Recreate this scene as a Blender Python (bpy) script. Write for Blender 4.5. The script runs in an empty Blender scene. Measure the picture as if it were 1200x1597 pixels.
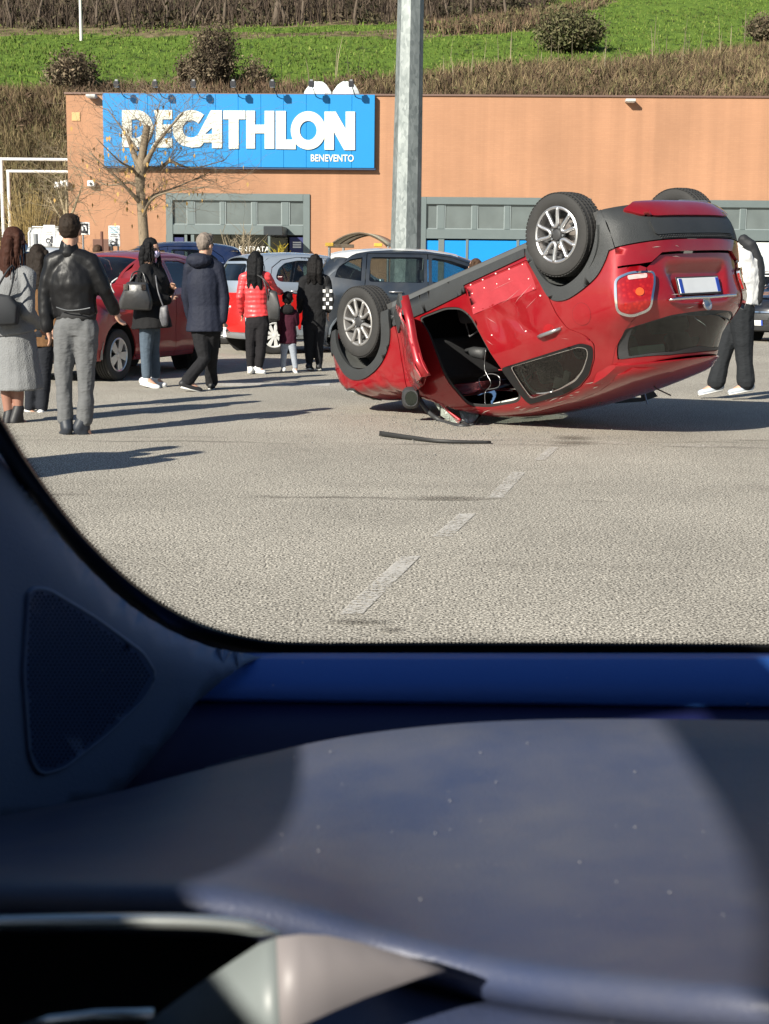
import bpy, bmesh, math, random
import numpy as np
from mathutils import Vector, Matrix, noise
from mathutils.geometry import delaunay_2d_cdt
random.seed(7); rng = np.random.default_rng(7)
SC = bpy.context.scene
COL = SC.collection
V3 = lambda *a: np.array(a, float)

# ------------------------------------------------------------------ camera, light, sky, exposure
CAMH = 1.3
F_PX = 2200.0                      # focal length in photo pixels (photo is 1200 x 1597)
PITCH = math.atan((798.5 - 430.0) / F_PX)
ROLL = math.radians(0.6)
cF = V3(0, math.cos(PITCH), -math.sin(PITCH)); _U = V3(0, math.sin(PITCH), math.cos(PITCH)); _R = V3(1, 0, 0)
cU = _U * math.cos(ROLL) - _R * math.sin(ROLL); cR = _R * math.cos(ROLL) + _U * math.sin(ROLL)
EYE = V3(0, 0, CAMH)
cam_data = bpy.data.cameras.new('camera'); cam = bpy.data.objects.new('camera', cam_data); COL.objects.link(cam)
cam.matrix_world = Matrix([[cR[0], cU[0], -cF[0], 0], [cR[1], cU[1], -cF[1], 0], [cR[2], cU[2], -cF[2], CAMH], [0, 0, 0, 1]])
cam_data.sensor_fit = 'VERTICAL'; cam_data.sensor_height = 24.0
cam_data.lens = 24.0 * F_PX / 1597.0
cam_data.clip_start = 0.02; cam_data.clip_end = 2000
cam_data.dof.use_dof = True; cam_data.dof.focus_distance = 13.0; cam_data.dof.aperture_fstop = 15.0
SC.camera = cam

SUN_EL = math.radians(29.0)
SUN_H = V3(-0.62, -0.785, 0); SUN_H /= np.linalg.norm(SUN_H)
SUN_DIR = SUN_H * math.cos(SUN_EL) + V3(0, 0, math.sin(SUN_EL))      # towards the sun
world = bpy.data.worlds.new('World'); SC.world = world; world.use_nodes = True
wn = world.node_tree.nodes; wn.clear()
sky = wn.new('ShaderNodeTexSky'); sky.sky_type = 'NISHITA'; sky.sun_disc = False
sky.sun_elevation = SUN_EL; sky.sun_rotation = math.atan2(SUN_H[0], SUN_H[1]) % (2 * math.pi)
sky.air_density = 1.0; sky.dust_density = 0.6; sky.ozone_density = 3.0; sky.altitude = 130
bg = wn.new('ShaderNodeBackground'); bg.inputs['Strength'].default_value = 0.055
wo = wn.new('ShaderNodeOutputWorld')
world.node_tree.links.new(sky.outputs[0], bg.inputs['Color']); world.node_tree.links.new(bg.outputs[0], wo.inputs['Surface'])
sun_data = bpy.data.lights.new('sun', 'SUN'); sun_data.energy = 5.0; sun_data.angle = math.radians(0.55); sun_data.color = (1.0, 0.93, 0.82)
sun = bpy.data.objects.new('sun', sun_data); COL.objects.link(sun)
sun.rotation_euler = Vector(SUN_DIR).to_track_quat('Z', 'Y').to_euler(); sun.location = (-20, -20, 30)
SC.view_settings.view_transform = 'Standard'; SC.view_settings.look = 'None'
SC.view_settings.exposure = 0.85; SC.view_settings.gamma = 1.0; SC.view_settings.use_curve_mapping = False
SC.render.engine = 'CYCLES'
SC.cycles.max_bounces = 8; SC.cycles.transparent_max_bounces = 16; SC.cycles.caustics_reflective = False; SC.cycles.caustics_refractive = False

# ------------------------------------------------------------------ geometry of the view (for measuring places)
def ray(px, py):
    return cF + cR * (px - 600.0) / F_PX + cU * (798.5 - py) / F_PX
def at_depth(px, py, d):           # d measured along +Y (ground distance)
    v = ray(px, py); return EYE + v * (d / v[1])
def on_ground(px, py, z=0.0):
    v = ray(px, py); return EYE + v * ((z - CAMH) / v[2])
def to_px(P):
    d = np.asarray(P, float) - EYE; z = d @ cF
    return np.stack([600 + F_PX * (d @ cR) / z, 798.5 - F_PX * (d @ cU) / z], -1)

# ------------------------------------------------------------------ object helpers
def tag(o, label=None, cat=None, group=None, kind=None):
    if label: o['label'] = label
    if cat: o['category'] = cat
    if group: o['group'] = group
    if kind: o['kind'] = kind
    return o
def empty(name, loc=(0, 0, 0), rz=0.0, parent=None):
    o = bpy.data.objects.new(name, None); COL.objects.link(o); o.location = loc; o.rotation_euler = (0, 0, rz)
    o.empty_display_size = 0.2
    if parent: o.parent = parent
    return o
def link(name, me, mat=None, parent=None, loc=None, rot=None):
    o = bpy.data.objects.new(name, me); COL.objects.link(o)
    if mat is not None:
        me.materials.clear(); me.materials.append(mat)
    if parent: o.parent = parent
    if loc is not None: o.location = loc
    if rot is not None: o.rotation_euler = rot
    return o
def mesh(name, vs, fs, smooth=False, auto=None):
    me = bpy.data.meshes.new(name)
    me.from_pydata([tuple(map(float, v)) for v in vs], [], [tuple(int(i) for i in f) for f in fs]); me.update()
    if smooth or auto is not None:
        me.polygons.foreach_set('use_smooth', [True] * len(me.polygons))
        if auto is not None: me.set_sharp_from_angle(angle=math.radians(auto))
    return me
def copy_tree(o, parent=None):
    c = o.copy(); COL.objects.link(c)
    if parent: c.parent = parent
    for ch in o.children: copy_tree(ch, c)
    return c
class MB:
    """collects shapes into one mesh"""
    def __init__(s): s.v = []; s.f = []
    def add(s, vs, fs):
        n = len(s.v); s.v += [tuple(v) for v in vs]; s.f += [tuple(i + n for i in f) for f in fs]; return s
    def box(s, c, d, R=None):
        c = np.array(c, float); h = np.array(d, float) / 2
        P = [V3(x, y, z) * h for x in (-1, 1) for y in (-1, 1) for z in (-1, 1)]
        if R is not None: P = [R @ p for p in P]
        return s.add([c + p for p in P], [(0, 1, 3, 2), (4, 6, 7, 5), (0, 4, 5, 1), (2, 3, 7, 6), (0, 2, 6, 4), (1, 5, 7, 3)])
    def bx(s, x0, x1, y0, y1, z0, z1):
        return s.box(((x0 + x1) / 2, (y0 + y1) / 2, (z0 + z1) / 2), (x1 - x0, y1 - y0, z1 - z0))
    def tube(s, pts, r, n=8, cap=True, closed=False, flat=1.0, upv=(0, 0, 1)):
        pts = [np.array(p, float) for p in pts]; rr = r if hasattr(r, '__len__') else [r] * len(pts)
        N = len(s.v); m = len(pts)
        for i, p in enumerate(pts):
            a = pts[(i - 1) % m] if (i > 0 or closed) else p; b = pts[(i + 1) % m] if (i < m - 1 or closed) else p
            t = b - a; t /= (np.linalg.norm(t) + 1e-12)
            u = np.array(upv, float)
            if abs(t @ u) > .95: u = V3(1, 0, 0) if abs(t[0]) < .9 else V3(0, 1, 0)
            x = np.cross(t, u); x /= np.linalg.norm(x); y = np.cross(x, t)
            for k in range(n):
                an = 2 * math.pi * k / n
                s.v.append(tuple(p + (x * math.cos(an) + y * math.sin(an) * flat) * rr[i]))
        for i in range(m - (0 if closed else 1)):
            j = (i + 1) % m
            for k in range(n):
                k2 = (k + 1) % n
                s.f.append((N + i * n + k, N + i * n + k2, N + j * n + k2, N + j * n + k))
        if cap and not closed:
            s.f.append(tuple(N + k for k in range(n))[::-1]); s.f.append(tuple(N + (m - 1) * n + k for k in range(n)))
        return s
    def lathe(s, prof, n=24, axis=1, c=(0, 0, 0)):   # prof: (radius, along)
        N = len(s.v)
        for r, a in prof:
            for k in range(n):
                t = 2 * math.pi * k / n; p = [r * math.cos(t), r * math.sin(t)]
                q = [0, 0, 0]; q[axis] = a; o = [i for i in range(3) if i != axis]; q[o[0]] = p[0]; q[o[1]] = p[1]
                s.v.append((q[0] + c[0], q[1] + c[1], q[2] + c[2]))
        for i in range(len(prof) - 1):
            for k in range(n):
                k2 = (k + 1) % n
                s.f.append((N + i * n + k, N + i * n + k2, N + (i + 1) * n + k2, N + (i + 1) * n + k))
        return s
    def build(s, name, mat=None, parent=None, smooth=False, auto=None, loc=None, rot=None):
        return link(name, mesh(name, s.v, s.f, smooth, auto), mat, parent, loc, rot)
def bevel(o, w=0.01, seg=2, ang=35):
    m = o.modifiers.new('bevel', 'BEVEL'); m.width = w; m.segments = seg; m.limit_method = 'ANGLE'; m.angle_limit = math.radians(ang)
    return o
def inpoly(P, poly):
    P = np.asarray(P); x, y = P[:, 0], P[:, 1]; r = np.zeros(len(P), bool); n = len(poly)
    for i in range(n):
        x0, y0 = poly[i]; x1, y1 = poly[(i + 1) % n]
        if y0 == y1: continue
        c = ((y0 > y) != (y1 > y)) & (x < (x1 - x0) * (y - y0) / (y1 - y0) + x0); r ^= c
    return r
def resample(poly, step, closed=True):
    out = []; n = len(poly)
    for i in range(n if closed else n - 1):
        a = np.array(poly[i], float); b = np.array(poly[(i + 1) % n], float)
        k = max(1, int(math.ceil(np.linalg.norm(b - a) / step)))
        for j in range(k): out.append(a + (b - a) * j / k)
    if not closed: out.append(np.array(poly[-1], float))
    return out
def spline(pts, n=8, closed=False):
    """Catmull-Rom through pts"""
    P = [np.array(p, float) for p in pts]; m = len(P); out = []
    for i in range(m if closed else m - 1):
        if closed: p0, p1, p2, p3 = P[(i - 1) % m], P[i], P[(i + 1) % m], P[(i + 2) % m]
        else: p0, p1, p2, p3 = P[max(i - 1, 0)], P[i], P[i + 1], P[min(i + 2, m - 1)]
        for k in range(n):
            t = k / n
            out.append(.5 * ((2 * p1) + (-p0 + p2) * t + (2 * p0 - 5 * p1 + 4 * p2 - p3) * t * t + (-p0 + 3 * p1 - 3 * p2 + p3) * t ** 3))
    if not closed: out.append(P[-1])
    return out
def roundpoly(poly, r, n=4):
    """round the corners of a polygon"""
    out = []; m = len(poly)
    rr = r if hasattr(r, '__len__') else [r] * m
    for i in range(m):
        a, p, b = (np.array(poly[(i + k) % m], float) for k in (-1, 0, 1))
        da = np.linalg.norm(a - p); db = np.linalg.norm(b - p); q = min(rr[i], da * .48, db * .48)
        if q < 1e-5: out.append(p); continue
        A = p + (a - p) / da * q; B = p + (b - p) / db * q
        for k in range(n + 1):
            t = k / n; out.append(A * (1 - t) ** 2 + p * 2 * t * (1 - t) + B * t * t)
    return out
def cdt(outline, holes=(), step=0.06, bstep=None):
    """triangulate a 2D region with holes and inner points -> (points, tris)"""
    bstep = bstep or step
    loops = [resample(outline, bstep)] + [resample(h, bstep) for h in holes]
    V = []; E = []
    for L in loops:
        n0 = len(V); V += [tuple(p) for p in L]; E += [(n0 + i, n0 + (i + 1) % len(L)) for i in range(len(L))]
    B = np.array(V); lo = B.min(0); hi = B.max(0)
    gx = np.arange(lo[0] + step * .5, hi[0], step); gy = np.arange(lo[1] + step * .5, hi[1], step)
    if len(gx) and len(gy):
        G = np.array([(x + (step * .5 if j % 2 else 0), y) for j, y in enumerate(gy) for x in gx])
        k = inpoly(G, loops[0])
        for h in loops[1:]: k &= ~inpoly(G, h)
        G = G[k]
        if len(G):
            d = np.full(len(G), 9e9)
            for i in range(0, len(B), 400):
                d = np.minimum(d, np.sqrt(((G[:, None] - B[None, i:i + 400]) ** 2).sum(-1)).min(1))
            V += [tuple(p) for p in G[d > step * .45]]
    r = delaunay_2d_cdt([Vector(v) for v in V], E, [], 0, 1e-7)
    P = np.array([tuple(v) for v in r[0]]); T = np.array([f for f in r[2] if len(f) == 3])
    c = P[T].mean(1); k = inpoly(c, loops[0])
    for h in loops[1:]: k &= ~inpoly(c, h)
    return P, T[k]
def slab(outline, holes, th, step=10, bstep=10):
    """flat 2D shape extruded: returns verts (x, y, z in 0..th) and faces"""
    P, T = cdt(outline, holes, step, bstep); n = len(P)
    vs = [(p[0], p[1], 0) for p in P] + [(p[0], p[1], th) for p in P]
    fs = [tuple(t[::-1]) for t in T] + [tuple(t + n) for t in T]
    ed = {}
    for t in T:
        for a, b in ((t[0], t[1]), (t[1], t[2]), (t[2], t[0])): ed[(a, b)] = 1
    for a, b in ed:
        if (b, a) not in ed: fs.append((a, b, b + n, a + n))
    return vs, fs

# ------------------------------------------------------------------ materials
MATS = {}
def nt(name):
    m = bpy.data.materials.new(name); m.use_nodes = True
    n = m.node_tree.nodes; n.clear(); return m, n, m.node_tree.links
def mat(name, col, rough=.6, metal=0., var=.12, scale=6., bump=0., bscale=40., coat=0., spec=.5, stretch=None, rvar=0., sheen=0.):
    """surface with noise in its colour, gloss and relief"""
    if name in MATS: return MATS[name]
    m, N, L = nt(name)
    p = N.new('ShaderNodeBsdfPrincipled'); o = N.new('ShaderNodeOutputMaterial'); L.new(p.outputs[0], o.inputs[0])
    tc = N.new('ShaderNodeTexCoord'); src = tc.outputs['Object']
    if stretch:
        mp = N.new('ShaderNodeMapping'); mp.inputs['Scale'].default_value = stretch; L.new(src, mp.inputs[0]); src = mp.outputs[0]
    nz = N.new('ShaderNodeTexNoise'); nz.inputs['Scale'].default_value = scale; nz.inputs['Detail'].default_value = 6; L.new(src, nz.inputs['Vector'])
    mx = N.new('ShaderNodeMix'); mx.data_type = 'RGBA'
    c = np.array(col[:3]); lo = np.clip(c * (1 - var), 0, 1); hi = np.clip(c * (1 + var), 0, 1)
    mx.inputs[6].default_value = (*lo, 1); mx.inputs[7].default_value = (*hi, 1)
    L.new(nz.outputs[0], mx.inputs[0]); L.new(mx.outputs[2], p.inputs['Base Color'])
    p.inputs['Metallic'].default_value = metal; p.inputs['Roughness'].default_value = rough
    p.inputs['Specular IOR Level'].default_value = spec
    if coat: p.inputs['Coat Weight'].default_value = coat; p.inputs['Coat Roughness'].default_value = .04
    if sheen: p.inputs['Sheen Weight'].default_value = sheen
    if rvar:
        mr = N.new('ShaderNodeMapRange'); mr.inputs[3].default_value = max(0, rough - rvar); mr.inputs[4].default_value = min(1, rough + rvar)
        L.new(nz.outputs[0], mr.inputs[0]); L.new(mr.outputs[0], p.inputs['Roughness'])
    if bump:
        n2 = N.new('ShaderNodeTexNoise'); n2.inputs['Scale'].default_value = bscale; n2.inputs['Detail'].default_value = 4; L.new(src, n2.inputs['Vector'])
        b = N.new('ShaderNodeBump'); b.inputs['Strength'].default_value = bump; b.inputs['Distance'].default_value = .02
        L.new(n2.outputs[0], b.inputs['Height']); L.new(b.outputs[0], p.inputs['Normal'])
    MATS[name] = m; return m
def paint(name, col, metal=.25, rough=.32, dust=.12, dustcol=(.32, .28, .22), coatw=1.0):
    """car paint: flake base, clear coat, thin dust"""
    if name in MATS: return MATS[name]
    m, N, L = nt(name)
    p = N.new('ShaderNodeBsdfPrincipled'); o = N.new('ShaderNodeOutputMaterial'); L.new(p.outputs[0], o.inputs[0])
    tc = N.new('ShaderNodeTexCoord')
    nz = N.new('ShaderNodeTexNoise'); nz.inputs['Scale'].default_value = 3.2; nz.inputs['Detail'].default_value = 9; nz.inputs['Roughness'].default_value = .65; L.new(tc.outputs['Object'], nz.inputs['Vector'])
    mr = N.new('ShaderNodeMapRange'); mr.inputs[1].default_value = .4; mr.inputs[2].default_value = .75; mr.inputs[3].default_value = 0; mr.inputs[4].default_value = dust
    L.new(nz.outputs[0], mr.inputs[0])
    mx = N.new('ShaderNodeMix'); mx.data_type = 'RGBA'; mx.inputs[6].default_value = (*col, 1); mx.inputs[7].default_value = (*dustcol, 1)
    L.new(mr.outputs[0], mx.inputs[0]); L.new(mx.outputs[2], p.inputs['Base Color'])
    p.inputs['Metallic'].default_value = metal; p.inputs['Roughness'].default_value = rough
    p.inputs['Coat Weight'].default_value = coatw; p.inputs['Coat Roughness'].default_value = .05
    ma = N.new('ShaderNodeMapRange'); ma.inputs[3].default_value = .03; ma.inputs[4].default_value = .03 + dust * 1.2; L.new(nz.outputs[0], ma.inputs[0]); L.new(ma.outputs[0], p.inputs['Coat Roughness'])
    n2 = N.new('ShaderNodeTexNoise'); n2.inputs['Scale'].default_value = 2.4; n2.inputs['Detail'].default_value = 2; L.new(tc.outputs['Object'], n2.inputs['Vector'])
    b = N.new('ShaderNodeBump'); b.inputs['Strength'].default_value = .12; b.inputs['Distance'].default_value = .03
    L.new(n2.outputs[0], b.inputs['Height']); L.new(b.outputs[0], p.inputs['Normal'])
    MATS[name] = m; return m
def glassmat(name, tint=(.45, .5, .48), refl=1.0, dark=.35, rough=.02):
    """tinted window glass: a clear pane with a mirror-like front"""
    if name in MATS: return MATS[name]
    m, N, L = nt(name)
    o = N.new('ShaderNodeOutputMaterial'); tr = N.new('ShaderNodeBsdfTransparent'); tr.inputs[0].default_value = (*[t * dark for t in tint], 1)
    gl = N.new('ShaderNodeBsdfGlossy'); gl.inputs['Roughness'].default_value = rough; gl.inputs[0].default_value = (refl, refl, refl, 1)
    fr = N.new('ShaderNodeFresnel'); fr.inputs[0].default_value = 1.6
    tc = N.new('ShaderNodeTexCoord'); nz = N.new('ShaderNodeTexNoise'); nz.inputs['Scale'].default_value = 5; L.new(tc.outputs['Object'], nz.inputs['Vector'])
    df = N.new('ShaderNodeBsdfDiffuse'); df.inputs[0].default_value = (.35, .34, .3, 1)
    mr = N.new('ShaderNodeMapRange'); mr.inputs[1].default_value = .35; mr.inputs[2].default_value = .8; mr.inputs[4].default_value = .025; L.new(nz.outputs[0], mr.inputs[0])
    a = N.new('ShaderNodeMixShader'); L.new(fr.outputs[0], a.inputs[0]); L.new(tr.outputs[0], a.inputs[1]); L.new(gl.outputs[0], a.inputs[2])
    b = N.new('ShaderNodeMixShader'); L.new(mr.outputs[0], b.inputs[0]); L.new(a.outputs[0], b.inputs[1]); L.new(df.outputs[0], b.inputs[2])
    L.new(b.outputs[0], o.inputs[0]); MATS[name] = m; return m
chrome = mat('chrome', (.75, .75, .76), .12, 1.0, .05)
rubber = mat('tyre_rubber', (.028, .027, .026), .78, 0, .35, 9, .15, 60)
blackp = mat('black_plastic', (.035, .036, .038), .5, 0, .3, 8, .2, 120)
darkint = mat('dark_interior', (.012, .012, .013), .8, 0, .3)
whitepl = mat('white_plastic', (.75, .75, .73), .5)
greymetal = mat('grey_metal', (.25, .26, .27), .45, .6)
# ------------------------------------------------------------------ ground
def asphalt():
    m, N, L = nt('parking_asphalt')
    p = N.new('ShaderNodeBsdfPrincipled'); o = N.new('ShaderNodeOutputMaterial'); L.new(p.outputs[0], o.inputs[0])
    g = N.new('ShaderNodeNewGeometry'); P = g.outputs['Position']
    # stone chips seen through worn binder
    vo = N.new('ShaderNodeTexVoronoi'); vo.inputs['Scale'].default_value = 80; vo.inputs['Randomness'].default_value = 1; L.new(P, vo.inputs['Vector'])
    n1 = N.new('ShaderNodeTexNoise'); n1.inputs['Scale'].default_value = 92; n1.inputs['Detail'].default_value = 3; n1.inputs['Roughness'].default_value = .6; L.new(P, n1.inputs['Vector'])
    r1 = N.new('ShaderNodeValToRGB'); L.new(n1.outputs[0], r1.inputs[0])
    e = r1.color_ramp.elements; e[0].position = .40; e[0].color = (.062, .057, .05, 1); e[1].position = .60; e[1].color = (.65, .60, .51, 1)
    e2 = r1.color_ramp.elements.new(.48); e2.color = (.30, .275, .23, 1)
    # each chip has its own tone
    mxc = N.new('ShaderNodeMix'); mxc.data_type = 'RGBA'; mxc.blend_type = 'MULTIPLY'; mxc.inputs[0].default_value = .55
    hs = N.new('ShaderNodeSeparateColor'); L.new(vo.outputs['Color'], hs.inputs[0])
    mrc = N.new('ShaderNodeMapRange'); mrc.inputs[3].default_value = .55; mrc.inputs[4].default_value = 1.35; L.new(hs.outputs[0], mrc.inputs[0])
    cc = N.new('ShaderNodeCombineColor'); [L.new(mrc.outputs[0], cc.inputs[i]) for i in range(3)]
    L.new(r1.outputs[0], mxc.inputs[6]); L.new(cc.outputs[0], mxc.inputs[7])
    # large soft blotches
    n2 = N.new('ShaderNodeTexNoise'); n2.inputs['Scale'].default_value = .55; n2.inputs['Detail'].default_value = 7; n2.inputs['Roughness'].default_value = .6; L.new(P, n2.inputs['Vector'])
    m2 = N.new('ShaderNodeMapRange'); m2.inputs[1].default_value = .3; m2.inputs[2].default_value = .7; m2.inputs[3].default_value = .84; m2.inputs[4].default_value = 1.14; L.new(n2.outputs[0], m2.inputs[0])
    mu = N.new('ShaderNodeMix'); mu.data_type = 'RGBA'; mu.blend_type = 'MULTIPLY'; mu.inputs[0].default_value = 1
    c2 = N.new('ShaderNodeCombineColor'); [L.new(m2.outputs[0], c2.inputs[i]) for i in range(3)]
    L.new(mxc.outputs[2], mu.inputs[6]); L.new(c2.outputs[0], mu.inputs[7])
    last = mu.outputs[2]
    # paving joints across the lane, broken and stained
    sp = N.new('ShaderNodeSeparateXYZ'); L.new(P, sp.inputs[0])
    n3 = N.new('ShaderNodeTexNoise'); n3.inputs['Scale'].default_value = 1.7; n3.inputs['Detail'].default_value = 8; L.new(P, n3.inputs['Vector'])
    n4 = N.new('ShaderNodeTexNoise'); n4.inputs['Scale'].default_value = .9; n4.inputs['Detail'].default_value = 3; L.new(P, n4.inputs['Vector'])
    for yj, w, stg in ((8.25, .05, .55), (8.8, .25, .12), (11.0, .07, .5), (11.32, .04, .35), (6.3, .16, .10)):
        a = N.new('ShaderNodeMath'); a.operation = 'MULTIPLY_ADD'; L.new(n3.outputs[0], a.inputs[0]); a.inputs[1].default_value = .35; a.inputs[2].default_value = -.175 - yj
        b = N.new('ShaderNodeMath'); b.operation = 'ADD'; L.new(sp.outputs[1], b.inputs[0]); L.new(a.outputs[0], b.inputs[1])
        c = N.new('ShaderNodeMath'); c.operation = 'ABSOLUTE'; L.new(b.outputs[0], c.inputs[0])
        d = N.new('ShaderNodeMapRange'); d.inputs[1].default_value = 0; d.inputs[2].default_value = w; d.inputs[3].default_value = stg * 1.3; d.inputs[4].default_value = 0; L.new(c.outputs[0], d.inputs[0])
        f = N.new('ShaderNodeMapRange'); f.inputs[1].default_value = .42; f.inputs[2].default_value = .6; L.new(n4.outputs[0], f.inputs[0])
        h = N.new('ShaderNodeMath'); h.operation = 'MULTIPLY'; L.new(d.outputs[0], h.inputs[0]); L.new(f.outputs[0], h.inputs[1])
        mm = N.new('ShaderNodeMix'); mm.data_type = 'RGBA'; L.new(h.outputs[0], mm.inputs[0]); L.new(last, mm.inputs[6]); mm.inputs[7].default_value = (.05, .04, .032, 1); last = mm.outputs[2]
    L.new(last, p.inputs['Base Color'])
    p.inputs['Roughness'].default_value = .88; p.inputs['Specular IOR Level'].default_value = .25
    bp = N.new('ShaderNodeBump'); bp.inputs['Strength'].default_value = .8; bp.inputs['Distance'].default_value = .006
    L.new(n1.outputs[0], bp.inputs['Height']); L.new(bp.outputs[0], p.inputs['Normal'])
    return m
ASPH = asphalt()
tag(link('parking_ground', mesh('parking_ground', [(-900, -120, 0), (900, -120, 0), (900, 900, 0), (-900, 900, 0)], [(0, 1, 2, 3)]), ASPH), kind='structure')

def worn_paint(name, col=(.62, .6, .55), thr=.47, wid=.10):
    m, N, L = nt(name)
    o = N.new('ShaderNodeOutputMaterial'); p = N.new('ShaderNodeBsdfPrincipled'); p.inputs['Roughness'].default_value = .8
    g = N.new('ShaderNodeNewGeometry'); n = N.new('ShaderNodeTexNoise'); n.inputs['Scale'].default_value = 42; n.inputs['Detail'].default_value = 6; n.inputs['Roughness'].default_value = .7
    L.new(g.outputs['Position'], n.inputs['Vector'])
    n2 = N.new('ShaderNodeTexNoise'); n2.inputs['Scale'].default_value = 2.5; n2.inputs['Detail'].default_value = 4; L.new(g.outputs['Position'], n2.inputs['Vector'])
    ad = N.new('ShaderNodeMath'); ad.operation = 'MULTIPLY_ADD'; L.new(n2.outputs[0], ad.inputs[0]); ad.inputs[1].default_value = .5; ad.inputs[2].default_value = -.25
    sm = N.new('ShaderNodeMath'); sm.operation = 'ADD'; L.new(n.outputs[0], sm.inputs[0]); L.new(ad.outputs[0], sm.inputs[1])
    r = N.new('ShaderNodeMapRange'); r.inputs[1].default_value = thr; r.inputs[2].default_value = thr + wid; r.inputs[4].default_value = .8; L.new(sm.outputs[0], r.inputs[0])
    t = N.new('ShaderNodeBsdfTransparent'); x = N.new('ShaderNodeMixShader'); p.inputs['Base Color'].default_value = (*col, 1)
    L.new(r.outputs[0], x.inputs[0]); L.new(t.outputs[0], x.inputs[1]); L.new(p.outputs[0], x.inputs[2]); L.new(x.outputs[0], o.inputs[0])
    return m
WP = worn_paint('worn_road_paint', (.58, .55, .50), .39, .15); WP2 = worn_paint('faded_road_paint', (.52, .48, .42), .50, .12)
def gpoly(name, pts, m, z=.004):
    P = [on_ground(x, y) for x, y in pts]; me = mesh(name, [(p[0], p[1], z) for p in P], [tuple(range(len(P)))])
    return tag(link(name, me, m), kind='structure')
for q in ([(526, 960), (566, 958), (656, 868), (626, 869)], [(674, 838), (704, 838), (742, 802), (716, 802)], [(760, 777), (784, 777), (820, 737), (799, 737)],
          [(833, 718), (850, 718), (872, 698), (857, 698)]):
    gpoly('marking_and_sun_strip', q, WP)
gpoly('marking_and_sun_strip', [(640, 690), (640, 685), (870, 684), (1010, 692), (1300, 700), (1300, 703), (1010, 696), (870, 688)], WP2)
gpoly('marking_and_sun_strip', [(-200, 640), (-200, 633), (520, 643), (690, 651), (690, 656), (520, 649)], WP2)
gpoly('marking_and_sun_strip', [(330, 603), (330, 598), (515, 597), (515, 603)], WP)  # pale strip painted for the sunlit ground between shadows
gpoly('marking_and_sun_strip', [(340, 571), (340, 564), (515, 560), (515, 568)], WP2)
# oil and coolant stains
def stainmat():
    m, N, L = nt('oil_stain'); o = N.new('ShaderNodeOutputMaterial'); p = N.new('ShaderNodeBsdfPrincipled'); p.inputs['Base Color'].default_value = (.07, .055, .035, 1); p.inputs['Roughness'].default_value = .6
    tc = N.new('ShaderNodeTexCoord'); n = N.new('ShaderNodeTexNoise'); n.inputs['Scale'].default_value = 9; n.inputs['Detail'].default_value = 8; L.new(tc.outputs['Object'], n.inputs['Vector'])
    ln = N.new('ShaderNodeVectorMath'); ln.operation = 'LENGTH'; L.new(tc.outputs['Object'], ln.inputs[0])
    a = N.new('ShaderNodeMath'); a.operation = 'MULTIPLY_ADD'; L.new(n.outputs[0], a.inputs[0]); a.inputs[1].default_value = -1.6; L.new(ln.outputs['Value'], a.inputs[2])
    r = N.new('ShaderNodeMapRange'); r.inputs[1].default_value = -.55; r.inputs[2].default_value = .12; r.inputs[3].default_value = .38; r.inputs[4].default_value = 0; L.new(a.outputs[0], r.inputs[0])
    t = N.new('ShaderNodeBsdfTransparent'); x = N.new('ShaderNodeMixShader'); L.new(r.outputs[0], x.inputs[0]); L.new(t.outputs[0], x.inputs[1]); L.new(p.outputs[0], x.inputs[2]); L.new(x.outputs[0], o.inputs[0]); return m
STN = stainmat()
for (px, py, w, h) in ((893, 684, .22, .22), (895, 692, .26, .16), (700, 778, .3, .1), (560, 972, .16, .06), (612, 985, .06, .05), (1180, 688, .3, .05)):
    c = on_ground(px, py); a = [(math.cos(t) , math.sin(t), 0) for t in np.linspace(0, 2 * math.pi, 25)[:-1]]
    o = tag(link('road_stain', mesh('road_stain', a, [tuple(range(24))]), STN), kind='structure'); o.location = (c[0], c[1], .008); o.scale = (w, h, 1)

# ------------------------------------------------------------------ hill behind the store
PROF_B = [(74, 0), (76, 1.2), (81, 6.5), (86, 11), (92, 13.5), (110, 18.5), (140, 27), (180, 38), (260, 60), (420, 95), (900, 130)]
px_, pz_ = zip(*PROF_B)
def hill_z(x, y):
    y = np.asarray(y, float); x = np.asarray(x, float)
    z = np.interp(y, px_, pz_)
    k = np.clip((y - 84) / 30, 0, 1)
    z = z + k * (np.sin(x * .05 + 1) * .35 + np.sin(x * .11 + y * .07) * .25 + np.clip(x - 5, 0, 40) * .03)
    return z
def on_hill(px, py):
    v = ray(px, py); lo = 75 / v[1]
    for t in np.linspace(75, 420, 1400) / v[1]:
        P = EYE + v * t
        if P[2] < hill_z(P[0], P[1]): return V3(P[0], P[1], float(hill_z(P[0], P[1])))
    return EYE + v * 300
xs = np.linspace(-110, 150, 131); ys = np.concatenate([np.linspace(74, 92, 36), np.linspace(93, 190, 98), np.linspace(196, 900, 30)])
HX, HY = np.meshgrid(xs, ys); HZ = hill_z(HX, HY)
HZ = HZ + np.array([[noise.noise(Vector((x * .25, y * .25, 0))) * .25 for x in xs] for y in ys]) * (HY > 76)
hv = np.stack([HX, HY, HZ], -1).reshape(-1, 3); nx, ny = len(xs), len(ys)
hf = [(j * nx + i, j * nx + i + 1, (j + 1) * nx + i + 1, (j + 1) * nx + i) for j in range(ny - 1) for i in range(nx - 1)]
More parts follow.
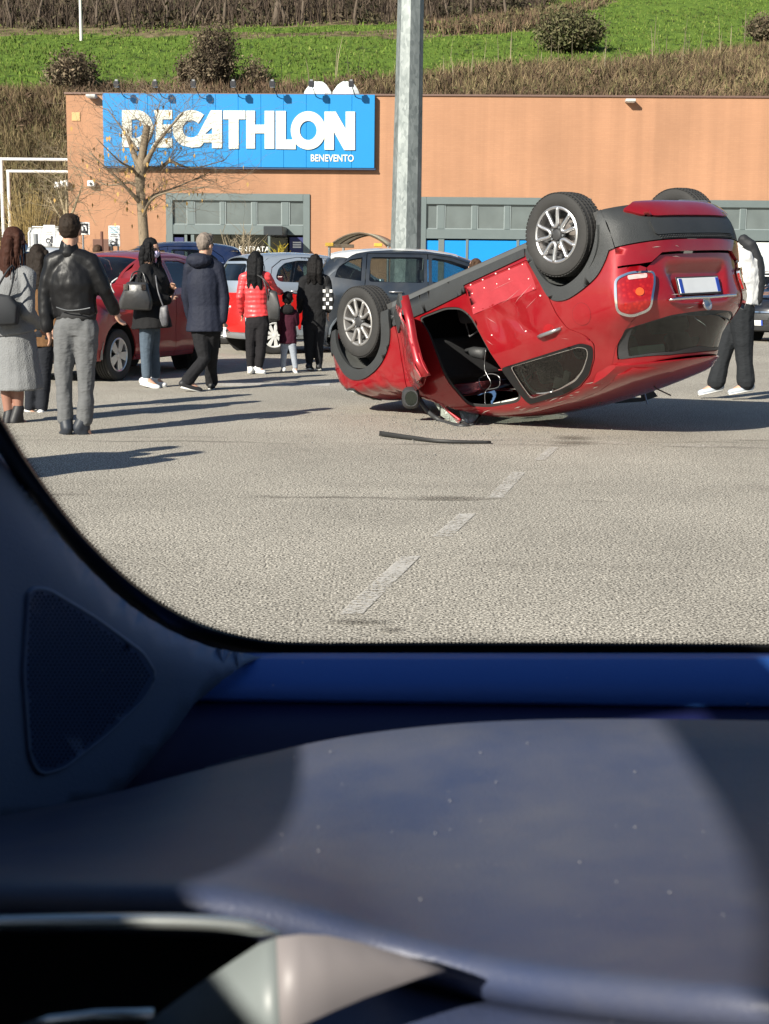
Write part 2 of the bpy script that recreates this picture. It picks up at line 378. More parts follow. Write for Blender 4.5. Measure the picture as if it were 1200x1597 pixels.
# brush (dry scrub) areas as seen against the green fields, in photo coordinates measured on the slope
BR_LOW = [(-400, 158), (60, 154), (100, 140), (165, 142), (260, 142), (330, 138), (420, 140), (520, 136), (600, 134), (680, 124), (760, 112), (800, 116), (860, 110), (930, 112), (1000, 104), (1080, 94), (1140, 84), (1400, 60), (1400, 420), (-400, 420)]
BR_TOP = [(-400, 44), (120, 48), (300, 44), (380, 42), (450, 42), (560, 38), (650, 36), (700, 30), (760, 25), (840, 22), (870, 0), (880, -80), (-400, -80)]
BR_MID = [(640, 44), (700, 42), (760, 34), (850, 22), (900, 12), (950, -6), (950, 6), (900, 26), (850, 44), (780, 54), (690, 54)]
EARTH = [(-400, 38), (200, 42), (420, 52), (640, 45), (850, 15), (860, 28), (760, 48), (640, 66), (540, 55), (400, 60), (200, 56), (-400, 54)]
pp = to_px(hv); zone = np.zeros(len(hv))
zone[inpoly(pp, BR_LOW)] = 1; zone[inpoly(pp, BR_TOP)] = 1; zone[inpoly(pp, BR_MID)] = .8; zone[inpoly(pp, EARTH)] = np.maximum(zone[inpoly(pp, EARTH)], .75)
zone[hv[:, 1] < 88] = 1
hm = mesh('hillside', hv, hf, smooth=True)
ca = hm.color_attributes.new('cover', 'FLOAT_COLOR', 'POINT'); ca.data.foreach_set('color', np.stack([zone] * 3 + [np.ones(len(zone))], -1).ravel())
def hillmat():
    m, N, L = nt('hill_grass'); o = N.new('ShaderNodeOutputMaterial'); p = N.new('ShaderNodeBsdfPrincipled'); L.new(p.outputs[0], o.inputs[0]); p.inputs['Roughness'].default_value = .95; p.inputs['Specular IOR Level'].default_value = .1
    g = N.new('ShaderNodeNewGeometry'); at = N.new('ShaderNodeAttribute'); at.attribute_name = 'cover'
    mp = N.new('ShaderNodeMapping'); mp.inputs['Scale'].default_value = (1, .35, 1); L.new(g.outputs['Position'], mp.inputs[0])
    n = N.new('ShaderNodeTexNoise'); n.inputs['Scale'].default_value = 1.6; n.inputs['Detail'].default_value = 9; n.inputs['Roughness'].default_value = .68; L.new(mp.outputs[0], n.inputs['Vector'])
    r = N.new('ShaderNodeValToRGB'); e = r.color_ramp.elements; e[0].position = .36; e[0].color = (.03, .045, .014, 1); e[1].position = .72; e[1].color = (.135, .20, .035, 1)
    q = r.color_ramp.elements.new(.46); q.color = (.09, .15, .024, 1); L.new(n.outputs[0], r.inputs[0])
    n2 = N.new('ShaderNodeTexNoise'); n2.inputs['Scale'].default_value = .9; n2.inputs['Detail'].default_value = 8; L.new(g.outputs['Position'], n2.inputs['Vector'])
    r2 = N.new('ShaderNodeValToRGB'); f = r2.color_ramp.elements; f[0].position = .3; f[0].color = (.06, .048, .026, 1); f[1].position = .75; f[1].color = (.24, .19, .11, 1); L.new(n2.outputs[0], r2.inputs[0])
    ad = N.new('ShaderNodeMath'); ad.operation = 'MULTIPLY_ADD'; L.new(n2.outputs[0], ad.inputs[0]); ad.inputs[1].default_value = .9; L.new(at.outputs['Fac'], ad.inputs[2])
    k = N.new('ShaderNodeMapRange'); k.inputs[1].default_value = .75; k.inputs[2].default_value = 1.05; L.new(ad.outputs[0], k.inputs[0])
    x = N.new('ShaderNodeMix'); x.data_type = 'RGBA'; L.new(k.outputs[0], x.inputs[0]); L.new(r.outputs[0], x.inputs[6]); L.new(r2.outputs[0], x.inputs[7]); L.new(x.outputs[2], p.inputs['Base Color'])
    b = N.new('ShaderNodeBump'); b.inputs['Strength'].default_value = .9; b.inputs['Distance'].default_value = .35; L.new(n.outputs[0], b.inputs['Height']); L.new(b.outputs[0], p.inputs['Normal'])
    return m
tag(link('hillside', hm, hillmat()), kind='structure')

def leafmat(name, cols, rough=.85):
    """plants: tone varies from blade to blade and twig to twig"""
    m, N, L = nt(name); o = N.new('ShaderNodeOutputMaterial'); p = N.new('ShaderNodeBsdfPrincipled'); L.new(p.outputs[0], o.inputs[0]); p.inputs['Roughness'].default_value = rough; p.inputs['Specular IOR Level'].default_value = .15
    g = N.new('ShaderNodeNewGeometry'); r = N.new('ShaderNodeValToRGB'); L.new(g.outputs['Random Per Island'], r.inputs[0])
    e = r.color_ramp.elements; e[0].color = (*cols[0], 1); e[1].color = (*cols[-1], 1)
    for i, c in enumerate(cols[1:-1]): q = e.new((i + 1) / (len(cols) - 1)); q.color = (*c, 1)
    n = N.new('ShaderNodeTexNoise'); n.inputs['Scale'].default_value = .45; n.inputs['Detail'].default_value = 5; L.new(g.outputs['Position'], n.inputs['Vector'])
    mr = N.new('ShaderNodeMapRange'); mr.inputs[1].default_value = .3; mr.inputs[2].default_value = .7; mr.inputs[3].default_value = .5; mr.inputs[4].default_value = 1.35; L.new(n.outputs[0], mr.inputs[0])
    c = N.new('ShaderNodeCombineColor'); [L.new(mr.outputs[0], c.inputs[i]) for i in range(3)]
    x = N.new('ShaderNodeMix'); x.data_type = 'RGBA'; x.blend_type = 'MULTIPLY'; x.inputs[0].default_value = 1; L.new(r.outputs[0], x.inputs[6]); L.new(c.outputs[0], x.inputs[7]); L.new(x.outputs[2], p.inputs['Base Color'])
    return m
def blades(name, bases, h, w, mt, lean=.35, per=1, kind='stuff', parent=None, curve=True):
    """thin stalks standing on the points given: two-segment blades"""
    B = np.repeat(np.asarray(bases, float), per, 0); n = len(B)
    hh = h * rng.uniform(.5, 1.25, n) if not hasattr(h, '__len__') else np.repeat(h, per) * rng.uniform(.6, 1.2, n)
    an = rng.uniform(0, 2 * np.pi, n); la = rng.uniform(0, 2 * np.pi, n); le = rng.uniform(0, lean, n) * hh
    side = np.stack([np.cos(an), np.sin(an), np.zeros(n)], -1) * (w * rng.uniform(.6, 1.4, n))[:, None] / 2
    ln = np.stack([np.cos(la), np.sin(la), np.zeros(n)], -1) * le[:, None]
    mid = B + ln * .35 + np.stack([0 * hh, 0 * hh, hh * .55], -1); top = B + ln + np.stack([0 * hh, 0 * hh, hh], -1)
    vs = np.stack([B - side, B + side, mid + side * .7, mid - side * .7, top], 1).reshape(-1, 3)
    me = bpy.data.meshes.new(name); i = np.arange(n) * 5
    quads = np.stack([i, i + 1, i + 2, i + 3], -1); tris = np.stack([i + 3, i + 2, i + 4], -1)
    me.vertices.add(n * 5); me.vertices.foreach_set('co', vs.ravel())
    lv = np.concatenate([quads.ravel(), tris.ravel()]); me.loops.add(len(lv)); me.loops.foreach_set('vertex_index', lv.astype(np.int32))
    me.polygons.add(2 * n); ls = np.concatenate([np.arange(n) * 4, n * 4 + np.arange(n) * 3]); me.polygons.foreach_set('loop_start', ls.astype(np.int32))
    me.update(calc_edges=True); me.validate()
    o = link(name, me, mt, parent)
    if kind: o['kind'] = kind
    return o
def scatter(poly, n, ymax=330, ymin=75, dens=None):
    """points on the hill inside a region measured in the photo"""
    out = []
    A = np.array(poly, float)
    while len(out) < n:
        x = rng.uniform(-60, 75, 60000); y = ymin + (ymax - ymin) * rng.uniform(0, 1, 60000) ** 1.5
        P = np.stack([x, y, hill_z(x, y)], -1); q = to_px(P)
        k = inpoly(q, poly) & (q[:, 0] > -80) & (q[:, 0] < 1290) & (q[:, 1] > -60)
        if dens is not None: k &= rng.uniform(0, 1, len(x)) < np.array([dens(*t) for t in q])
        P = P[k]
        if len(P) == 0: break
        out += list(P)
    return np.array(out[:n])
DRY = leafmat('dry_scrub', [(.33, .255, .14), (.14, .105, .06), (.22, .17, .09), (.09, .065, .042), (.28, .21, .115), (.17, .175, .07)])
DRYR = leafmat('reddish_scrub', [(.16, .10, .068), (.075, .05, .036), (.22, .15, .095), (.11, .075, .05), (.13, .12, .058)])
WOOD = leafmat('bare_twigs', [(.085, .062, .045), (.045, .032, .025), (.13, .10, .075)])
GREEN = leafmat('grass_blades', [(.09, .15, .025), (.14, .20, .035), (.06, .10, .018), (.19, .22, .06)])
PALE = leafmat('pale_stalks', [(.27, .23, .15), (.19, .165, .11)])
low_left = [(-80, 148), (103, 148), (103, 420), (-80, 420)]
tag(blades('dry_scrub', scatter(low_left, 9000, 92, 75), .8, .05, DRY, .9, 2), 'tangled tan dry scrub on the steep bank left of the store')
tag(blades('dry_scrub', scatter(BR_LOW, 17000, 125, 84), .85, .06, DRYR, .8, 2), 'reddish brown dry scrub band behind the store roof', None)
tag(blades('dry_scrub', scatter([(520, 138), (760, 112), (1000, 104), (1400, 60), (1400, 160), (520, 160)], 5000, 125, 84), 1.0, .06, DRY, .8, 2), 'straw coloured weeds behind the roof edge')
tag(blades('dry_scrub', scatter(BR_TOP, 9000, 300, 100), 2.0, .09, WOOD, .7, 2), 'dark leafless thicket along the top of the field')
tag(blades('dry_scrub', scatter(BR_MID, 1500, 300, 100), .9, .08, DRYR, .5, 2), 'brown weeds between the two green fields')
GR_ALL = [(-400, 40), (700, 34), (870, -60), (1400, -60), (1400, 100), (800, 120), (-400, 150)]
tag(blades('grass', scatter(GR_ALL, 16000, 300, 84), .22, .09, GREEN, .6, 2), 'bright green grass on the sloping field')
tag(blades('pale_stalks', scatter([(380, 130), (1200, 60), (1200, 120), (380, 140)], 60, 125, 84), 2.6, .06, PALE, .25, 1), 'pale dead stalks standing in the scrub')

def undergrowth(label, poly, n, per, rad, size, mt, ymin, ymax):
    """tangled mounds of small stalks and leaf-sized flecks: one mass nobody could count"""
    C_ = scatter(poly, n, ymax, ymin); P = []
    for c in C_:
        r = rad * rng.uniform(.5, 1.5) * (c[1] / 100.); q = rng.normal(0, 1, (per, 3)); q /= np.linalg.norm(q, axis=1)[:, None]; q *= rng.uniform(.35, 1.0, (per, 1)) * r; q[:, 2] = np.abs(q[:, 2]) * rng.uniform(.7, 1.1); P.append(c + q)
    P = np.concatenate(P); nn = len(P); d1 = rng.normal(0, 1, (nn, 3)) + [0, 0, .8]; d1 /= np.linalg.norm(d1, axis=1)[:, None]; d2 = np.cross(d1, rng.normal(0, 1, (nn, 3))); d2 /= np.linalg.norm(d2, axis=1)[:, None]
    L_ = (size * rng.uniform(.5, 1.8, nn))[:, None]; vs = np.stack([P - d1 * L_, P + d2 * L_ * .28, P + d1 * L_, P - d2 * L_ * .28], 1).reshape(-1, 3); i = np.arange(nn) * 4
    tag(link('undergrowth', mesh('undergrowth', vs, np.stack([i, i + 1, i + 2, i + 3], -1)), mt), label, kind='stuff')
OLV2 = leafmat('olive_undergrowth', [(.15, .135, .06), (.075, .07, .035), (.22, .18, .095), (.10, .07, .045), (.12, .14, .05)])
undergrowth('brown mounds of scrub behind the store roof', BR_LOW, 330, 70, .9, .13, DRYR, 84, 125)
undergrowth('straw and olive mounds of scrub on the right slope', [(520, 136), (760, 112), (1000, 104), (1400, 60), (1400, 160), (520, 160)], 150, 70, .9, .13, OLV2, 84, 125)
undergrowth('tangled olive scrub on the bank left of the store', low_left, 150, 80, .7, .10, OLV2, 75, 92)
undergrowth('dark mounds of the thicket at the top of the field', BR_TOP, 330, 80, 1.5, .22, leafmat('dark_undergrowth', [(.07, .055, .035), (.035, .03, .02), (.10, .08, .05), (.04, .05, .02), (.13, .10, .07)]), 100, 300)
undergrowth('weeds between the two green fields', BR_MID, 70, 60, .8, .16, OLV2, 100, 300)
def bush(name, px, py, w, h, mt, label, n=1500, twig=None, cat='bush', leaf=.05):
    """rounded bush of fine twigs fanning from its foot, with leaf-sized flecks at their ends"""
    c = on_hill(px, py); s = F_PX / c[1]; W = w / s / 2; H = h / s
    root = empty(name, c); tag(root, label, cat, 'bushes on the hillside')
    mb = MB(); ends = []
    for i in range(int(n * .22)):
        a = rng.uniform(0, 2 * np.pi); r = rng.uniform(.1, 1) ** .7; z = rng.uniform(.35, 1)
        k = math.sqrt(max(0, 1 - (z * 1.02 - .35) ** 2)) if z > .35 else 1
        e = V3(math.cos(a) * r * W * k, math.sin(a) * r * W * k, z * H * (1 - .25 * r))
        b = V3(e[0] * .12, e[1] * .12, 0); m1 = (b + e) / 2 + rng.normal(0, .05 * W, 3) + V3(e[0] * .1, e[1] * .1, 0)
        mb.tube([b, m1, e], [.03, .02, .008], 3, False); ends.append((m1, e))
    mb.build('stem', WOOD, root)
    P = []
    for i in range(n * 3):
        m1, e = ends[rng.integers(len(ends))]; t = rng.uniform(-.2, 1.1)
        P.append(m1 + (e - m1) * t + rng.normal(0, .09 * W + .05, 3))
    P = np.array(P); P[:, 2] = np.maximum(P[:, 2], .02)
    nn = len(P); d1 = rng.normal(0, 1, (nn, 3)); d1 /= np.linalg.norm(d1, axis=1)[:, None]; d2 = np.cross(d1, rng.normal(0, 1, (nn, 3))); d2 /= np.linalg.norm(d2, axis=1)[:, None]
    L_ = (leaf * rng.uniform(.5, 1.6, nn))[:, None]
    vs = np.stack([P - d1 * L_, P + d2 * L_ * .45, P + d1 * L_, P - d2 * L_ * .45], 1).reshape(-1, 3); i = np.arange(nn) * 4
    tag(link('foliage', mesh('foliage', vs, np.stack([i, i + 1, i + 2, i + 3], -1)), mt, root), kind='stuff')
    return root
OLIVE = leafmat('olive_bush', [(.11, .11, .05), (.06, .065, .03), (.15, .14, .07), (.09, .075, .045)])
BROWNB = leafmat('brown_bush', [(.15, .115, .075), (.08, .062, .04), (.21, .165, .11), (.06, .06, .032)])
bush('round_bush', 114, 146, 92, 66, BROWNB, 'rounded brown bush in the field above the left roof corner', 1500, leaf=.10)
bush('tall_bush', 334, 140, 84, 118, BROWNB, 'tall dark bush on the slope above the middle of the blue sign', 1900, leaf=.09)
bush('small_bush', 297, 140, 50, 60, BROWNB, 'small brown bush just left of the tall dark one', 600, leaf=.09)
bush('olive_bush', 888, 80, 118, 64, OLIVE, 'broad olive green bush at the field edge right of the lamp pole', 1900, leaf=.13)
bush('corner_bush', 1190, 66, 60, 46, BROWNB, 'grey brown bush at the right edge of the upper field', 800, leaf=.10)
bush('young_bush', 400, 138, 56, 50, BROWNB, 'sparse low bush right of the tall dark bush', 420, leaf=.08)
# slim post on the field
c = on_hill(127, 64); MB()
o = MB().tube([(0, 0, -.2), (0, 0, 8)], [.12, .09], 10).build('slim_post', mat('pale_post', (.62, .61, .57), .6), None, True, 50, loc=c)
tag(o, 'slim pale concrete post standing in the field', 'post')
# trunks of the thicket on top
TRK = mat('thicket_bark', (.10, .075, .055), .9, 0, .4, 3)
def bare_tree(name, base, H, r0, label, group=None, seed=1, levels=4, spread=.55, twigs=True, mt=None, cat='tree', lean=(0, 0), nb=3, trunk_frac=.35, droop=0.):
    R = random.Random(seed); root = empty(name, base); tag(root, label, cat, group)
    tr = MB(); cr = MB()
    def grow(p, d, L, r, lv):
        n = 4; pts = [p]; rr = [r]; q = p.copy(); dd = d.copy()
        for i in range(n):
            dd = dd + V3(R.gauss(0, .10), R.gauss(0, .10), R.gauss(0, .05) + .03 - droop * (lv > 1)); dd /= np.linalg.norm(dd); q = q + dd * L / n
            pts.append(q.copy()); rr.append(r * (1 - .55 * (i + 1) / n))
        (tr if lv == 0 else cr).tube(pts, rr, 7 if lv < 2 else (4 if lv < 3 else 3), lv == 0)
        if lv >= levels: return
        k = nb + (lv > 0) * R.randint(0, 2)
        for i in range(k):
            t = R.uniform(.35, 1.0) if lv else R.uniform(.55, 1.0); j = min(n, max(1, int(round(t * n)))); 
            ax = V3(R.gauss(0, 1), R.gauss(0, 1), R.gauss(0, .45)); ax -= dd * (ax @ dd); ax /= np.linalg.norm(ax)
            nd = dd * (1 - spread) + ax * spread * R.uniform(.8, 1.5) + V3(0, 0, .15); nd /= np.linalg.norm(nd)
            grow(pts[j], nd, L * R.uniform(.5, .78), rr[j] * R.uniform(.5, .7), lv + 1)
        if lv < 2: grow(pts[-1], dd, L * .7, rr[-1] * .95, lv + 1)
    d0 = V3(lean[0], lean[1], 1); d0 /= np.linalg.norm(d0)
    grow(V3(0, 0, -.05), d0, H * trunk_frac, r0, 0)
    tr.build('trunk', mt or TRK, root, True); cr.build('crown', mt or TRK, root, True)
    return root
TL = ['leafless thicket tree at the top left corner', 'leafless thicket tree left of the slim post on the field', 'leafless thicket tree just right of the slim post', 'leafless thicket tree above the left end of the blue sign', 'leafless thicket tree above the letter E of the sign', 'leafless thicket tree left above the tall dark bush', 'leafless thicket tree right above the tall dark bush', 'thick trunked leafless thicket tree above the middle of the sign', 'thin leafless thicket tree beside the thick trunked one', 'leafless thicket tree above the white roof domes, left', 'leafless thicket tree above the right end of the sign', 'leafless thicket tree right of the lamp mast top', 'leafless thicket tree between the lamp mast and the olive bush', 'leafless thicket tree nearest the broad olive bush']
for i, px in enumerate((20, 60, 150, 190, 260, 300, 350, 430, 445, 470, 555, 700, 735, 790)):
    base = on_hill(px, 44 - i * .6 if px < 650 else 28)
    bare_tree('thicket_tree', base, rng.uniform(7, 10), .16 if px != 430 else .3, TL[i], 'trees of the hilltop thicket', 50 + i, 3, .4, lean=(rng.uniform(-.1, .1), 0))
# ------------------------------------------------------------------ the store
YAW_W = math.radians(2.3)
WA = at_depth(103, 147, 55.0); WE = V3(math.cos(YAW_W), -math.sin(YAW_W), 0); WN = V3(math.sin(YAW_W), math.cos(YAW_W), 0)
def wl(px, py, dy=0.0):
    """photo point on the wall plane (moved dy behind it) -> wall-local (x, z)"""
    v = ray(px, py); t = ((WA + WN * dy - EYE) @ WN) / (v @ WN); P = EYE + v * t
    return float((P - WA) @ WE), float(P[2])
store = empty('store_building', (WA[0], WA[1], 0), -YAW_W); tag(store, 'long orange store with grey framed glass entrance and a blue sign', 'building')
def wallmat():
    m, N, L = nt('orange_brick_tile'); o = N.new('ShaderNodeOutputMaterial'); p = N.new('ShaderNodeBsdfPrincipled'); L.new(p.outputs[0], o.inputs[0]); p.inputs['Roughness'].default_value = .85
    tc = N.new('ShaderNodeTexCoord'); mp = N.new('ShaderNodeMapping'); mp.inputs['Rotation'].default_value = (math.radians(90), 0, 0); L.new(tc.outputs['Object'], mp.inputs[0])
    cx = N.new('ShaderNodeSeparateXYZ'); L.new(tc.outputs['Object'], cx.inputs[0]); cb = N.new('ShaderNodeCombineXYZ'); L.new(cx.outputs[0], cb.inputs[0]); L.new(cx.outputs[2], cb.inputs[1])
    b = N.new('ShaderNodeTexBrick'); b.inputs['Scale'].default_value = 1; b.inputs['Brick Width'].default_value = .25; b.inputs['Row Height'].default_value = .068; b.inputs['Mortar Size'].default_value = .009
    b.offset = .5; b.inputs['Color1'].default_value = (.39, .203, .114, 1); b.inputs['Color2'].default_value = (.37, .191, .107, 1); b.inputs['Mortar'].default_value = (.36, .19, .11, 1); L.new(cb.outputs[0], b.inputs['Vector'])
    n = N.new('ShaderNodeTexNoise'); n.inputs['Scale'].default_value = .35; n.inputs['Detail'].default_value = 8; L.new(tc.outputs['Object'], n.inputs['Vector'])
    # vertical run-down streaks under the coping
    m3 = N.new('ShaderNodeMapping'); m3.inputs['Scale'].default_value = (1.6, 1, .05); L.new(tc.outputs['Object'], m3.inputs[0])
    n3 = N.new('ShaderNodeTexNoise'); n3.inputs['Scale'].default_value = 1.4; n3.inputs['Detail'].default_value = 6; L.new(m3.outputs[0], n3.inputs['Vector'])
    a = N.new('ShaderNodeMath'); a.operation = 'ADD'; L.new(n.outputs[0], a.inputs[0]); L.new(n3.outputs[0], a.inputs[1])
    r = N.new('ShaderNodeMapRange'); r.inputs[1].default_value = .75; r.inputs[2].default_value = 1.3; r.inputs[3].default_value = .86; r.inputs[4].default_value = 1.1; L.new(a.outputs[0], r.inputs[0])
    c = N.new('ShaderNodeCombineColor'); [L.new(r.outputs[0], c.inputs[i]) for i in range(3)]
    x = N.new('ShaderNodeMix'); x.data_type = 'RGBA'; x.blend_type = 'MULTIPLY'; x.inputs[0].default_value = 1; L.new(b.outputs[0], x.inputs[6]); L.new(c.outputs[0], x.inputs[7]); L.new(x.outputs[2], p.inputs['Base Color'])
    bp = N.new('ShaderNodeBump'); bp.inputs['Strength'].default_value = .25; bp.inputs['Distance'].default_value = .006; L.new(b.outputs['Fac'], bp.inputs['Height']); bp.invert = True; L.new(bp.outputs[0], p.inputs['Normal'])
    return m
WALLM = wallmat()
FRM = mat('frame_grey_green', (.135, .165, .165), .45, .2, .08, 3); COP = mat('coping_brown', (.16, .10, .08), .5, .3)
topL = wl(103, 147)[1]; topR = wl(1200, 153)[1]; WTOP = (topL + topR) / 2; WX1 = wl(1500, 153)[0] + 4
def op(x0, y0, x1):
    a = wl(x0, y0); b = wl(x1, y0); return a[0], b[0], a[1]
O1 = op(259, 301, 484); O2 = op(655, 307, 922); O3 = op(1093, 312, 1330)
holes = [[(a, -.0), (b, -.0), (b, z), (a, z)] for a, b, z in (O1, O2, O3)]
outl = [(0, 0), (O1[0], 0), (O1[0], O1[2]), (O1[1], O1[2]), (O1[1], 0), (O2[0], 0), (O2[0], O2[2]), (O2[1], O2[2]), (O2[1], 0), (O3[0], 0), (O3[0], O3[2]), (O3[1], O3[2]), (O3[1], 0), (WX1, 0), (WX1, WTOP), (0, WTOP)]
vs, fs = slab(outl, [], .35); vs = [(x, z, y) for x, y, z in vs]
link('front_wall', mesh('front_wall', vs, [f[::-1] for f in fs]), WALLM, store)
mb = MB(); mb.bx(0, .35, .35, 17, 0, WTOP); mb.bx(WX1 - .35, WX1, .35, 17, 0, WTOP); mb.bx(.35, WX1 - .35, 16.7, 17, 0, WTOP); mb.build('side_wall', WALLM, store)
MB().bx(.35, WX1 - .35, .35, 16.7, WTOP - .9, WTOP - .6).build('roof', mat('roof_gravel', (.3, .3, .28), .9), store)
bevel(MB().bx(-.06, WX1 + .06, -.06, .41, WTOP, WTOP + .07).build('coping', COP, store), .01)
inter = mat('store_interior', (.055, .06, .065), .9)
mb = MB()
for a, b, z in (O1, O2, O3): mb.bx(a - 1, b + 1, 6, 6.1, 0, z + .5); mb.bx(a - 1, b + 1, .5, 6, 0.004, .02)
mb.build('inner_wall', inter, store)
PANE = glassmat('storefront_glass', (.55, .62, .6), .9, .45)
FROST = mat('milky_glass', (.115, .135, .135), .12, .0, .35, 1.5, 0, 40, .6)
BLUEP = mat('blue_window_panel', (.004, .22, .62), .35, 0, .05, 2); WHP = mat('white_window_panel', (.72, .76, .74), .4)
def framed(O, panes, ytop, ybot, yband, low):
    a, b, z = O; fr = MB(); t = .13
    fr.bx(a, a + t * 2, -.06, .22, 0, z); fr.bx(b - t * 2, b, -.06, .22, 0, z); fr.bx(a + 2 * t, b - 2 * t, -.06, .22, z - .27, z)
    zt = wl(panes[0][0], ytop)[1]; zb = wl(panes[0][0], ybot)[1]; z2 = wl(panes[0][0], yband)[1]
    fr.bx(a + 2 * t, b - 2 * t, -.04, .2, z2, zb)
    last = a + 2 * t
    xs_ = [(wl(p[0], ytop)[0], wl(p[1], ytop)[0]) for p in panes]
    for i, (p0, p1) in enumerate(xs_):
        if p0 - last > .02: fr.bx(last, p0, 0, .16, zb, zt + .03)
        last = p1
    if b - 2 * t - last > .02: fr.bx(last, b - 2 * t, 0, .16, zb, zt + .03)
    fr.bx(a + 2 * t, b - 2 * t, .01, .15, zt + .03, z - .27)
    bevel(fr.build('window_frame', FRM, store), .012, 1)
    for p0, p1 in xs_:
        f = MB(); w = .035
        f.bx(p0, p0 + w, .02, .1, zb, zt); f.bx(p1 - w, p1, .02, .1, zb, zt); f.bx(p0 + w, p1 - w, .02, .1, zb, zb + w); f.bx(p0 + w, p1 - w, .02, .1, zt - w, zt)
        f = f.build('window_sash', mat('sash_light_grey', (.27, .31, .31), .4, .3), store)
        MB().bx(p0 + w, p1 - w, .055, .068, zb + w, zt - w).build('pane', FROST, f)
    return z2, xs_
z2, _ = framed(O1, [(268, 292), (303, 344), (351, 393), (400, 440), (451, 478)], 310, 350, 365, None)
def wbox(name, px0, py0, px1, py1, y0, y1, m, parent=store, bev=0):
    a = wl(px0, py0, 0); b = wl(px1, py1, 0)
    o = MB().bx(min(a[0], b[0]), max(a[0], b[0]), y0, y1, max(0.0, min(a[1], b[1])), max(a[1], b[1])).build(name, m, parent)
    return bevel(o, bev, 1) if bev else o
# entrance level: door leaves, posters, projecting porch box
zg = 0.0
NAVY = mat('navy_poster', (.02, .025, .11), .5); WTXT = mat('white_lettering', (.8, .8, .78), .5)
for x0, x1 in ((259, 264), (288, 293), (298, 304), (418, 422), (477, 484)):
    wbox('door_post', x0, 365.5, x1, 440, 0, .12, FRM)
for x0, x1 in ((304, 360), (361, 417), (422, 449)):
    d = wbox('door_leaf', x0, 366, x1, 440, .04, .05, PANE)
for x0, x1, t in ((264.5, 287.5, 0), (452, 476, 1)):
    wbox('poster', x0, 370, x1, 440, .02, .06, NAVY)
    for k in range(3): wbox('lettering', x0 + 5, 377 + k * 3.6, x0 + 18, 379.4 + k * 3.6, .005, .019, WTXT)
a0, a1 = wl(420, 355), wl(449, 369)
mb = MB(); mb.bx(a0[0], a1[0], -1.7, -.07, a1[1], a0[1]); bevel(mb.build('porch_box', mat('porch_dark', (.03, .035, .04), .35), store), .02)
def text(name, s, x, z, h, m, parent, y=-.01, w=None, bold=.0, ext=.004):
    cu = bpy.data.curves.new(name, 'FONT'); cu.body = s; cu.size = 1; cu.extrude = ext / max(h, .01) ; cu.offset = bold; cu.resolution_u = 3
    o = bpy.data.objects.new(name, cu); COL.objects.link(o)
    dg = bpy.context.evaluated_depsgraph_get(); me = bpy.data.meshes.new_from_object(o.evaluated_get(dg)); COL.objects.unlink(o); bpy.data.objects.remove(o)
    co = np.array([v.co[:] for v in me.vertices]); lo = co.min(0); hi = co.max(0)
    sc = h / (hi[1] - lo[1]); sx = (w / (hi[0] - lo[0])) if w else sc
    co = (co - [lo[0], lo[1], 0]) * [sx, sc, sc]
    me.vertices.foreach_set('co', np.stack([co[:, 0] + x, y - co[:, 2], co[:, 1] + z], -1).ravel()); me.update()
    return link(name, me, m, parent)
e0 = wl(373, 392)
text('lettering', 'ENTRATA', e0[0], e0[1], .19, WTXT, store, .03, wl(404, 392)[0] - e0[0] + .4)
# second and third bays
zz, xs2 = framed(O2, [(659, 683), (694, 737), (745, 788), (796, 838), (846, 888), (895, 916)], 316, 357, 372, None)
for x0, x1 in ((656, 684), (692, 727), (729.5, 806), (808.5, 884), (887, 921)): wbox('blue_panel', x0, 375, x1, 440, .03, .06, BLUEP)
for x in (684, 727, 806, 884): wbox('door_post', x, 372.5, x + (8 if x == 684 else 2.5), 440, .0, .1, FRM)
framed(O3, [(1100, 1112), (1120, 1156), (1164, 1206), (1214, 1256), (1264, 1306)], 322, 358, 375, None)
for x0, x1 in ((1100, 1160), (1164, 1240), (1244, 1322)): wbox('white_panel', x0, 378, x1, 440, .03, .06, WHP)
# sign
sign = empty('store_sign', (WA[0], WA[1], 0), -YAW_W); tag(sign, 'large blue store sign with bold white letters reading DECATHLON', 'sign')
SY = -.28
def sl(px, py): return wl(px, py, SY - .02)
s0 = sl(162, 259); s1 = sl(585, 147.5); s0b = sl(585, 262)
def signmat():
    return mat('sign_blue', (.004, .21, .52), .42, 0, .06, .8, .03, 8)
SGN = signmat(); nseg = 12
zb_, zt_ = (s0[1] + s0b[1]) / 2, s1[1]
for i in range(nseg):
    xa = s0[0] + (s1[0] - s0[0]) * i / nseg; xb = s0[0] + (s1[0] - s0[0]) * (i + 1) / nseg
    bevel(MB().bx(xa + .003, xb - .003, SY + .02, -.03, zb_, zt_).build('sign_panel', SGN, sign), .008, 1)
bevel(MB().bx(s0[0] - .04, s1[0] + .05, SY + .05, -.02, zb_ - .07, zb_ - .002).build('sign_frame', mat('sign_edge', (.02, .05, .12), .5), sign), .01, 1)
LET = mat('letter_cream', (.62, .62, .55), .5)
def ell(cx, cy, rx, ry, a0=0, a1=360, n=28): return [(cx + rx * math.cos(math.radians(a0 + (a1 - a0) * k / n)), cy + ry * math.sin(math.radians(a0 + (a1 - a0) * k / n))) for k in range(n + 1)]
def rc(x0, y0, x1, y1): return [(x0, y0), (x1, y0), (x1, y1), (x0, y1)]
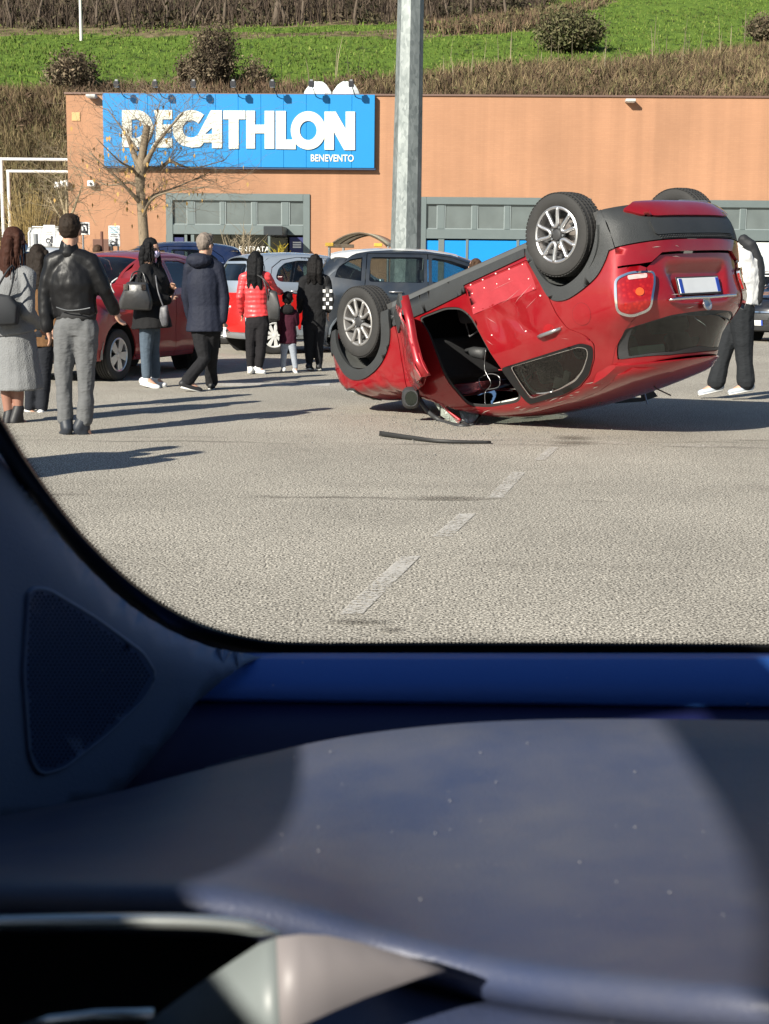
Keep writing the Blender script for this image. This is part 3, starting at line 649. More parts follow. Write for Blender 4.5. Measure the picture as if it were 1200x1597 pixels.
letters = {
 'D': [([(190.5, 171.5)] + [(213, 171.5)] + ell(213, 200.5, 26, 29, -90, 90, 16)[1:-1] + [(213, 229.5), (190.5, 229.5)], [[(205.5, 186)] + ell(212, 200.5, 12, 14.5, -90, 90, 12) + [(205.5, 215)]])],
 'E': [([(240, 171.5), (268.8, 171.5), (268.8, 186), (253.5, 186), (253.5, 194), (267, 194), (267, 207), (253.5, 207), (253.5, 215.5), (268.8, 215.5), (268.8, 230), (236, 230), (243, 219), (243.5, 183)], [])],
 'C': [(ell(298.5, 201, 29.3, 29.5, -48, -240, 26) + [(300, 230.5), (317, 222), (322, 215), (313.5, 205)] + ell(298.5, 201, 13.6, 13.6, 50, 322, 18)[0:], [])],
 'A': [([(329, 172), (346.5, 172), (346.5, 231), (331, 231), (331, 222.5), (318, 222.5), (313, 229), (300, 230), (308, 212)], [[(331, 198.6), (331, 208.8), (320, 208.8)]])],
 'T': [([(348.6, 172.3), (383, 172.3), (383, 186), (372.4, 186), (372.4, 232), (357, 232), (357, 186), (348.6, 186)], [])],
 'H': [([(384.3, 172.5), (398, 172.5), (398, 194.4), (413, 194.4), (413, 172.8), (428, 172.8), (428, 232), (413, 232), (413, 208), (398, 208), (398, 231.6), (384.3, 231.6)], [])],
 'L': [([(430.4, 173), (446, 173), (446, 217.6), (461.5, 217.6), (461.5, 232.8), (430.4, 232.4)], [])],
 'O': [(ell(481, 203.4, 27.2, 30, 0, 354, 40), [ell(481, 203.4, 13.2, 15, 0, 354, 30)])],
 'N': [([(506.4, 174), (524, 174), (539.4, 201), (539.4, 174), (554, 174), (554, 234), (537, 234), (521, 205.5), (521, 233.5), (506.4, 233.5)], [])],
}
for i, (ch, polys) in enumerate(letters.items()):
    mb = MB()
    for out, hs in polys:
        P2 = lambda pl: [sl(x, y) for x, y in pl]
        vs, fs = slab(P2(out), [P2(h) for h in hs], .035 + i * .0015); mb.add([(x, SY + .018 - z, y) for x, y, z in vs], [f[::-1] for f in fs])
    mb.build('letter', LET, sign)
e0 = sl(485, 251.8); text('small_lettering', 'BENEVENTO', e0[0], e0[1], sl(485, 240.6)[1] - e0[1], LET, sign, SY + .01, sl(552, 251.8)[0] - e0[0], .018, .01)
# floodlights over the sign
LMP = mat('floodlight_black', (.03, .03, .035), .4, .4); first = None
for px in (182, 242, 302, 364, 425, 486, 548):
    x, z = wl(px, 131, -.95)
    if first is None:
        first = empty('sign_floodlight', (0, 0, 0)); 
        MB().tube([(.12, .88, -.42), (.1, .5, -.30), (0, .05, -.03)], .018, 6).build('arm', LMP, first, True)
        bevel(MB().box((0, 0, 0), (.20, .16, .20)).build('lamp_housing', LMP, first), .02)
        MB().box((.0, .03, -.105), (.16, .12, .01)).build('lamp_glass', whitepl, first)
        MB().box((0, 0, .13), (.10, .08, .06)).build('bracket', greymetal, first)
        f = first
    else: f = copy_tree(first)
    P = WA * V3(1, 1, 0) + WE * x + WN * -.95; f.location = (P[0], P[1], z); f.rotation_euler = (0, 0, -YAW_W)
    tag(f, 'small black floodlight on an arm above the blue sign, number %s' % px, 'floodlight', 'floodlights in a row above the blue sign')
    f['label'] = {182: 'black floodlight above the far left end of the blue sign', 242: 'black floodlight above the E of the blue sign', 302: 'black floodlight above the C of the blue sign', 364: 'black floodlight above the T of the blue sign',
                  425: 'black floodlight above the second H stroke and the L', 486: 'black floodlight above the O, in front of the white dome', 548: 'black floodlight above the N at the right end of the blue sign'}[px]
# white domes on the roof
def dome(px, w, h, py, lab):
    c = at_depth(px, py + h, 60.5); s = F_PX / 60.5; W = w / s / 2; H = h / s * 1.9
    vs = [(0, 0, H)]; fs = []
    for r in range(1, 6):
        for k in range(12):
            t = k / 12 * 2 * math.pi; j = 1 + .03 * ((k * 7 + r * 3) % 3 - 1)
            vs.append((W * math.sin(r / 5 * math.pi / 2) * math.cos(t) * j, W * math.sin(r / 5 * math.pi / 2) * math.sin(t) * j, H * math.cos(r / 5 * math.pi / 2) * j + (0 if r < 5 else -.3)))
    fs += [(0, 1 + k, 1 + (k + 1) % 12) for k in range(12)]
    for r in range(4):
        for k in range(12): a = 1 + r * 12 + k; b = 1 + r * 12 + (k + 1) % 12; fs.append((a, a + 12, b + 12, b))
    root = empty('roof_dome', (c[0], c[1], c[2] - H * .45)); tag(root, lab, 'skylight', 'white domes on the store roof')
    link('dome_shell', mesh('dome_shell', vs, fs), mat('wrinkled_white_sheet', (.78, .82, .8), .5, 0, .1, 3, .4, 4), root)
    MB().bx(-W * .95, W * .95, -W * .95, W * .95, -2.0, -.28).build('curb', greymetal, root)
dome(496, 50, 17, 129, 'wrinkled white roof dome behind the O of the sign'); dome(540, 50, 18, 129, 'wrinkled white roof dome behind the last N of the sign')
def at_wall(px, py, dy): x, z = wl(px, py, dy); P = WA * V3(1, 1, 0) + WE * x + WN * dy; return V3(P[0], P[1], z)
for px, py, lab in ((147, 153, 'wall light under the coping at the top left of the facade'), (984, 160, 'wall light under the coping right of the lamp pole')):
    r = empty('wall_light', at_wall(px, py, -.02), -YAW_W); tag(r, lab, 'wall light', 'wall lights of the facade')
    bevel(MB().bx(-.22, .14, -.4, 0, .0, .10).build('housing', mat('lamp_grey', (.5, .5, .48), .5), r), .02); MB().bx(-.18, .1, -.36, -.04, -.02, .0).build('glass', whitepl, r)
r = MB().bx(-.16, .16, -.03, 0, -.16, .16).build('wall_vent', mat('vent_ochre', (.5, .33, .14), .6), None, loc=at_wall(119, 182, 0), rot=(0, 0, -YAW_W)); bevel(r, .02); tag(r, 'small square ochre vent cover high on the orange wall', 'vent')
for px, lab in ((102, 'white security camera on the left corner of the store'), (144, 'white security camera on the orange wall under the sign')):
    r = empty('security_camera', at_wall(px, 287, -.05), -YAW_W); tag(r, lab, 'camera', 'cameras on the left part of the facade')
    bevel(MB().bx(-.14, .14, -.2, 0, -.1, .12).build('housing', whitepl, r), .03); MB().lathe([(0, -.24), (.05, -.24), (.05, -.2), (0, -.2)], 10, 1).build('lens', blackp, r)
    if px == 102: bevel(MB().bx(-.34, -.16, -.3, -.05, -.16, .06).build('flood_lamp', whitepl, r), .03)
# signs by the entrance, mesh banner, posts
def pole_sign(name, x0, y0, x1, y1, d, base, col, lab, cat, extra=None, border=None):
    a = at_depth(x0, y1, d); b = at_depth(x1, y0, d); W = b[0] - a[0]; H = b[2] - a[2]
    r = empty(name, ((a[0] + b[0]) / 2, d, 0)); tag(r, lab, cat)
    if border: bevel(MB().bx(-W / 2, W / 2, .0, .03, a[2], b[2]).build('border', border, r), .005, 1); q = .05
    else: q = 0
    bevel(MB().bx(-W / 2 + q, W / 2 - q, -.012, .0 if border else .03, a[2] + q, b[2] - q).build('board', col, r), .004, 1)
    for s in ((-1, 1) if base == 2 else (0,)): MB().tube([(s * W * .3, .06, 0), (s * W * .3, .06, b[2] - .1)], .03, 8).build('post', greymetal, r)
    if extra: extra(r, W, H, a[2])
    return r
LB = mat('pale_blue_print', (.25, .55, .7), .6); DK = mat('dark_print', (.05, .05, .06), .6)
def notice(r, W, H, z):
    for k in range(6):
        w = W * (.36 if k % 2 else .28); MB().bx(-w, w, -.0165, -.013, z + H * (.9 - k * .085), z + H * (.93 - k * .085)).build('print_line', LB if k < 4 else DK, r)
    mb = MB(); mb.lathe([(0, -.0175), (.05, -.0175), (.05, -.013), (0, -.013)], 10, 1, (W * .2, 0, z + H * .32)); mb.box((W * .2, -.015, z + H * .19), (.07, .004, .22)); mb.box((W * .2 - .1, -.015, z + H * .2), (.16, .004, .03)); mb.build('pictogram', DK, r)
    MB().lathe([(.05, -.0175), (.09, -.0175), (.09, -.013), (.05, -.013)], 12, 1, (-W * .12, 0, z + H * .13)).build('pictogram', DK, r)
WB = mat('white_board', (.74, .75, .73), .5)
pole_sign('notice_board', 69, 351, 86, 379, 48, 1, WB, 'white notice board with blue print and a pictogram in front of the mesh banner', 'sign', notice)
pole_sign('notice_board', 170, 352, 187, 384, 48, 2, WB, 'white notice board with blue print standing before the orange wall', 'sign', notice)
def nsign(r, W, H, z): text('lettering', 'n', -W * .05, z + H * .3, H * .45, WTXT, r, -.013, H * .4, .03)
pole_sign('black_sign', 118, 346.5, 140, 366, 47, 1, mat('sign_black', (.03, .03, .035), .5), 'black sign with white border and white letter beside the leather jacket man', 'sign', nsign, WB)
a = at_depth(145, 388, 50); b = at_depth(170, 373, 50)
o = bevel(MB().bx(a[0], b[0], 50, 50.8, .0, b[2]).build('brown_cabinet', mat('cabinet_brown', (.13, .06, .04), .6)), .02); tag(o, 'low brown cabinet against the orange wall', 'cabinet')
o = MB().tube([(0, 0, 0), (0, 0, at_depth(159, 361, 49.5)[2])], .05, 8).build('brown_post', mat('post_brown', (.12, .05, .035), .6), loc=(at_depth(159, 361, 49.5)[0], 49.5, 0)); tag(o, 'thin brown post in front of the brown cabinet', 'post')
a = at_depth(46, 395, 49); b = at_depth(96, 354, 49); r = empty('mesh_banner', ((a[0] + b[0]) / 2, 49, 0)); tag(r, 'white wire mesh panel standing behind the white notice board', 'fence panel')
W = b[0] - a[0]; H = b[2]
fr = MB(); fr.tube([(-W / 2, 0, 0), (-W / 2, 0, H * .93), (-W * .38, 0, H), (W / 2, 0, H), (W / 2, 0, 0)], .025, 6, False); fr.build('frame', WB, r, True)
MB().bx(-W / 2 + .03, W / 2 - .03, .03, .035, 0.05, H - .05).build('sheet', mat('pale_sheet', (.55, .57, .58), .7, 0, .12, 2), r)
g = MB()
for k in range(24): x = -W / 2 + W * k / 24; g.bx(x, x + .008, .01, .018, 0.05, H - .03)
for k in range(30): z = H * k / 30 + .05; g.bx(-W / 2, W / 2, .019, .027, z, z + .008)
g.build('wire_mesh', mat('wire_white', (.8, .8, .8), .5), r)
for px in (56, 78): 
    P = at_depth(px, 365, 46); o = bevel(MB().tube([(0, 0, 0), (0, 0, P[2] - (.3 if px == 78 else 0))], .07, 10).build('bollard_post', mat('bollard_grey', (.18, .19, .2), .5), loc=(P[0], 46, 0)), .01); tag(o, 'dark grey bollard post in front of the mesh panel, %s the notice board' % ('left of' if px == 56 else 'right under'), 'bollard', 'bollards before the mesh panel')
P = at_depth(95, 378, 45); r = empty('round_sign', (P[0], 45, 0)); tag(r, 'round white sign half hidden behind the leather jacket man', 'sign')
MB().lathe([(0, -.015), (.2, -.015), (.2, .015), (0, .015)], 24, 1, (0, 0, P[2])).build('disc', WB, r); MB().tube([(0, .04, 0), (0, .04, P[2])], .03, 8).build('post', greymetal, r)
# white tube gates on the left
def gate(x0, xt, ytop, d, x1, lab):
    a = at_depth(x0, ytop, d); b = at_depth(x1, ytop + (2 if ytop < 255 else 2), d)
    r = empty('height_barrier', (a[0], d, 0)); tag(r, lab, 'barrier', 'white tube frames at the left edge'); WT = mat('white_tube', (.72, .73, .72), .4, .1)
    MB().tube([(0, 0, 0), (0, 0, a[2])], .07, 8).build('post', WT, r); MB().tube([(-.07, 0, a[2]), (b[0] - a[0], 0, a[2])], .06, 8).build('crossbar', WT, r)
    MB().tube([(b[0] - a[0], 0, 0), (b[0] - a[0], 0, a[2])], .05, 8).build('post', WT, r)
gate(2, 0, 248, 58, 112, 'taller white tube frame at the left edge of the store'); gate(13, 0, 267, 60, 110, 'shorter white tube frame standing inside the taller one')
# trolley shelter with a curved roof
a = at_depth(516, 384, 42); b = at_depth(606, 364, 42)
r = empty('trolley_shelter', ((a[0] + b[0]) / 2, 42, 0)); tag(r, 'trolley shelter with a curved translucent roof in front of the orange wall', 'shelter')
W = (b[0] - a[0]); zt = b[2]; z0 = a[2]; SH = mat('aged_polycarbonate', (.42, .38, .28), .35, 0, .25, 2)
n = 14; arc = [(-W / 2 + W * k / n, z0 + (zt - z0) * math.sin(math.pi * k / n) ** .8) for k in range(n + 1)]
vs = []; fs = []
for y in (-.9, .9):
    for x, z in arc: vs.append((x + (.35 if y > 0 else 0), y, z))
fs = [(k, k + 1, n + 2 + k, n + 1 + k) for k in range(n)]
o = link('roof_sheet', mesh('roof_sheet', vs, fs, True), SH, r); md = o.modifiers.new('th', 'SOLIDIFY'); md.thickness = .02
mb = MB()
for y in (-.9, 0, .9): mb.tube([(x + (.35 if y > 0 else .17 if y == 0 else 0), y, z - .03) for x, z in arc], .03, 6)
mb.build('arch_rib', mat('shelter_brown', (.10, .075, .05), .6), r, True)
for x in (-W / 2, W / 2):
    for y in (-.9, .9): MB().tube([(x + (.35 if y > 0 else 0), y, 0), (x + (.35 if y > 0 else 0), y, z0)], .04, 8).build('post', greymetal, r)
for x in (-W / 2, W * .33): bevel(MB().bx(x - .12, x + .12, -1.0, -.8, z0 - .02, z0 + .08).build('end_cap', mat('cap_yellow', (.6, .38, .05), .5), r), .02)
bevel(MB().bx(-W / 2, -W * .08, -.98, -.9, z0 - .06, z0 + .04).build('front_beam', mat('shelter_brown', (.1, .07, .05)), r), .01)
# lamp pole: eight-sided galvanised mast
def galv():
    m, N, L = nt('galvanised_steel'); o = N.new('ShaderNodeOutputMaterial'); p = N.new('ShaderNodeBsdfPrincipled'); L.new(p.outputs[0], o.inputs[0]); p.inputs['Metallic'].default_value = .35; p.inputs['Roughness'].default_value = .55
    tc = N.new('ShaderNodeTexCoord'); mp = N.new('ShaderNodeMapping'); mp.inputs['Scale'].default_value = (1, 1, .45); L.new(tc.outputs['Object'], mp.inputs[0])
    v = N.new('ShaderNodeTexVoronoi'); v.inputs['Scale'].default_value = 26; L.new(mp.outputs[0], v.inputs['Vector']); n = N.new('ShaderNodeTexNoise'); n.inputs['Scale'].default_value = 4; n.inputs['Detail'].default_value = 9; L.new(mp.outputs[0], n.inputs['Vector'])
    s = N.new('ShaderNodeSeparateColor'); L.new(v.outputs['Color'], s.inputs[0]); a = N.new('ShaderNodeMath'); a.operation = 'MULTIPLY_ADD'; L.new(s.outputs[0], a.inputs[0]); a.inputs[1].default_value = .35; L.new(n.outputs[0], a.inputs[2])
    r = N.new('ShaderNodeValToRGB'); e = r.color_ramp.elements; e[0].position = .38; e[0].color = (.12, .14, .14, 1); e[1].position = .95; e[1].color = (.27, .295, .29, 1); L.new(a.outputs[0], r.inputs[0]); L.new(r.outputs[0], p.inputs['Base Color'])
    return m
PD = 26.5; pt = at_depth(641, 0, PD); pb = at_depth(633, 388, PD); r = empty('lamp_mast', (pb[0], PD, 0)); tag(r, 'thick galvanised lamp mast rising out of the top of the picture', 'lamp post')
k = (pt[0] - pb[0]) / (pt[2] - pb[2]); wb = 44.5 / F_PX * PD / 2; wt = 37.5 / F_PX * PD / 2
prof = []
for z in (0, pb[2], pt[2], 10.5):
    rad = wb + (wt - wb) * (z - pb[2]) / (pt[2] - pb[2]); prof.append(((k * (z - pb[2]), 0, z), rad * 1.04))
mast = MB().tube([p for p, _ in prof], [q for _, q in prof], 8).build('shaft', galv(), r, auto=20)
bevel(MB().bx(-.35, .35, -.35, .35, 0.005, .03).build('base_plate', greymetal, r), .01); bevel(MB().bx(-.09, .09, -wb - .02, -wb + .05, .5, 1.0).build('inspection_door', greymetal, r), .01)
MB().tube([(k * 9.5, 0, 10.4), (k * 9.5 + 1.2, 0, 10.9)], .05, 8).build('lamp_arm', greymetal, r); bevel(MB().bx(1.0, 1.9, -.18, .18, 10.85, 11.0).build('lamp_head', greymetal, r), .03)

# ------------------------------------------------------------------ bare tree in front of the sign
BARK = mat('plane_bark', (.20, .155, .105), .9, 0, .45, 9, .6, 30)
def shaped_tree(name, d, limbs, twigs, label, mt, seed, group=None, tw_len=(.5, 1.4), r_tw=.012, droop=.0, spreadz=.4):
    """limbs: lists of (px, py, depth offset, radius); twigs grow all along them"""
    R = random.Random(seed); b = at_depth(limbs[0][0][0], limbs[0][0][1], d); base = V3(b[0], d, 0); root = empty(name, base); tag(root, label, 'tree', group)
    tr = MB(); cr = MB(); pts_all = []
    for li, l in enumerate(limbs):
        P = [at_depth(x, y, d + o) - base for x, y, o, _ in l]; rr = [q[3] for q in l]
        if li == 0: P = [V3(P[0][0], 0, -.05)] + P; rr = [rr[0] * 1.15] + rr
        n = 5; Q = spline([list(p) + [q] for p, q in zip(P, rr)], n)
        (tr if li == 0 else cr).tube([q[:3] for q in Q], [max(.006, q[3]) for q in Q], 8 if li < 4 else 6)
        if li: pts_all += [(Q[i][:3], Q[i][:3] - Q[i - 1][:3], Q[i][3]) for i in range(2, len(Q))]
    def tw(p, dr, L, r, lv):
        pts = [p]; q = p.copy(); dd = dr.copy()
        for i in range(4):
            dd = dd + V3(R.gauss(0, .22), R.gauss(0, .22), R.gauss(0, .18) - droop); dd /= np.linalg.norm(dd); q = q + dd * L / 4; pts.append(q.copy())
        cr.tube(pts, [r, r * .85, r * .65, r * .45, r * .25], 3, False)
        if lv < 2:
            for j in (1, 2, 3, 4):
                if R.random() < .85:
                    ax = V3(R.gauss(0, 1), R.gauss(0, 1), R.gauss(0, .6)); nd = dd * .7 + ax * .55; nd /= np.linalg.norm(nd); tw(pts[j], nd, L * R.uniform(.4, .75), r * .6, lv + 1)
    for i in range(twigs):
        p, t, q = pts_all[R.randrange(len(pts_all))]; t = t / (np.linalg.norm(t) + 1e-9); ax = V3(R.gauss(0, 1), R.gauss(0, 1), R.gauss(0, spreadz) + .1); nd = t * .6 + ax * .7; nd /= np.linalg.norm(nd)
        tw(p, nd, R.uniform(*tw_len), r_tw, 0)
    tr.build('trunk', mt, root, True); cr.build('crown', mt, root, True)
    return root, pts_all
tree, pa = shaped_tree('bare_plane_tree', 36, [
    [(226, 400, 0, .135), (222, 330, 0, .12), (219, 290, 0, .115), (220, 262, 0, .15), (222, 250, 0, .12)],
    [(221, 252, 0, .11), (225, 225, 0, .10), (230, 196, 0, .085)],
    [(218, 262, 0, .09), (209, 240, .1, .07), (200, 213, .2, .05)],
    [(224, 262, 0, .09), (238, 235, -.2, .055), (252, 214, -.3, .04), (286, 176, -.4, .02)],
    [(222, 262, 0, .08), (250, 262, .4, .055), (266, 252, .5, .045), (300, 262, .5, .02), (350, 250, .8, .012)],
    [(221, 318, 0, .07), (204, 300, -.3, .045), (180, 275, -.6, .03), (140, 238, -.8, .014)],
    [(222, 300, 0, .05), (205, 285, .6, .035), (165, 288, 1.0, .02), (120, 262, 1.4, .012)],
    [(224, 322, 0, .06), (240, 305, .4, .04), (275, 292, .8, .025), (330, 268, 1.0, .012)],
    [(222, 340, 0, .05), (236, 312, -.6, .035), (262, 300, -1.0, .02), (318, 292, -1.4, .012)],
    [(216, 275, 0, .05), (205, 262, -.6, .03), (185, 250, -1.2, .018), (150, 215, -1.6, .01)],
    [(222, 240, 0, .04), (240, 200, .5, .02), (250, 160, .6, .01)], [(215, 235, 0, .04), (190, 200, .5, .02), (168, 170, .8, .01)]],
    210, 'bare pollarded tree with a pale trunk in front of the blue sign', BARK, 3, tw_len=(.6, 1.6), r_tw=.0075)
mb = MB(); R = random.Random(5)
for i in range(150):
    p, t, q = pa[R.randrange(len(pa))]; p = p + V3(R.gauss(0, .45), R.gauss(0, .45), R.gauss(-.1, .35)); a = R.uniform(0, 3.1); w = .035
    mb.add([p, p + V3(math.cos(a) * w, math.sin(a) * w, -.05), p + V3(0, 0, -.13), p + V3(-math.cos(a) * w, -math.sin(a) * w, -.05)], [(0, 1, 2, 3)])
tag(mb.build('dry_leaves', mat('dry_leaf', (.42, .26, .08), .8, 0, .3), tree), kind='stuff')
shaped_tree('bare_young_tree', 46, [
    [(105, 400, 0, .09), (105, 345, 0, .08)], [(105, 345, 0, .06), (97, 315, 0, .04), (90, 292, 0, .02)], [(105, 345, 0, .05), (104, 310, 0, .035), (102, 285, 0, .02)],
    [(105, 348, 0, .06), (114, 330, 0, .045), (122, 308, 0, .03), (130, 285, 0, .015)], [(105, 350, 0, .05), (92, 335, 0, .03), (76, 308, 0, .015)]], 40,
    'young bare tree at the left corner of the store', mat('young_bark', (.30, .24, .15), .9, 0, .3), 9, tw_len=(.4, 1.2), r_tw=.012)
def fan_shrub(px, py, d, w, h, n, label, mt, seed, r=.014):
    R = random.Random(seed); b = at_depth(px, py, d); root = empty('twiggy_shrub', (b[0], d, 0)); tag(root, label, 'shrub', 'twiggy shrubs by the store'); s = F_PX / d; W = w / s / 2; H = h / s + b[2]; mb = MB()
    for i in range(n):
        e = V3(R.gauss(0, W * .5), R.gauss(0, W * .4), H * R.uniform(.45, 1.0)); b0 = V3(e[0] * .1, e[1] * .1, 0); m1 = V3(e[0] * .45 + R.gauss(0, .05), e[1] * .4, e[2] * .55)
        mb.tube([b0, m1, e], [r * 1.5, r, r * .4], 3, False)
        for k in range(4):
            q = m1 + (e - m1) * R.uniform(0, .9); f = q + V3(R.gauss(0, .25), R.gauss(0, .2), R.uniform(.1, .5)); mb.tube([q, f], [r * .6, r * .25], 3, False)
    tag(mb.build('twigs', mt, root), kind='stuff'); bevel(MB().lathe([(.0, .0), (.12, 0), (.08, .25), (0, .3)], 8, 2).build('stool', mt, root), .01)
SH1 = leafmat('golden_twigs', [(.34, .24, .09), (.24, .17, .07), (.4, .3, .14)]); SH2 = leafmat('pale_twigs', [(.30, .25, .17), (.2, .16, .11), (.38, .32, .22)])
fan_shrub(45, 380, 52, 90, 90, 150, 'golden twiggy shrub in front of the bank left of the store', SH1, 1)
fan_shrub(85, 370, 56, 50, 75, 70, 'reddish twiggy shrub beside the left corner of the store', DRYR, 2)
fan_shrub(378, 392, 44, 66, 34, 80, 'pale bare shrub in front of the glass entrance', SH2, 3)
fan_shrub(437, 392, 44, 12, 12, 30, 'small yellow shrub beside the dark porch box', leafmat('yellow_leaf', [(.6, .45, .03), (.5, .35, .05), (.3, .3, .06)]), 4, .03)
def rot3(yaw, pitch, roll):
    cy, sy = math.cos(yaw), math.sin(yaw); cp, sp = math.cos(pitch), math.sin(pitch); cr, sr = math.cos(roll), math.sin(roll)
    return np.array([[cy, -sy, 0], [sy, cy, 0], [0, 0, 1]]) @ np.array([[cp, 0, sp], [0, 1, 0], [-sp, 0, cp]]) @ np.array([[1, 0, 0], [0, cr, -sr], [0, sr, cr]])
# ------------------------------------------------------------------ car bodies: panels cut out and laid on a hull
class Hull:
    def __init__(s, top, wid, inset, rear, front, bottom=.22, crown=.07, rr=(.26, .85, 3.5), fr=(.30, .80, 2.5), k=.02, rtop=0.0):
        sm = lambda pts: np.array([tuple(p) for p in spline(pts, 6)])
        s.top, s.wid, s.ins, s.rear, s.front = sm(top), sm(wid), sm(inset), sm(rear), sm(front)
        s.bottom, s.crown, s.rr, s.fr, s.k, s.rtop = bottom, crown, rr, fr, k, rtop
    def g(s, P):
        x, y, z = P[..., 0], np.abs(P[..., 1]), P[..., 2]
        W = np.interp(x, s.wid[:, 0], s.wid[:, 1]) - np.interp(z, s.ins[:, 0], s.ins[:, 1])
        T = np.interp(x, s.top[:, 0], s.top[:, 1]) - s.crown * (y / .65) ** 2.5
        Rr = np.interp(z, s.rear[:, 0], s.rear[:, 1]) + s.rr[0] * (y / s.rr[1]) ** s.rr[2]
        if s.rtop:
            q = np.clip((z - 1.0) / .35, 0, 1); q = q * q * (3 - 2 * q); Rr = Rr + s.rtop * q * (y / .75) ** 2.4
            W = W - .05 * q * np.clip((.6 - x) / .8, 0, 1)
        Ff = np.interp(z, s.front[:, 0], s.front[:, 1]) - s.fr[0] * (y / s.fr[1]) ** s.fr[2]
        G = np.stack([y - W, (z - T) * .8, (Rr - x) * .85, (x - Ff) * .85, s.bottom - z], -1)
        m = G.max(-1, keepdims=True)
        return (m[..., 0] + s.k * np.log(np.exp((G - m) / s.k).sum(-1)))
    def normal(s, P):
        e = 2e-3; n = np.stack([s.g(P + d) - s.g(P - d) for d in np.eye(3) * e], -1)
        return n / (np.linalg.norm(n, axis=-1, keepdims=True) + 1e-12)
    def cast(s, O, D, far, n=90):
        """first crossing along rays; where a ray misses, the nearest approach"""
        O = np.asarray(O, float); D = np.asarray(D, float); ts = np.linspace(0, far, n)
        G = s.g(O[:, None] + D[:, None] * ts[None, :, None]); inside = G < 0
        hit = inside.any(1); i = np.where(hit, inside.argmax(1), G.argmin(1)); i = np.clip(i, 1, n - 1)
        a = ts[i - 1].copy(); b = ts[i].copy()
        for _ in range(26):
            m = (a + b) / 2; q = s.g(O + D * m[:, None]) < 0; b = np.where(q, m, b); a = np.where(q, a, m)
        t = np.where(hit, b, ts[i]); return O + D * t[:, None], hit
    def on(s, P2, proj):
        P2 = np.asarray(P2, float); n = len(P2); a, b = P2[:, 0], P2[:, 1]; z = np.zeros(n)
        if proj in 'RL':
            sg = -1 if proj == 'R' else 1
            O = np.stack([a, z + sg * 1.3, b], -1); D = np.tile([0, -sg, 0], (n, 1)); far = 1.3
        elif proj in 'BF':
            x0 = s.rear[:, 1].min() - .4 if proj == 'B' else s.front[:, 1].max() + .4
            O = np.stack([z + x0, a, b], -1); D = np.tile([1 if proj == 'B' else -1, 0, 0], (n, 1)); far = 2.2
        else:
            O = np.stack([a, b, z + 2.6], -1); D = np.tile([0, 0, -1], (n, 1)); far = 2.4
        return s.cast(O, D, far, 140)[0]
    def yseam(s, x, z, side=-1):
        return float(s.on([(x, z)], 'R')[0][1]) * (-side)
def orient(vs, fs, nrm):
    c = vs[fs]; n = np.cross(c[:, 1] - c[:, 0], c[:, 2] - c[:, 0]); f = (n * nrm[fs].mean(1)).sum(-1) < 0
    fs = fs.copy(); fs[f] = fs[f][:, ::-1]; return fs
def panel(name, hull, outline, proj, m, parent, holes=(), off=0., th=.012, step=.07, bstep=.035, post=None, auto=None, crown=None):
    P, T = cdt([tuple(p)[:2] for p in outline], [[tuple(q)[:2] for q in h] for h in holes], step, bstep)
    V = hull.on(P, proj); N = hull.normal(V)
    if off:
        o = off
        if crown is not None:    # swell: thicker away from the edge
            pass
        V = V + N * o
    T = orient(V, T, N); own = post is not None and post is not globals().get('crush')
    if post is not None: V = post(V)
    return shell(name, V, T, None if own else N, th, m, parent)
def shell(name, V, T, N, th, m, parent):
    """sheet with thickness; shading follows the hull so that neighbouring panels meet smoothly"""
    V = np.asarray(V, float); T = np.asarray(T)
    if N is None:
        fn = np.cross(V[T[:, 1]] - V[T[:, 0]], V[T[:, 2]] - V[T[:, 0]]); N = np.zeros_like(V)
        for k in range(3): np.add.at(N, T[:, k], fn)
        N /= (np.linalg.norm(N, axis=1)[:, None] + 1e-12)
    if not th:
        me = mesh(name, V, T, True); me.normals_split_custom_set_from_vertices([tuple(n_) for n_ in N]); return link(name, me, m, parent)
    n = len(V); A = np.concatenate([V, V - N * th]); ed = set()
    for a, b, c in T.tolist(): ed.update(((a, b), (b, c), (c, a)))
    rim = [(b, a, a + n, b + n) for a, b in ed if (b, a) not in ed]
    fs = [tuple(t) for t in T.tolist()] + [(c + n, b + n, a + n) for a, b, c in T.tolist()] + rim
    me = mesh(name, A, fs, True); cn = []
    for f in fs[:len(T)]: cn += [tuple(N[i]) for i in f]
    for f in fs[len(T):2 * len(T)]: cn += [tuple(-N[i - n]) for i in f]
    for f in rim:
        q = np.cross(A[f[1]] - A[f[0]], A[f[2]] - A[f[1]]); q /= (np.linalg.norm(q) + 1e-12); cn += [tuple(q)] * 4
    if len(cn) == len(me.loops): me.normals_split_custom_set(cn)
    return link(name, me, m, parent)
def arc2(cx, cz, r, a0, a1, n=14): return [(cx + r * math.cos(math.radians(a0 + (a1 - a0) * i / n)), cz + r * math.sin(math.radians(a0 + (a1 - a0) * i / n))) for i in range(n + 1)]

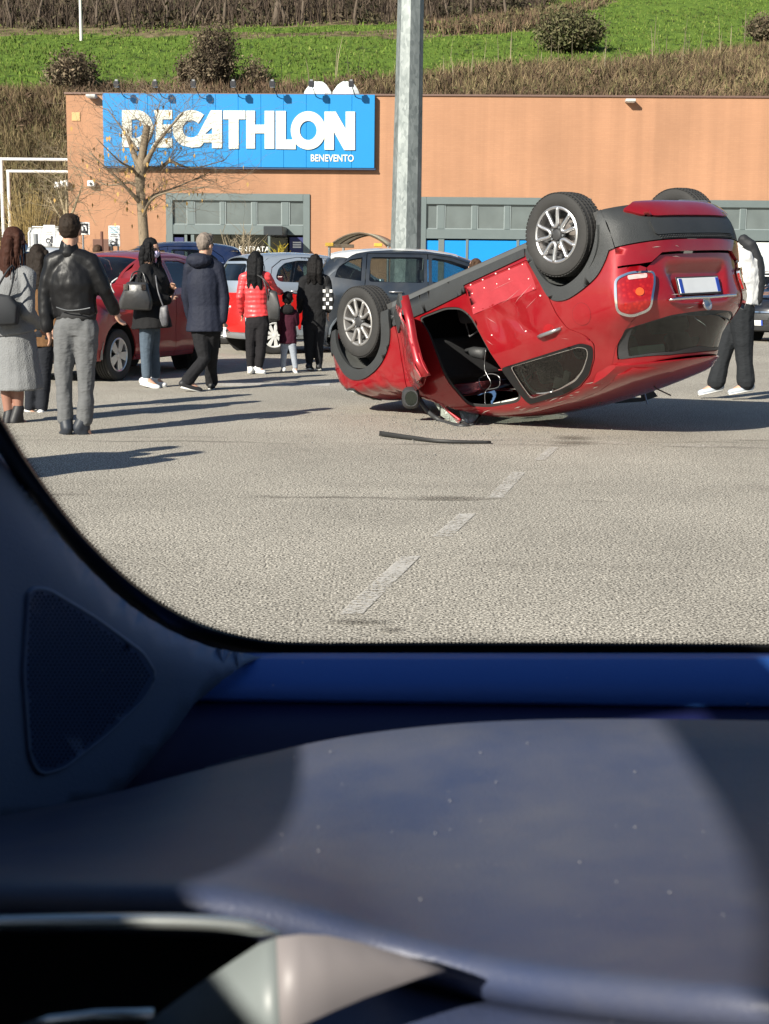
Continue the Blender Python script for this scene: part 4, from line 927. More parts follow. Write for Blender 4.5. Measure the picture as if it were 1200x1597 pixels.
ALLOY = mat('alloy_silver', (.62, .62, .63), .32, .85, .08, 5); ALLOYD = mat('alloy_dusty', (.36, .35, .34), .45, .6, .15, 5); RIMD = mat('rim_inner_dark', (.06, .06, .062), .5, .4)
BRAKE = mat('brake_disc', (.25, .22, .2), .4, .8)
def make_wheel(parent, c, R=.335, rim=.22, w=.21, alloy=ALLOY, side=-1, style='U', seed=0, steer=0., hi=True):
    """wheel with its outer face towards side*y"""
    root = empty('wheel', c, steer, parent); s = side
    t = MB(); hw = w / 2; n = 48 if hi else 28
    prof = [(rim - .005, -hw * .8), (rim + .02, -hw * .98), (R * .87, -hw * 1.02), (R * .955, -hw * .93), (R * .985, -hw * .78)]
    grooves = (-.55, -.2, .2, .55)
    for g in grooves:
        prof += [(R * (1 - .012 * abs(g) ** 2), hw * (g - .045)), (R * .972, hw * (g - .035)), (R * .972, hw * (g + .035)), (R, hw * (g + .045))]
    prof += [(R * .985, hw * .78), (R * .955, hw * .93), (R * .87, hw * 1.02), (rim + .02, hw * .98), (rim - .005, hw * .8)]
    t.lathe(prof, n, 1); ty = t.build('tyre', rubber, root, auto=35)
    if hi:   # tread blocks on the shoulders
        b = MB()
        for k in range(64):
            a = 2 * math.pi * k / 64; ca, sa = math.cos(a), math.sin(a); M = np.array([[ca, 0, -sa], [0, 1, 0], [sa, 0, ca]])
            for y in (-.79, .79, -.37, .37, 0): b.box(M @ V3(R * .997 if abs(y) < .7 else R * .985, hw * y, 0), (.006, hw * .2, R * .07), M)
        b.build('tread', rubber, ty)
    r = MB(); f = s * hw
    r.lathe([(rim, f * .82), (rim + .004, f * .9), (rim - .006, f * .95), (rim - .018, f * .9), (rim - .028, f * .5), (rim - .035, -f * .8)], n, 1)
    r.build('rim', alloy, root, auto=40)
    MB().lathe([(rim - .034, -f * .3), (.02, -f * .25)], n, 1).build('barrel', RIMD, root, True)
    MB().lathe([(.14, f * .02), (.14, -f * .15), (.03, f * .12), (.0, f * .12)], 28, 1).build('brake_disc', BRAKE, root, auto=30)
    if style == 'U':
        for k in range(5):
            c0 = math.radians(-90 + 72 * k + seed); sp = MB(); pts = []
            for rr_, da in ((rim - .008, 17), (rim * .72, 16), (rim * .50, 17), (rim * .36, 14), (rim * .30, 0), (rim * .36, -14), (rim * .50, -17), (rim * .72, -16), (rim - .008, -17)):
                a = c0 + math.radians(da) ; pts.append((rr_ * math.cos(a), f * (.70 + .12 * (rr_ / rim)), rr_ * math.sin(a)))
            sp.tube([tuple(p) for p in spline(pts, 3)], .016, 6, upv=(0, 1, 0), flat=1.5); sp.build('spoke', alloy, root, True)
        h = MB(); h.lathe([(0, f * .9), (.03, f * .9), (.042, f * .86), (.055, f * .7), (.06, f * .3)], 10, 1); h.build('hub_cap', RIMD, root, auto=30)
        for k in range(5):
            a = math.radians(-54 + 72 * k + seed); MB().lathe([(0, f * .82), (.010, f * .82), (.011, f * .6)], 6, 1, (.062 * math.cos(a), 0, .062 * math.sin(a))).build('wheel_bolt', greymetal, root)
    else:
        n_ = 9 if style == 'cover' else 5
        for k in range(n_):
            a = 2 * math.pi * k / n_ + seed; sp = MB(); d = (.045 if n_ == 5 else .022)
            q = [(.03, d * .8), (rim - .01, d * 1.35)]
            vs = []
            for y in (f * .6, f * .85):
                for rr_, hw_ in q:
                    for sg in (-1, 1): vs.append((rr_ * math.cos(a) - sg * hw_ * math.sin(a), y, rr_ * math.sin(a) + sg * hw_ * math.cos(a)))
            sp.add(vs, [(0, 1, 3, 2), (4, 6, 7, 5), (0, 2, 6, 4), (1, 5, 7, 3), (0, 4, 5, 1), (2, 3, 7, 6)]); sp.build('spoke', alloy, root)
        MB().lathe([(0, f * .9), (.035, f * .88), (.05, f * .6)], 12, 1).build('hub_cap', alloy, root, auto=30)
    return root
CHR2 = mat('satin_silver', (.45, .45, .46), .3, .8, .1)
GLD = glassmat('dark_car_glass', (.6, .7, .68), 1.0, .72)
SIDETOP = [(-.12, 1.47), (0, 1.535), (.2, 1.57), (.5, 1.59), (1.0, 1.575), (1.35, 1.53), (1.6, 1.455), (1.9, 1.32), (2.15, 1.185), (2.3, 1.135), (2.5, 1.08), (2.8, 1.035), (3.0, .975), (3.12, .88)]
SEAM_R = [(.24, -.38), (.34, -.45), (.46, -.48), (.56, -.49), (.72, -.47), (.9, -.46), (1.05, -.465), (1.12, -.45), (1.19, -.40), (1.3, -.27), (1.40, -.17), (1.47, -.12)]
def rseam(z): a = np.array(SEAM_R); return float(np.interp(z, a[:, 0], a[:, 1]))
def stop(x): a = np.array(SIDETOP); return float(np.interp(x, a[:, 0], a[:, 1]))
FSEAM = [(.26, 3.10), (.45, 3.2), (.7, 3.2), (.88, 3.12)]
def ysd(h, x, z): return -float(h.on([(x, z)], 'R')[0][1])
def warp(pts, sx, sz, mid=None): return [(p[0] * sx, p[1] * sz) for p in pts]

def mk_hull(kind, L=1.0, H=1.0, Wd=1.0):
    top = [(-.9, 1.30), (-.62, 1.42), (-.45, 1.52), (-.25, 1.57), (0, 1.60), (.5, 1.625), (1.0, 1.61), (1.4, 1.555), (1.7, 1.46), (2.0, 1.31), (2.3, 1.165), (2.5, 1.11), (2.8, 1.065), (3.1, 1.0), (3.3, .92), (3.5, .78)]
    wid = [(-.9, .74), (-.5, .81), (0, .865), (.6, .86), (1.3, .865), (2.0, .865), (2.6, .87), (3.0, .85), (3.3, .79), (3.6, .70)]
    ins = [(.1, .10), (.25, .05), (.38, .015), (.5, .012), (.62, .014), (.8, .0), (.95, .0), (1.05, .012), (1.15, .045), (1.22, .075), (1.35, .13), (1.5, .215), (1.6, .30), (1.8, .45)]
    rear = [(.1, -.45), (.22, -.56), (.34, -.66), (.46, -.70), (.6, -.70), (.72, -.68), (.85, -.665), (1.05, -.665), (1.15, -.63), (1.3, -.54), (1.48, -.43), (1.7, -.30)]
    fr = [(.1, 3.2), (.25, 3.34), (.45, 3.42), (.7, 3.42), (.82, 3.36), (.92, 3.24), (1.0, 3.08), (1.2, 2.7)]
    f = lambda P, a, b: [(p[0] * a, p[1] * b) for p in P]
    return Hull(f(top, L, H), f(wid, L, Wd), f(ins, H, 1), f(rear, H, L), f(fr, H, L), bottom=.22 * H, rr=(.26, .85 * Wd, 3.5), fr=(.30, .80 * Wd, 2.5))
def parked_car(name, label, paintm, pos, fwd, L=1.0, H=1.0, Wd=1.0, kind='hatch', group=None, livery=None, alloy='five', hi=False, glass=None, cat='car', plate=True, roofm=None):
    """car standing on its wheels; pos is the middle of its footprint, fwd the way its nose points"""
    h = mk_hull(kind, L, H, Wd); glass = glass or GLD; S = lambda P: [(p[0] * L, p[1] * H) for p in P]; B = lambda P: [(p[0] * Wd, p[1] * H) for p in P]
    fwd = V3(fwd[0], fwd[1], 0); fwd /= np.linalg.norm(fwd); rz = math.atan2(fwd[1], fwd[0]); o0 = V3(pos[0], pos[1], 0) - fwd * 1.36 * L
    root = empty(name, o0, rz); tag(root, label, cat, group)
    kw = dict(step=.16, bstep=.08, th=.015)
    fender = arc2(2.57, .33, .41, 0, 180, 12) + [(2.16, .24), (2.085, .24), (2.085, .9), (2.12, 1.15), (2.16, 1.18), (2.3, 1.135), (2.5, 1.08), (2.8, 1.035), (3.0, .975), (3.12, .88), (3.2, .7), (3.2, .45), (3.1, .26), (2.98, .26)]
    fdoor = [(2.075, .24), (2.075, .9), (2.10, 1.14), (1.9, 1.27), (1.6, 1.405), (1.35, 1.485), (1.02, 1.53), (1.02, .24)]
    fwin = [(1.98, 1.145), (1.87, 1.245), (1.58, 1.37), (1.34, 1.445), (1.07, 1.485), (1.07, 1.13)]
    if kind == 'wagon':
        rdoor = [(1.01, .24), (1.01, 1.53), (.16, 1.53), (.13, 1.1), (.22, .85), (.36, .58), (.42, .33), (.42, .24)]; rwin = [(.96, 1.13), (.96, 1.487), (.21, 1.485), (.18, 1.14)]
        q_in = [(.12, 1.1), (.15, 1.54), (1.02, 1.54)]; qwin = [(.07, 1.15), (.09, 1.48), (-.08, 1.45), (-.26, 1.34), (-.30, 1.20)]
    else:
        rdoor = [(1.01, .24), (1.01, 1.53), (.5, 1.535), (.2, 1.49), (.0, 1.37), (-.06, 1.2), (.10, 1.0), (.22, .80), (.36, .58), (.42, .33), (.42, .24)]; rwin = [(.96, 1.13), (.96, 1.487), (.5, 1.49), (.24, 1.445), (.1, 1.35), (.03, 1.2), (.10, 1.15)]
        q_in = [(.09, 1.0), (-.07, 1.2), (-.01, 1.38), (.19, 1.50), (.5, 1.545), (1.02, 1.54)]; qwin = None
    quarter = [(-.49, .56), (-.47, .72), (-.46, .9), (-.465, 1.05), (-.45, 1.12), (-.40, 1.19), (-.27, 1.3), (-.17, 1.4), (-.12, 1.47)] + SIDETOP[1:9] + [(2.12, 1.155), (1.9, 1.283), (1.6, 1.417), (1.35, 1.497)] + q_in[::-1] + [(.21, .80)] + arc2(0, .33, .41, 62, 175, 10) + [(-.42, .24), (-.38, .24), (-.45, .34), (-.48, .46)]
    for sd in 'RL':
        panel('fender', h, S(fender), sd, paintm, root, **kw)
        for nm, out, win in (('front_door', fdoor, fwin), ('rear_door', rdoor, rwin)):
            d = panel(nm, h, S(out), sd, paintm, root, [S(roundpoly(win, .04, 2))], **kw)
            panel('side_window', h, S([(p[0], p[1]) for p in roundpoly(win, .03, 2)]), sd, glass, d, off=-.012, th=0, step=.3, bstep=.12)
            x0 = min(p[0] for p in out) + .12; sg = -1 if sd == 'R' else 1
            if nm == 'rear_door': x0 += .22
            P = h.on(S([(x0, 1.0), (x0 + .09, 1.0), (x0 + .18, 1.0)]), sd); N_ = h.normal(P)
            MB().tube([P[0], P[0] + N_[0] * .03, P[1] + N_[1] * .04, P[2] + N_[2] * .03, P[2]], .012, 6).build('door_handle', CHR2, d, True)
        panel('quarter_panel', h, S(quarter), sd, paintm, root, [S(qwin)] if qwin else [], **kw)
        if qwin: panel('side_window', h, S(qwin), sd, glass, root, off=-.012, th=0, step=.3, bstep=.1)
        panel('sill', h, S([(2.2, .215), (2.2, .30), (.38, .30), (.38, .215)]), sd, blackp, root, off=.006, step=.3, bstep=.15)
        sg = -1 if sd == 'R' else 1
        M = h.on(S([(1.98, 1.12)]), sd)[0]; mi = MB(); mi.box(M + V3(-.02, sg * .11, .03), (.10, .17, .13)); mm = bevel(mi.build('wing_mirror', paintm, root), .03, 3)
        MB().box(M + V3(-.075, sg * .115, .03), (.008, .14, .10)).build('mirror_glass', chrome, mm)
    ys = lambda x: ysd(h, x * L, stop(x) * H) / 1.0
    rx = [-.12, 0, .2, .5, 1.0, 1.35, 1.45]; L_ = [(x * L, -ys(x)) for x in rx]; R_ = [(x * L, ys(x)) for x in rx]
    tgx = -.36
    panel('roof', h, [(tgx * L, -.60 * Wd), *L_, *R_[::-1], (tgx * L, .60 * Wd)], 'T', roofm or paintm, root, **kw)
    wx = [1.46, 1.6, 1.9, 2.15, 2.29]; panel('windscreen', h, [(x * L, -ys(x) + .03) for x in wx] + [(x * L, ys(x) - .03) for x in wx[::-1]], 'T', glass, root, off=-.008, th=0, step=.25, bstep=.12)
    for sg in (-1, 1): panel('pillar', h, [(x * L, sg * ys(x)) for x in wx] + [(x * L, sg * (ys(x) - .035)) for x in wx[::-1]], 'T', paintm, root, **kw)
    hx = [2.31, 2.5, 2.8, 3.0, 3.08]; panel('bonnet', h, [(x * L, -ys(x)) for x in hx] + [(x * L, ys(x)) for x in hx[::-1]], 'T', paintm, root, **kw)
    fy = lambda z: ysd(h, float(np.interp(z, [p[0] for p in FSEAM], [p[1] for p in FSEAM])) * L, z * H)
    fz = [.26, .45, .7, .88]; panel('front_bumper', h, [(-fy(z), z * H) for z in fz] + [(-.5 * Wd, .955 * H), (.5 * Wd, .955 * H)] + [(fy(z), z * H) for z in fz[::-1]], 'F', paintm, root, **kw)
    panel('grille', h, B([(-.36, .50), (.36, .50), (.42, .64), (-.42, .64)]), 'F', blackp, root, off=.01, step=.2)
    panel('lower_grille', h, B([(-.45, .27), (.45, .27), (.5, .40), (-.5, .40)]), 'F', blackp, root, off=.01, step=.2)
    panel('chrome_bar', h, B([(-.40, .665), (.40, .665), (.40, .69), (-.40, .69)]), 'F', chrome, root, off=.02, step=.2)
    for sg in (-1, 1):
        hl = [(.44, .68), (.66, .70), (.76, .80), (.74, .88), (.60, .88), (.45, .80)]; hl = [(sg * p[0] * Wd, p[1] * H) for p in roundpoly(hl, .04, 3)]
        panel('headlight', h, hl, 'F', mat('headlight_glass', (.62, .65, .68), .12, .3, .2, 12, 0, 40, 1.0), root, off=.014, step=.15)
        MB().lathe([(0, 0), (.035, 0), (.04, -.02)], 12, 0, (3.36 * L, sg * .60 * Wd, .36 * H)).build('fog_lamp', chrome, root)
    # tail
    zs = [.24, .34, .46, .56, .72, .9, 1.05, 1.12]; yq = lambda z: ysd(h, rseam(z) * L, z * H)
    panel('rear_bumper', h, [(-yq(z), z * H) for z in zs[:5]] + [(yq(z), z * H) for z in zs[:5][::-1]], 'B', paintm, root, **kw)
    z2 = [.73, .9, 1.05, 1.12, 1.19, 1.3, 1.40, 1.47]; gw = [(-.62, 1.16), (.62, 1.16), (.60, 1.32), (.55, 1.43), (-.55, 1.43), (-.60, 1.32)]
    panel('tailgate', h, [(-yq(z), z * H) for z in z2] + [(yq(z), z * H) for z in z2[::-1]], 'B', paintm, root, [B(roundpoly(gw, .05, 2))], **kw)
    panel('rear_window', h, B(roundpoly(gw, .04, 2)), 'B', glass, root, off=-.012, th=0, step=.3, bstep=.12)
    for sg in (-1, 1):
        tl = [(sg * p[0] * Wd, p[1] * H) for p in ((.55, .84), (.74, .84), (.77, .95), (.74, 1.08), (.60, 1.08))]
        panel('tail_lamp', h, tl, 'B', mat('tail_lamp_red', (.45, .012, .01), .15, 0, .3, 20, 0, 40, 1.0), root, off=.012, step=.2)
    if plate:
        for pj, z, y0 in (('F', .44, 0), ('B', .88, 0)):
            pl = panel('number_plate', h, [(-.26, (z - .055) * H), (.26, (z - .055) * H), (.26, (z + .055) * H), (-.26, (z + .055) * H)], pj, whitepl, root, off=.022, step=.3, bstep=.2)
            for sg in (-1, 1): panel('blue_band', h, [(sg * .26, (z - .055) * H), (sg * .225, (z - .055) * H), (sg * .225, (z + .055) * H), (sg * .26, (z + .055) * H)], pj, mat('plate_blue', (.02, .06, .35), .5), pl, off=.024, step=.3, bstep=.2)
    # underbody, cabin
    MB().bx(-.45 * L, 3.15 * L, -.70 * Wd, .70 * Wd, .22 * H, .30 * H).build('floor_pan', darkint, root)
    MB().bx(2.2 * L, 3.1 * L, -.5 * Wd, .5 * Wd, .3 * H, .8 * H).build('engine', darkint, root)
    bevel(MB().bx(1.95 * L, 2.25 * L, -.68 * Wd, .68 * Wd, .8 * H, 1.04 * H).build('dashboard', darkint, root), .04)
    seat = mat('seat_fabric', (.05, .05, .055), .9)
    for x, ys_ in ((1.05, (-.36, .36)), (.25, (-.36, .36))):
        for y in ys_:
            m_ = MB(); R_y = rot3(0, -.2, 0); m_.box((x * L, y, .88 * H), (.12, .46, .55), R_y); s_ = bevel(m_.build('seat', seat, root), .05, 3)
            bevel(MB().box((x * L - .09, y, 1.24 * H), (.09, .26, .17)).build('headrest', seat, s_), .03, 3)
            bevel(MB().box((x * L + .22, y, .58 * H), (.5, .48, .16)).build('seat_cushion', seat, s_), .04, 2)
    st = MB(); st.tube([(1.83 * L + .1 * math.sin(a) * .35, .36 + .18 * math.cos(a), .98 * H + .18 * math.sin(a)) for a in np.linspace(0, 2 * np.pi, 21)[:-1]], .014, 6, closed=True); st.build('steering_wheel', blackp, root, True)
    for x in (0, 2.57):
        for sg in (-1, 1):
            make_wheel(root, (x * L, sg * (.76 * Wd - .02), .315), .315, .205, .19, whitepl if alloy == 'cover' else ALLOY, sg, alloy, seed=.3 * x, hi=hi)
            ar = MB(); n = 14; vs = []
            for i in range(n + 1):
                a = math.radians(-8 + 196 * i / n)
                for yy in (.84, .45): vs.append((x * L + .405 * math.cos(a), sg * yy * Wd, .33 + .405 * math.sin(a)))
            ar.add(vs, [(2 * i, 2 * i + 1, 2 * i + 3, 2 * i + 2) for i in range(n)]); ar.add([(x * L + .4 * math.cos(a), sg * .45 * Wd, .33 + .4 * math.sin(a)) for a in np.linspace(0, 2 * np.pi, 17)[:-1]], [tuple(range(16))])
            ar.build('wheel_arch', darkint, root)
    return root, h
RED2 = paint('paint_red', (.30, .012, .015), .2, .35); WHITE = paint('paint_white', (.70, .70, .69), 0, .4); GREY = paint('paint_slate', (.022, .030, .042), .4, .35, .10); DBLUE = paint('paint_dark_blue', (.015, .03, .09), .3, .3)
SILV = paint('paint_silver_blue', (.42, .48, .55), .5, .35); BLK = paint('paint_black_blue', (.012, .014, .02), .2, .3)
def gp(px, py): p = on_ground(px, py); return p
def cpos(px, d): p = at_depth(px, 430, d); return (p[0], d)
parked_car('red_hatchback', 'red parked car behind the woman with the black handbag, nose towards the camera', RED2, cpos(168, 18.6), (-.33, -.944), .93, .985, .96, group='parked cars', hi=True)
parked_car('white_car', 'white parked car whose roof shows between the grey coat woman and the leather jacket man', WHITE, cpos(45, 24.0), (-.15, -1), .98, 1.07, 1.0, group='parked cars')
parked_car('dark_blue_car', 'dark blue parked car whose roof shows behind the red hatchback', DBLUE, cpos(225, 27), (-.9, -.3), 1.0, 1.17, 1.0, group='parked cars')
parked_car('red_car', 'red car roof showing behind the man in the navy coat', RED2, cpos(385, 29), (-.25, -1), .95, 1.06, .95, group='parked cars')
mpv, mh = parked_car('delivery_hatchback', 'silver blue car with red livery and white lettering behind the red puffer jacket woman', SILV, cpos(511, 24.7), (.90, .436), .95, 1.03, .98, group='parked cars', alloy='cover')
parked_car('grey_estate', 'slate grey tall estate car directly behind the upturned red car', GREY, cpos(700, 22.2), (1, .03), 1.06, 1.06, 1.0, 'wagon', group='parked cars', hi=True, roofm=WHITE)  # bright glare on the grey roof is painted as a white roof
parked_car('dark_saloon', 'dark car at the right edge beside the walking man', BLK, cpos(1262, 31.5), (-.72, -.69), 1.08, .93, 1.0, group='parked cars')
parked_car('small_white_car', 'small white car far back at the right edge', WHITE, cpos(1206, 46), (.25, 1), .9, .98, .92, group='parked cars')
# livery on the silver car: red film with white lettering on its tail and flank
LIV = mat('red_film', (.55, .012, .01), .4, 0, .1, 3, 0, 40, .5)
for sd in 'LR':
    panel('red_livery', mh, [(p[0] * .95, p[1] * 1.03) for p in ([(-.47, .52), (-.46, .72), (-.455, .9), (-.46, .99), (-.2, 1.0), (.3, .97), (.5, .93), (.52, .6), (.47, .40)] + arc2(0, .33, .44, 8, 165, 12) + [(-.44, .50)])], sd, LIV, mpv, off=.004, th=.002, step=.1, bstep=.05)
panel('red_livery', mh, [(-.74, .36), (.74, .36), (.73, 1.0), (-.73, 1.0)], 'B', LIV, mpv, off=.005, th=.002, step=.1, bstep=.06)
def hull_text(s, hull, proj, x0, z0, h, m, parent, flip=1, off=.012):
    o = text('lettering', s, 0, 0, h, m, None, 0, None, .02); me = o.data; co = np.array([v.co[:] for v in me.vertices])
    V = hull.on(np.stack([x0 + flip * co[:, 0], z0 + co[:, 2]], -1), proj); N = hull.normal(V); V = V + N * off
    me.vertices.foreach_set('co', V.ravel()); me.update(); o.parent = parent; return o
for s_, z_, h_, x_ in (('24', .86, .12, -.36), ('Bor', .66, .19, -.42), ('ZA', .52, .10, -.36)):
    hull_text(s_, mh, 'R', x_, z_, h_, WTXT, mpv)
    hull_text(s_, mh, 'B', -.05, z_, h_, WTXT, mpv, -1)
# ------------------------------------------------------------------ the upturned car
RP = (1.873, 12.2, 1.93, 2.287, .302, -.033)
RCR = rot3(RP[3], RP[4], math.pi + RP[5]); RCT = V3(*RP[:3]) - RCR @ V3(.085, 0, 0)
RH = Hull(
    top=[(-.9, 1.30), (-.62, 1.42), (-.45, 1.52), (-.25, 1.57), (0, 1.60), (.5, 1.625), (1.0, 1.61), (1.4, 1.555), (1.7, 1.46), (2.0, 1.31), (2.3, 1.165), (2.5, 1.11), (2.8, 1.065), (3.1, 1.0), (3.3, .92), (3.5, .78)],
    wid=[(-.9, .74), (-.5, .81), (0, .865), (.6, .86), (1.3, .865), (2.0, .865), (2.6, .875), (3.0, .85), (3.3, .79), (3.6, .70)],
    inset=[(.1, .10), (.25, .05), (.38, .015), (.5, .012), (.62, .014), (.8, .0), (.95, .0), (1.05, .012), (1.15, .045), (1.22, .075), (1.35, .13), (1.5, .215), (1.6, .30), (1.8, .45)],
    rear=[(.1, -.45), (.22, -.56), (.34, -.66), (.46, -.70), (.6, -.70), (.72, -.68), (.85, -.665), (1.05, -.665), (1.15, -.63), (1.3, -.54), (1.48, -.43), (1.7, -.30)],
    front=[(.1, 3.2), (.25, 3.34), (.45, 3.42), (.7, 3.42), (.82, 3.36), (.92, 3.24), (1.0, 3.08), (1.2, 2.7)], rtop=.30)
REDP = paint('paint_crimson', (.30, .003, .009), .3, .36, .09, (.35, .25, .2))
CLAD = mat('cladding_grey', (.030, .032, .033), .55, 0, .25, 7, .25, 160); INNER = mat('bare_red_inner', (.36, .012, .018), .45, 0, .15, 6, 0, 40, .4)
rc_root = bpy.data.objects.new('overturned_car', None); COL.objects.link(rc_root); rc_root.matrix_world = Matrix([[*RCR[i], RCT[i]] for i in range(3)] + [[0, 0, 0, 1]])
tag(rc_root, 'crimson red crossover lying upside down on its roof with a front door torn open', 'car')
SEAM_R[7:] = [(1.12, -.45), (1.19, -.335), (1.3, -.185), (1.40, -.11), (1.47, -.07)]
def crush(V):
    """flatten whatever would sink below the ground"""
    Wp = V @ RCR.T + RCT; z = Wp[:, 2]; lim = .012
    Wp[:, 2] = np.where(z < lim + .05, lim + .05 * np.exp((z - lim - .05) / .05), z)
    return (Wp - RCT) @ RCR
pk = dict(step=.06, bstep=.03, th=.014, post=crush)
def RPn(name, outl, proj, m, holes=(), **k):
    a = dict(pk); a.update(k); return panel(name, RH, outl, proj, m, rc_root, holes, **a)
opening = [(1.78, .49), (1.42, .495), (1.24, .545), (1.14, .64), (1.05, .81), (.96, 1.08), (.92, 1.30), (.90, 1.44), (1.0, 1.475), (1.33, 1.44), (1.52, 1.38), (1.60, 1.16), (1.63, .91), (1.69, .66)]
opening = roundpoly(opening, .06, 3)
rdoor = [(1.135, .40), (1.115, .6), (1.07, .80), (1.01, .95), (.97, 1.08), (.95, 1.17), (.92, 1.3), (.885, 1.515), (.5, 1.525), (.3, 1.50), (.14, 1.435), (.02, 1.33), (-.05, 1.22), (-.02, 1.14), (.10, 1.05), (.17, .91), (.21, .78), (.24, .67), (.33, .50), (.37, .40)]
rwin = roundpoly([(.86, 1.18), (.83, 1.475), (.5, 1.475), (.3, 1.45), (.17, 1.39), (.06, 1.30), (.02, 1.24), (.08, 1.205)], .04, 3)
rd_hole = roundpoly([(p[0], p[1]) for p in rdoor], .02, 2)
grow = lambda poly, d: [tuple(np.array(p) + (np.array(p) - np.mean(poly, 0)) / np.linalg.norm(np.array(p) - np.mean(poly, 0)) * d) for p in poly]
side_back = [(.36, .37), (.31, .51), (.25, .67), (.18, .77), (.04, .82), (-.14, .79), (-.30, .725), (-.40, .63), (-.44, .56)]
qout = [(-.485, .56), (-.47, .72), (-.46, .9), (-.465, 1.05), (-.45, 1.12), (-.335, 1.19), (-.185, 1.3), (-.11, 1.4), (-.07, 1.47), (0, 1.535), (.2, 1.57), (.5, 1.59), (1.0, 1.575), (1.35, 1.53), (1.6, 1.455), (1.9, 1.32), (2.12, 1.20),
        (2.12, 1.10), (2.09, .88), (2.09, .66), (2.09, .49), (2.05, .34), (.37, .33)] + side_back[1:]
RPn('body_side', qout, 'R', REDP, [opening, grow(rd_hole, .006)], step=.05)
RPn('body_side', qout, 'L', REDP, [grow(rd_hole, .006)], step=.09, bstep=.06)
def door_dent(V):
    """the pushed-in lower door with a diagonal buckle"""
    x, z = V[:, 0], V[:, 2]; W = V.copy(); k = np.exp(-(((x - .72) / .24) ** 2 + ((z - .80) / .17) ** 2)); u = (x - .7) * .8 + (z - .8)
    W[:, 1] += .030 * k + .010 * np.exp(-(u / .03) ** 2) * np.exp(-((x - .6) / .3) ** 2) * (z < 1.05) + .006 * np.sin(x * 23 + z * 9) * k - .006 * np.exp(-((z - .655 + .02 * np.sin(x * 9)) / .012) ** 2)
    return W
rdp = RPn('rear_door', rd_hole, 'R', REDP, [rwin], off=.004, step=.032, bstep=.022, post=door_dent)
RPn('rear_door', rd_hole, 'L', REDP, [rwin], off=.004, step=.09, bstep=.05)
wf = roundpoly([(.955, 1.165), (.885, 1.51), (.5, 1.518), (.3, 1.492), (.14, 1.43), (.025, 1.325), (-.035, 1.235), (.05, 1.185)], .04, 3)
for sd in 'RL':
    RPn('window_surround', wf, sd, mat('gloss_black', (.010, .010, .011), .3, 0, .2), [rwin], off=.009, th=.006)
    f = RPn('rear_window_glass', rwin, sd, GLD, off=-.01, th=0, step=.15)
    RPn('window_trim', [(p[0], p[1]) for p in rwin], sd, chrome if sd == 'R' else blackp, [grow(rwin, -.014)], off=.003, th=.004)
fender = [(2.10, .47), (2.10, .66), (2.10, .88), (2.13, 1.10), (2.14, 1.17), (2.3, 1.135), (2.5, 1.08), (2.8, 1.035), (3.0, .975), (3.12, .88), (3.2, .7), (3.2, .5), (3.06, .47), (2.99, .62), (2.92, .72), (2.80, .80), (2.62, .83), (2.42, .78), (2.28, .66), (2.20, .50)]
def dent(V):
    """buckled sheet metal on the nose and wing"""
    d = np.zeros(len(V))
    for (cx, cz, r, a) in ((3.05, .80, .16, .035), (2.45, .98, .22, .02), (3.1, .62, .12, .02), (2.7, .93, .12, .018)):
        q = ((V[:, 0] - cx) ** 2 + ((V[:, 2] - cz) * 1.5) ** 2) / r ** 2; d += a * np.exp(-q * 2) * np.cos(V[:, 0] * 40 + V[:, 2] * 25) + a * .6 * np.exp(-q * 2)
    W = V.copy(); W[:, 1] += d; return crush(W)
RPn('front_wing', fender, 'R', REDP, step=.045, bstep=.025, post=dent); RPn('front_wing', fender, 'L', REDP, step=.09, bstep=.05)
# wheel arch cladding, sills
aR_out = [(-.485, .57), (-.44, .575), (-.40, .635), (-.30, .735), (-.14, .80), (.04, .83), (.18, .785), (.25, .68), (.31, .52), (.36, .38), (.36, .31)]
aR_in = [(.29, .31), (.28, .46), (.22, .60), (.12, .69), (.0, .72), (-.17, .66), (-.31, .52), (-.38, .38), (-.385, .25), (-.40, .245), (-.45, .34), (-.48, .46)]
aF_out = [(2.14, .31), (2.165, .50), (2.25, .66), (2.40, .78), (2.62, .835), (2.81, .805), (2.93, .725), (3.0, .62), (3.06, .48), (3.18, .49), (3.19, .42), (3.08, .28)]
aF_in = [(2.96, .28), (2.95, .46), (2.88, .61), (2.76, .71), (2.6, .745), (2.44, .70), (2.33, .59), (2.27, .45), (2.25, .31)]
sp_o = lambda L_: [tuple(p) for p in spline(L_, 4)]
aR_out = aR_out[:2] + sp_o(aR_out[2:]); aR_in = sp_o(aR_in[:8]) + aR_in[8:]; aF_out = sp_o(aF_out[:9]) + aF_out[9:]; aF_in = sp_o(aF_in)
for sd in 'RL':
    RPn('arch_cladding', aR_out + aR_in, sd, CLAD, off=.016, th=.03); RPn('arch_cladding', aF_out + aF_in, sd, CLAD, off=.016, th=.03)
    RPn('sill_cladding', [(2.12, .31), (2.11, .475), (1.6, .47), (1.13, .45), (1.13, .385), (.38, .365), (.38, .30), (1.2, .30)], sd, CLAD, off=.014, th=.03)
    RPn('sill_edge', [(2.12, .245), (2.12, .31), (.36, .30), (.36, .245)], sd, mat('sill_lit_grey', (.075, .078, .078), .6), off=-.01, th=.03)  # lit edge of the sill put into a lighter grey
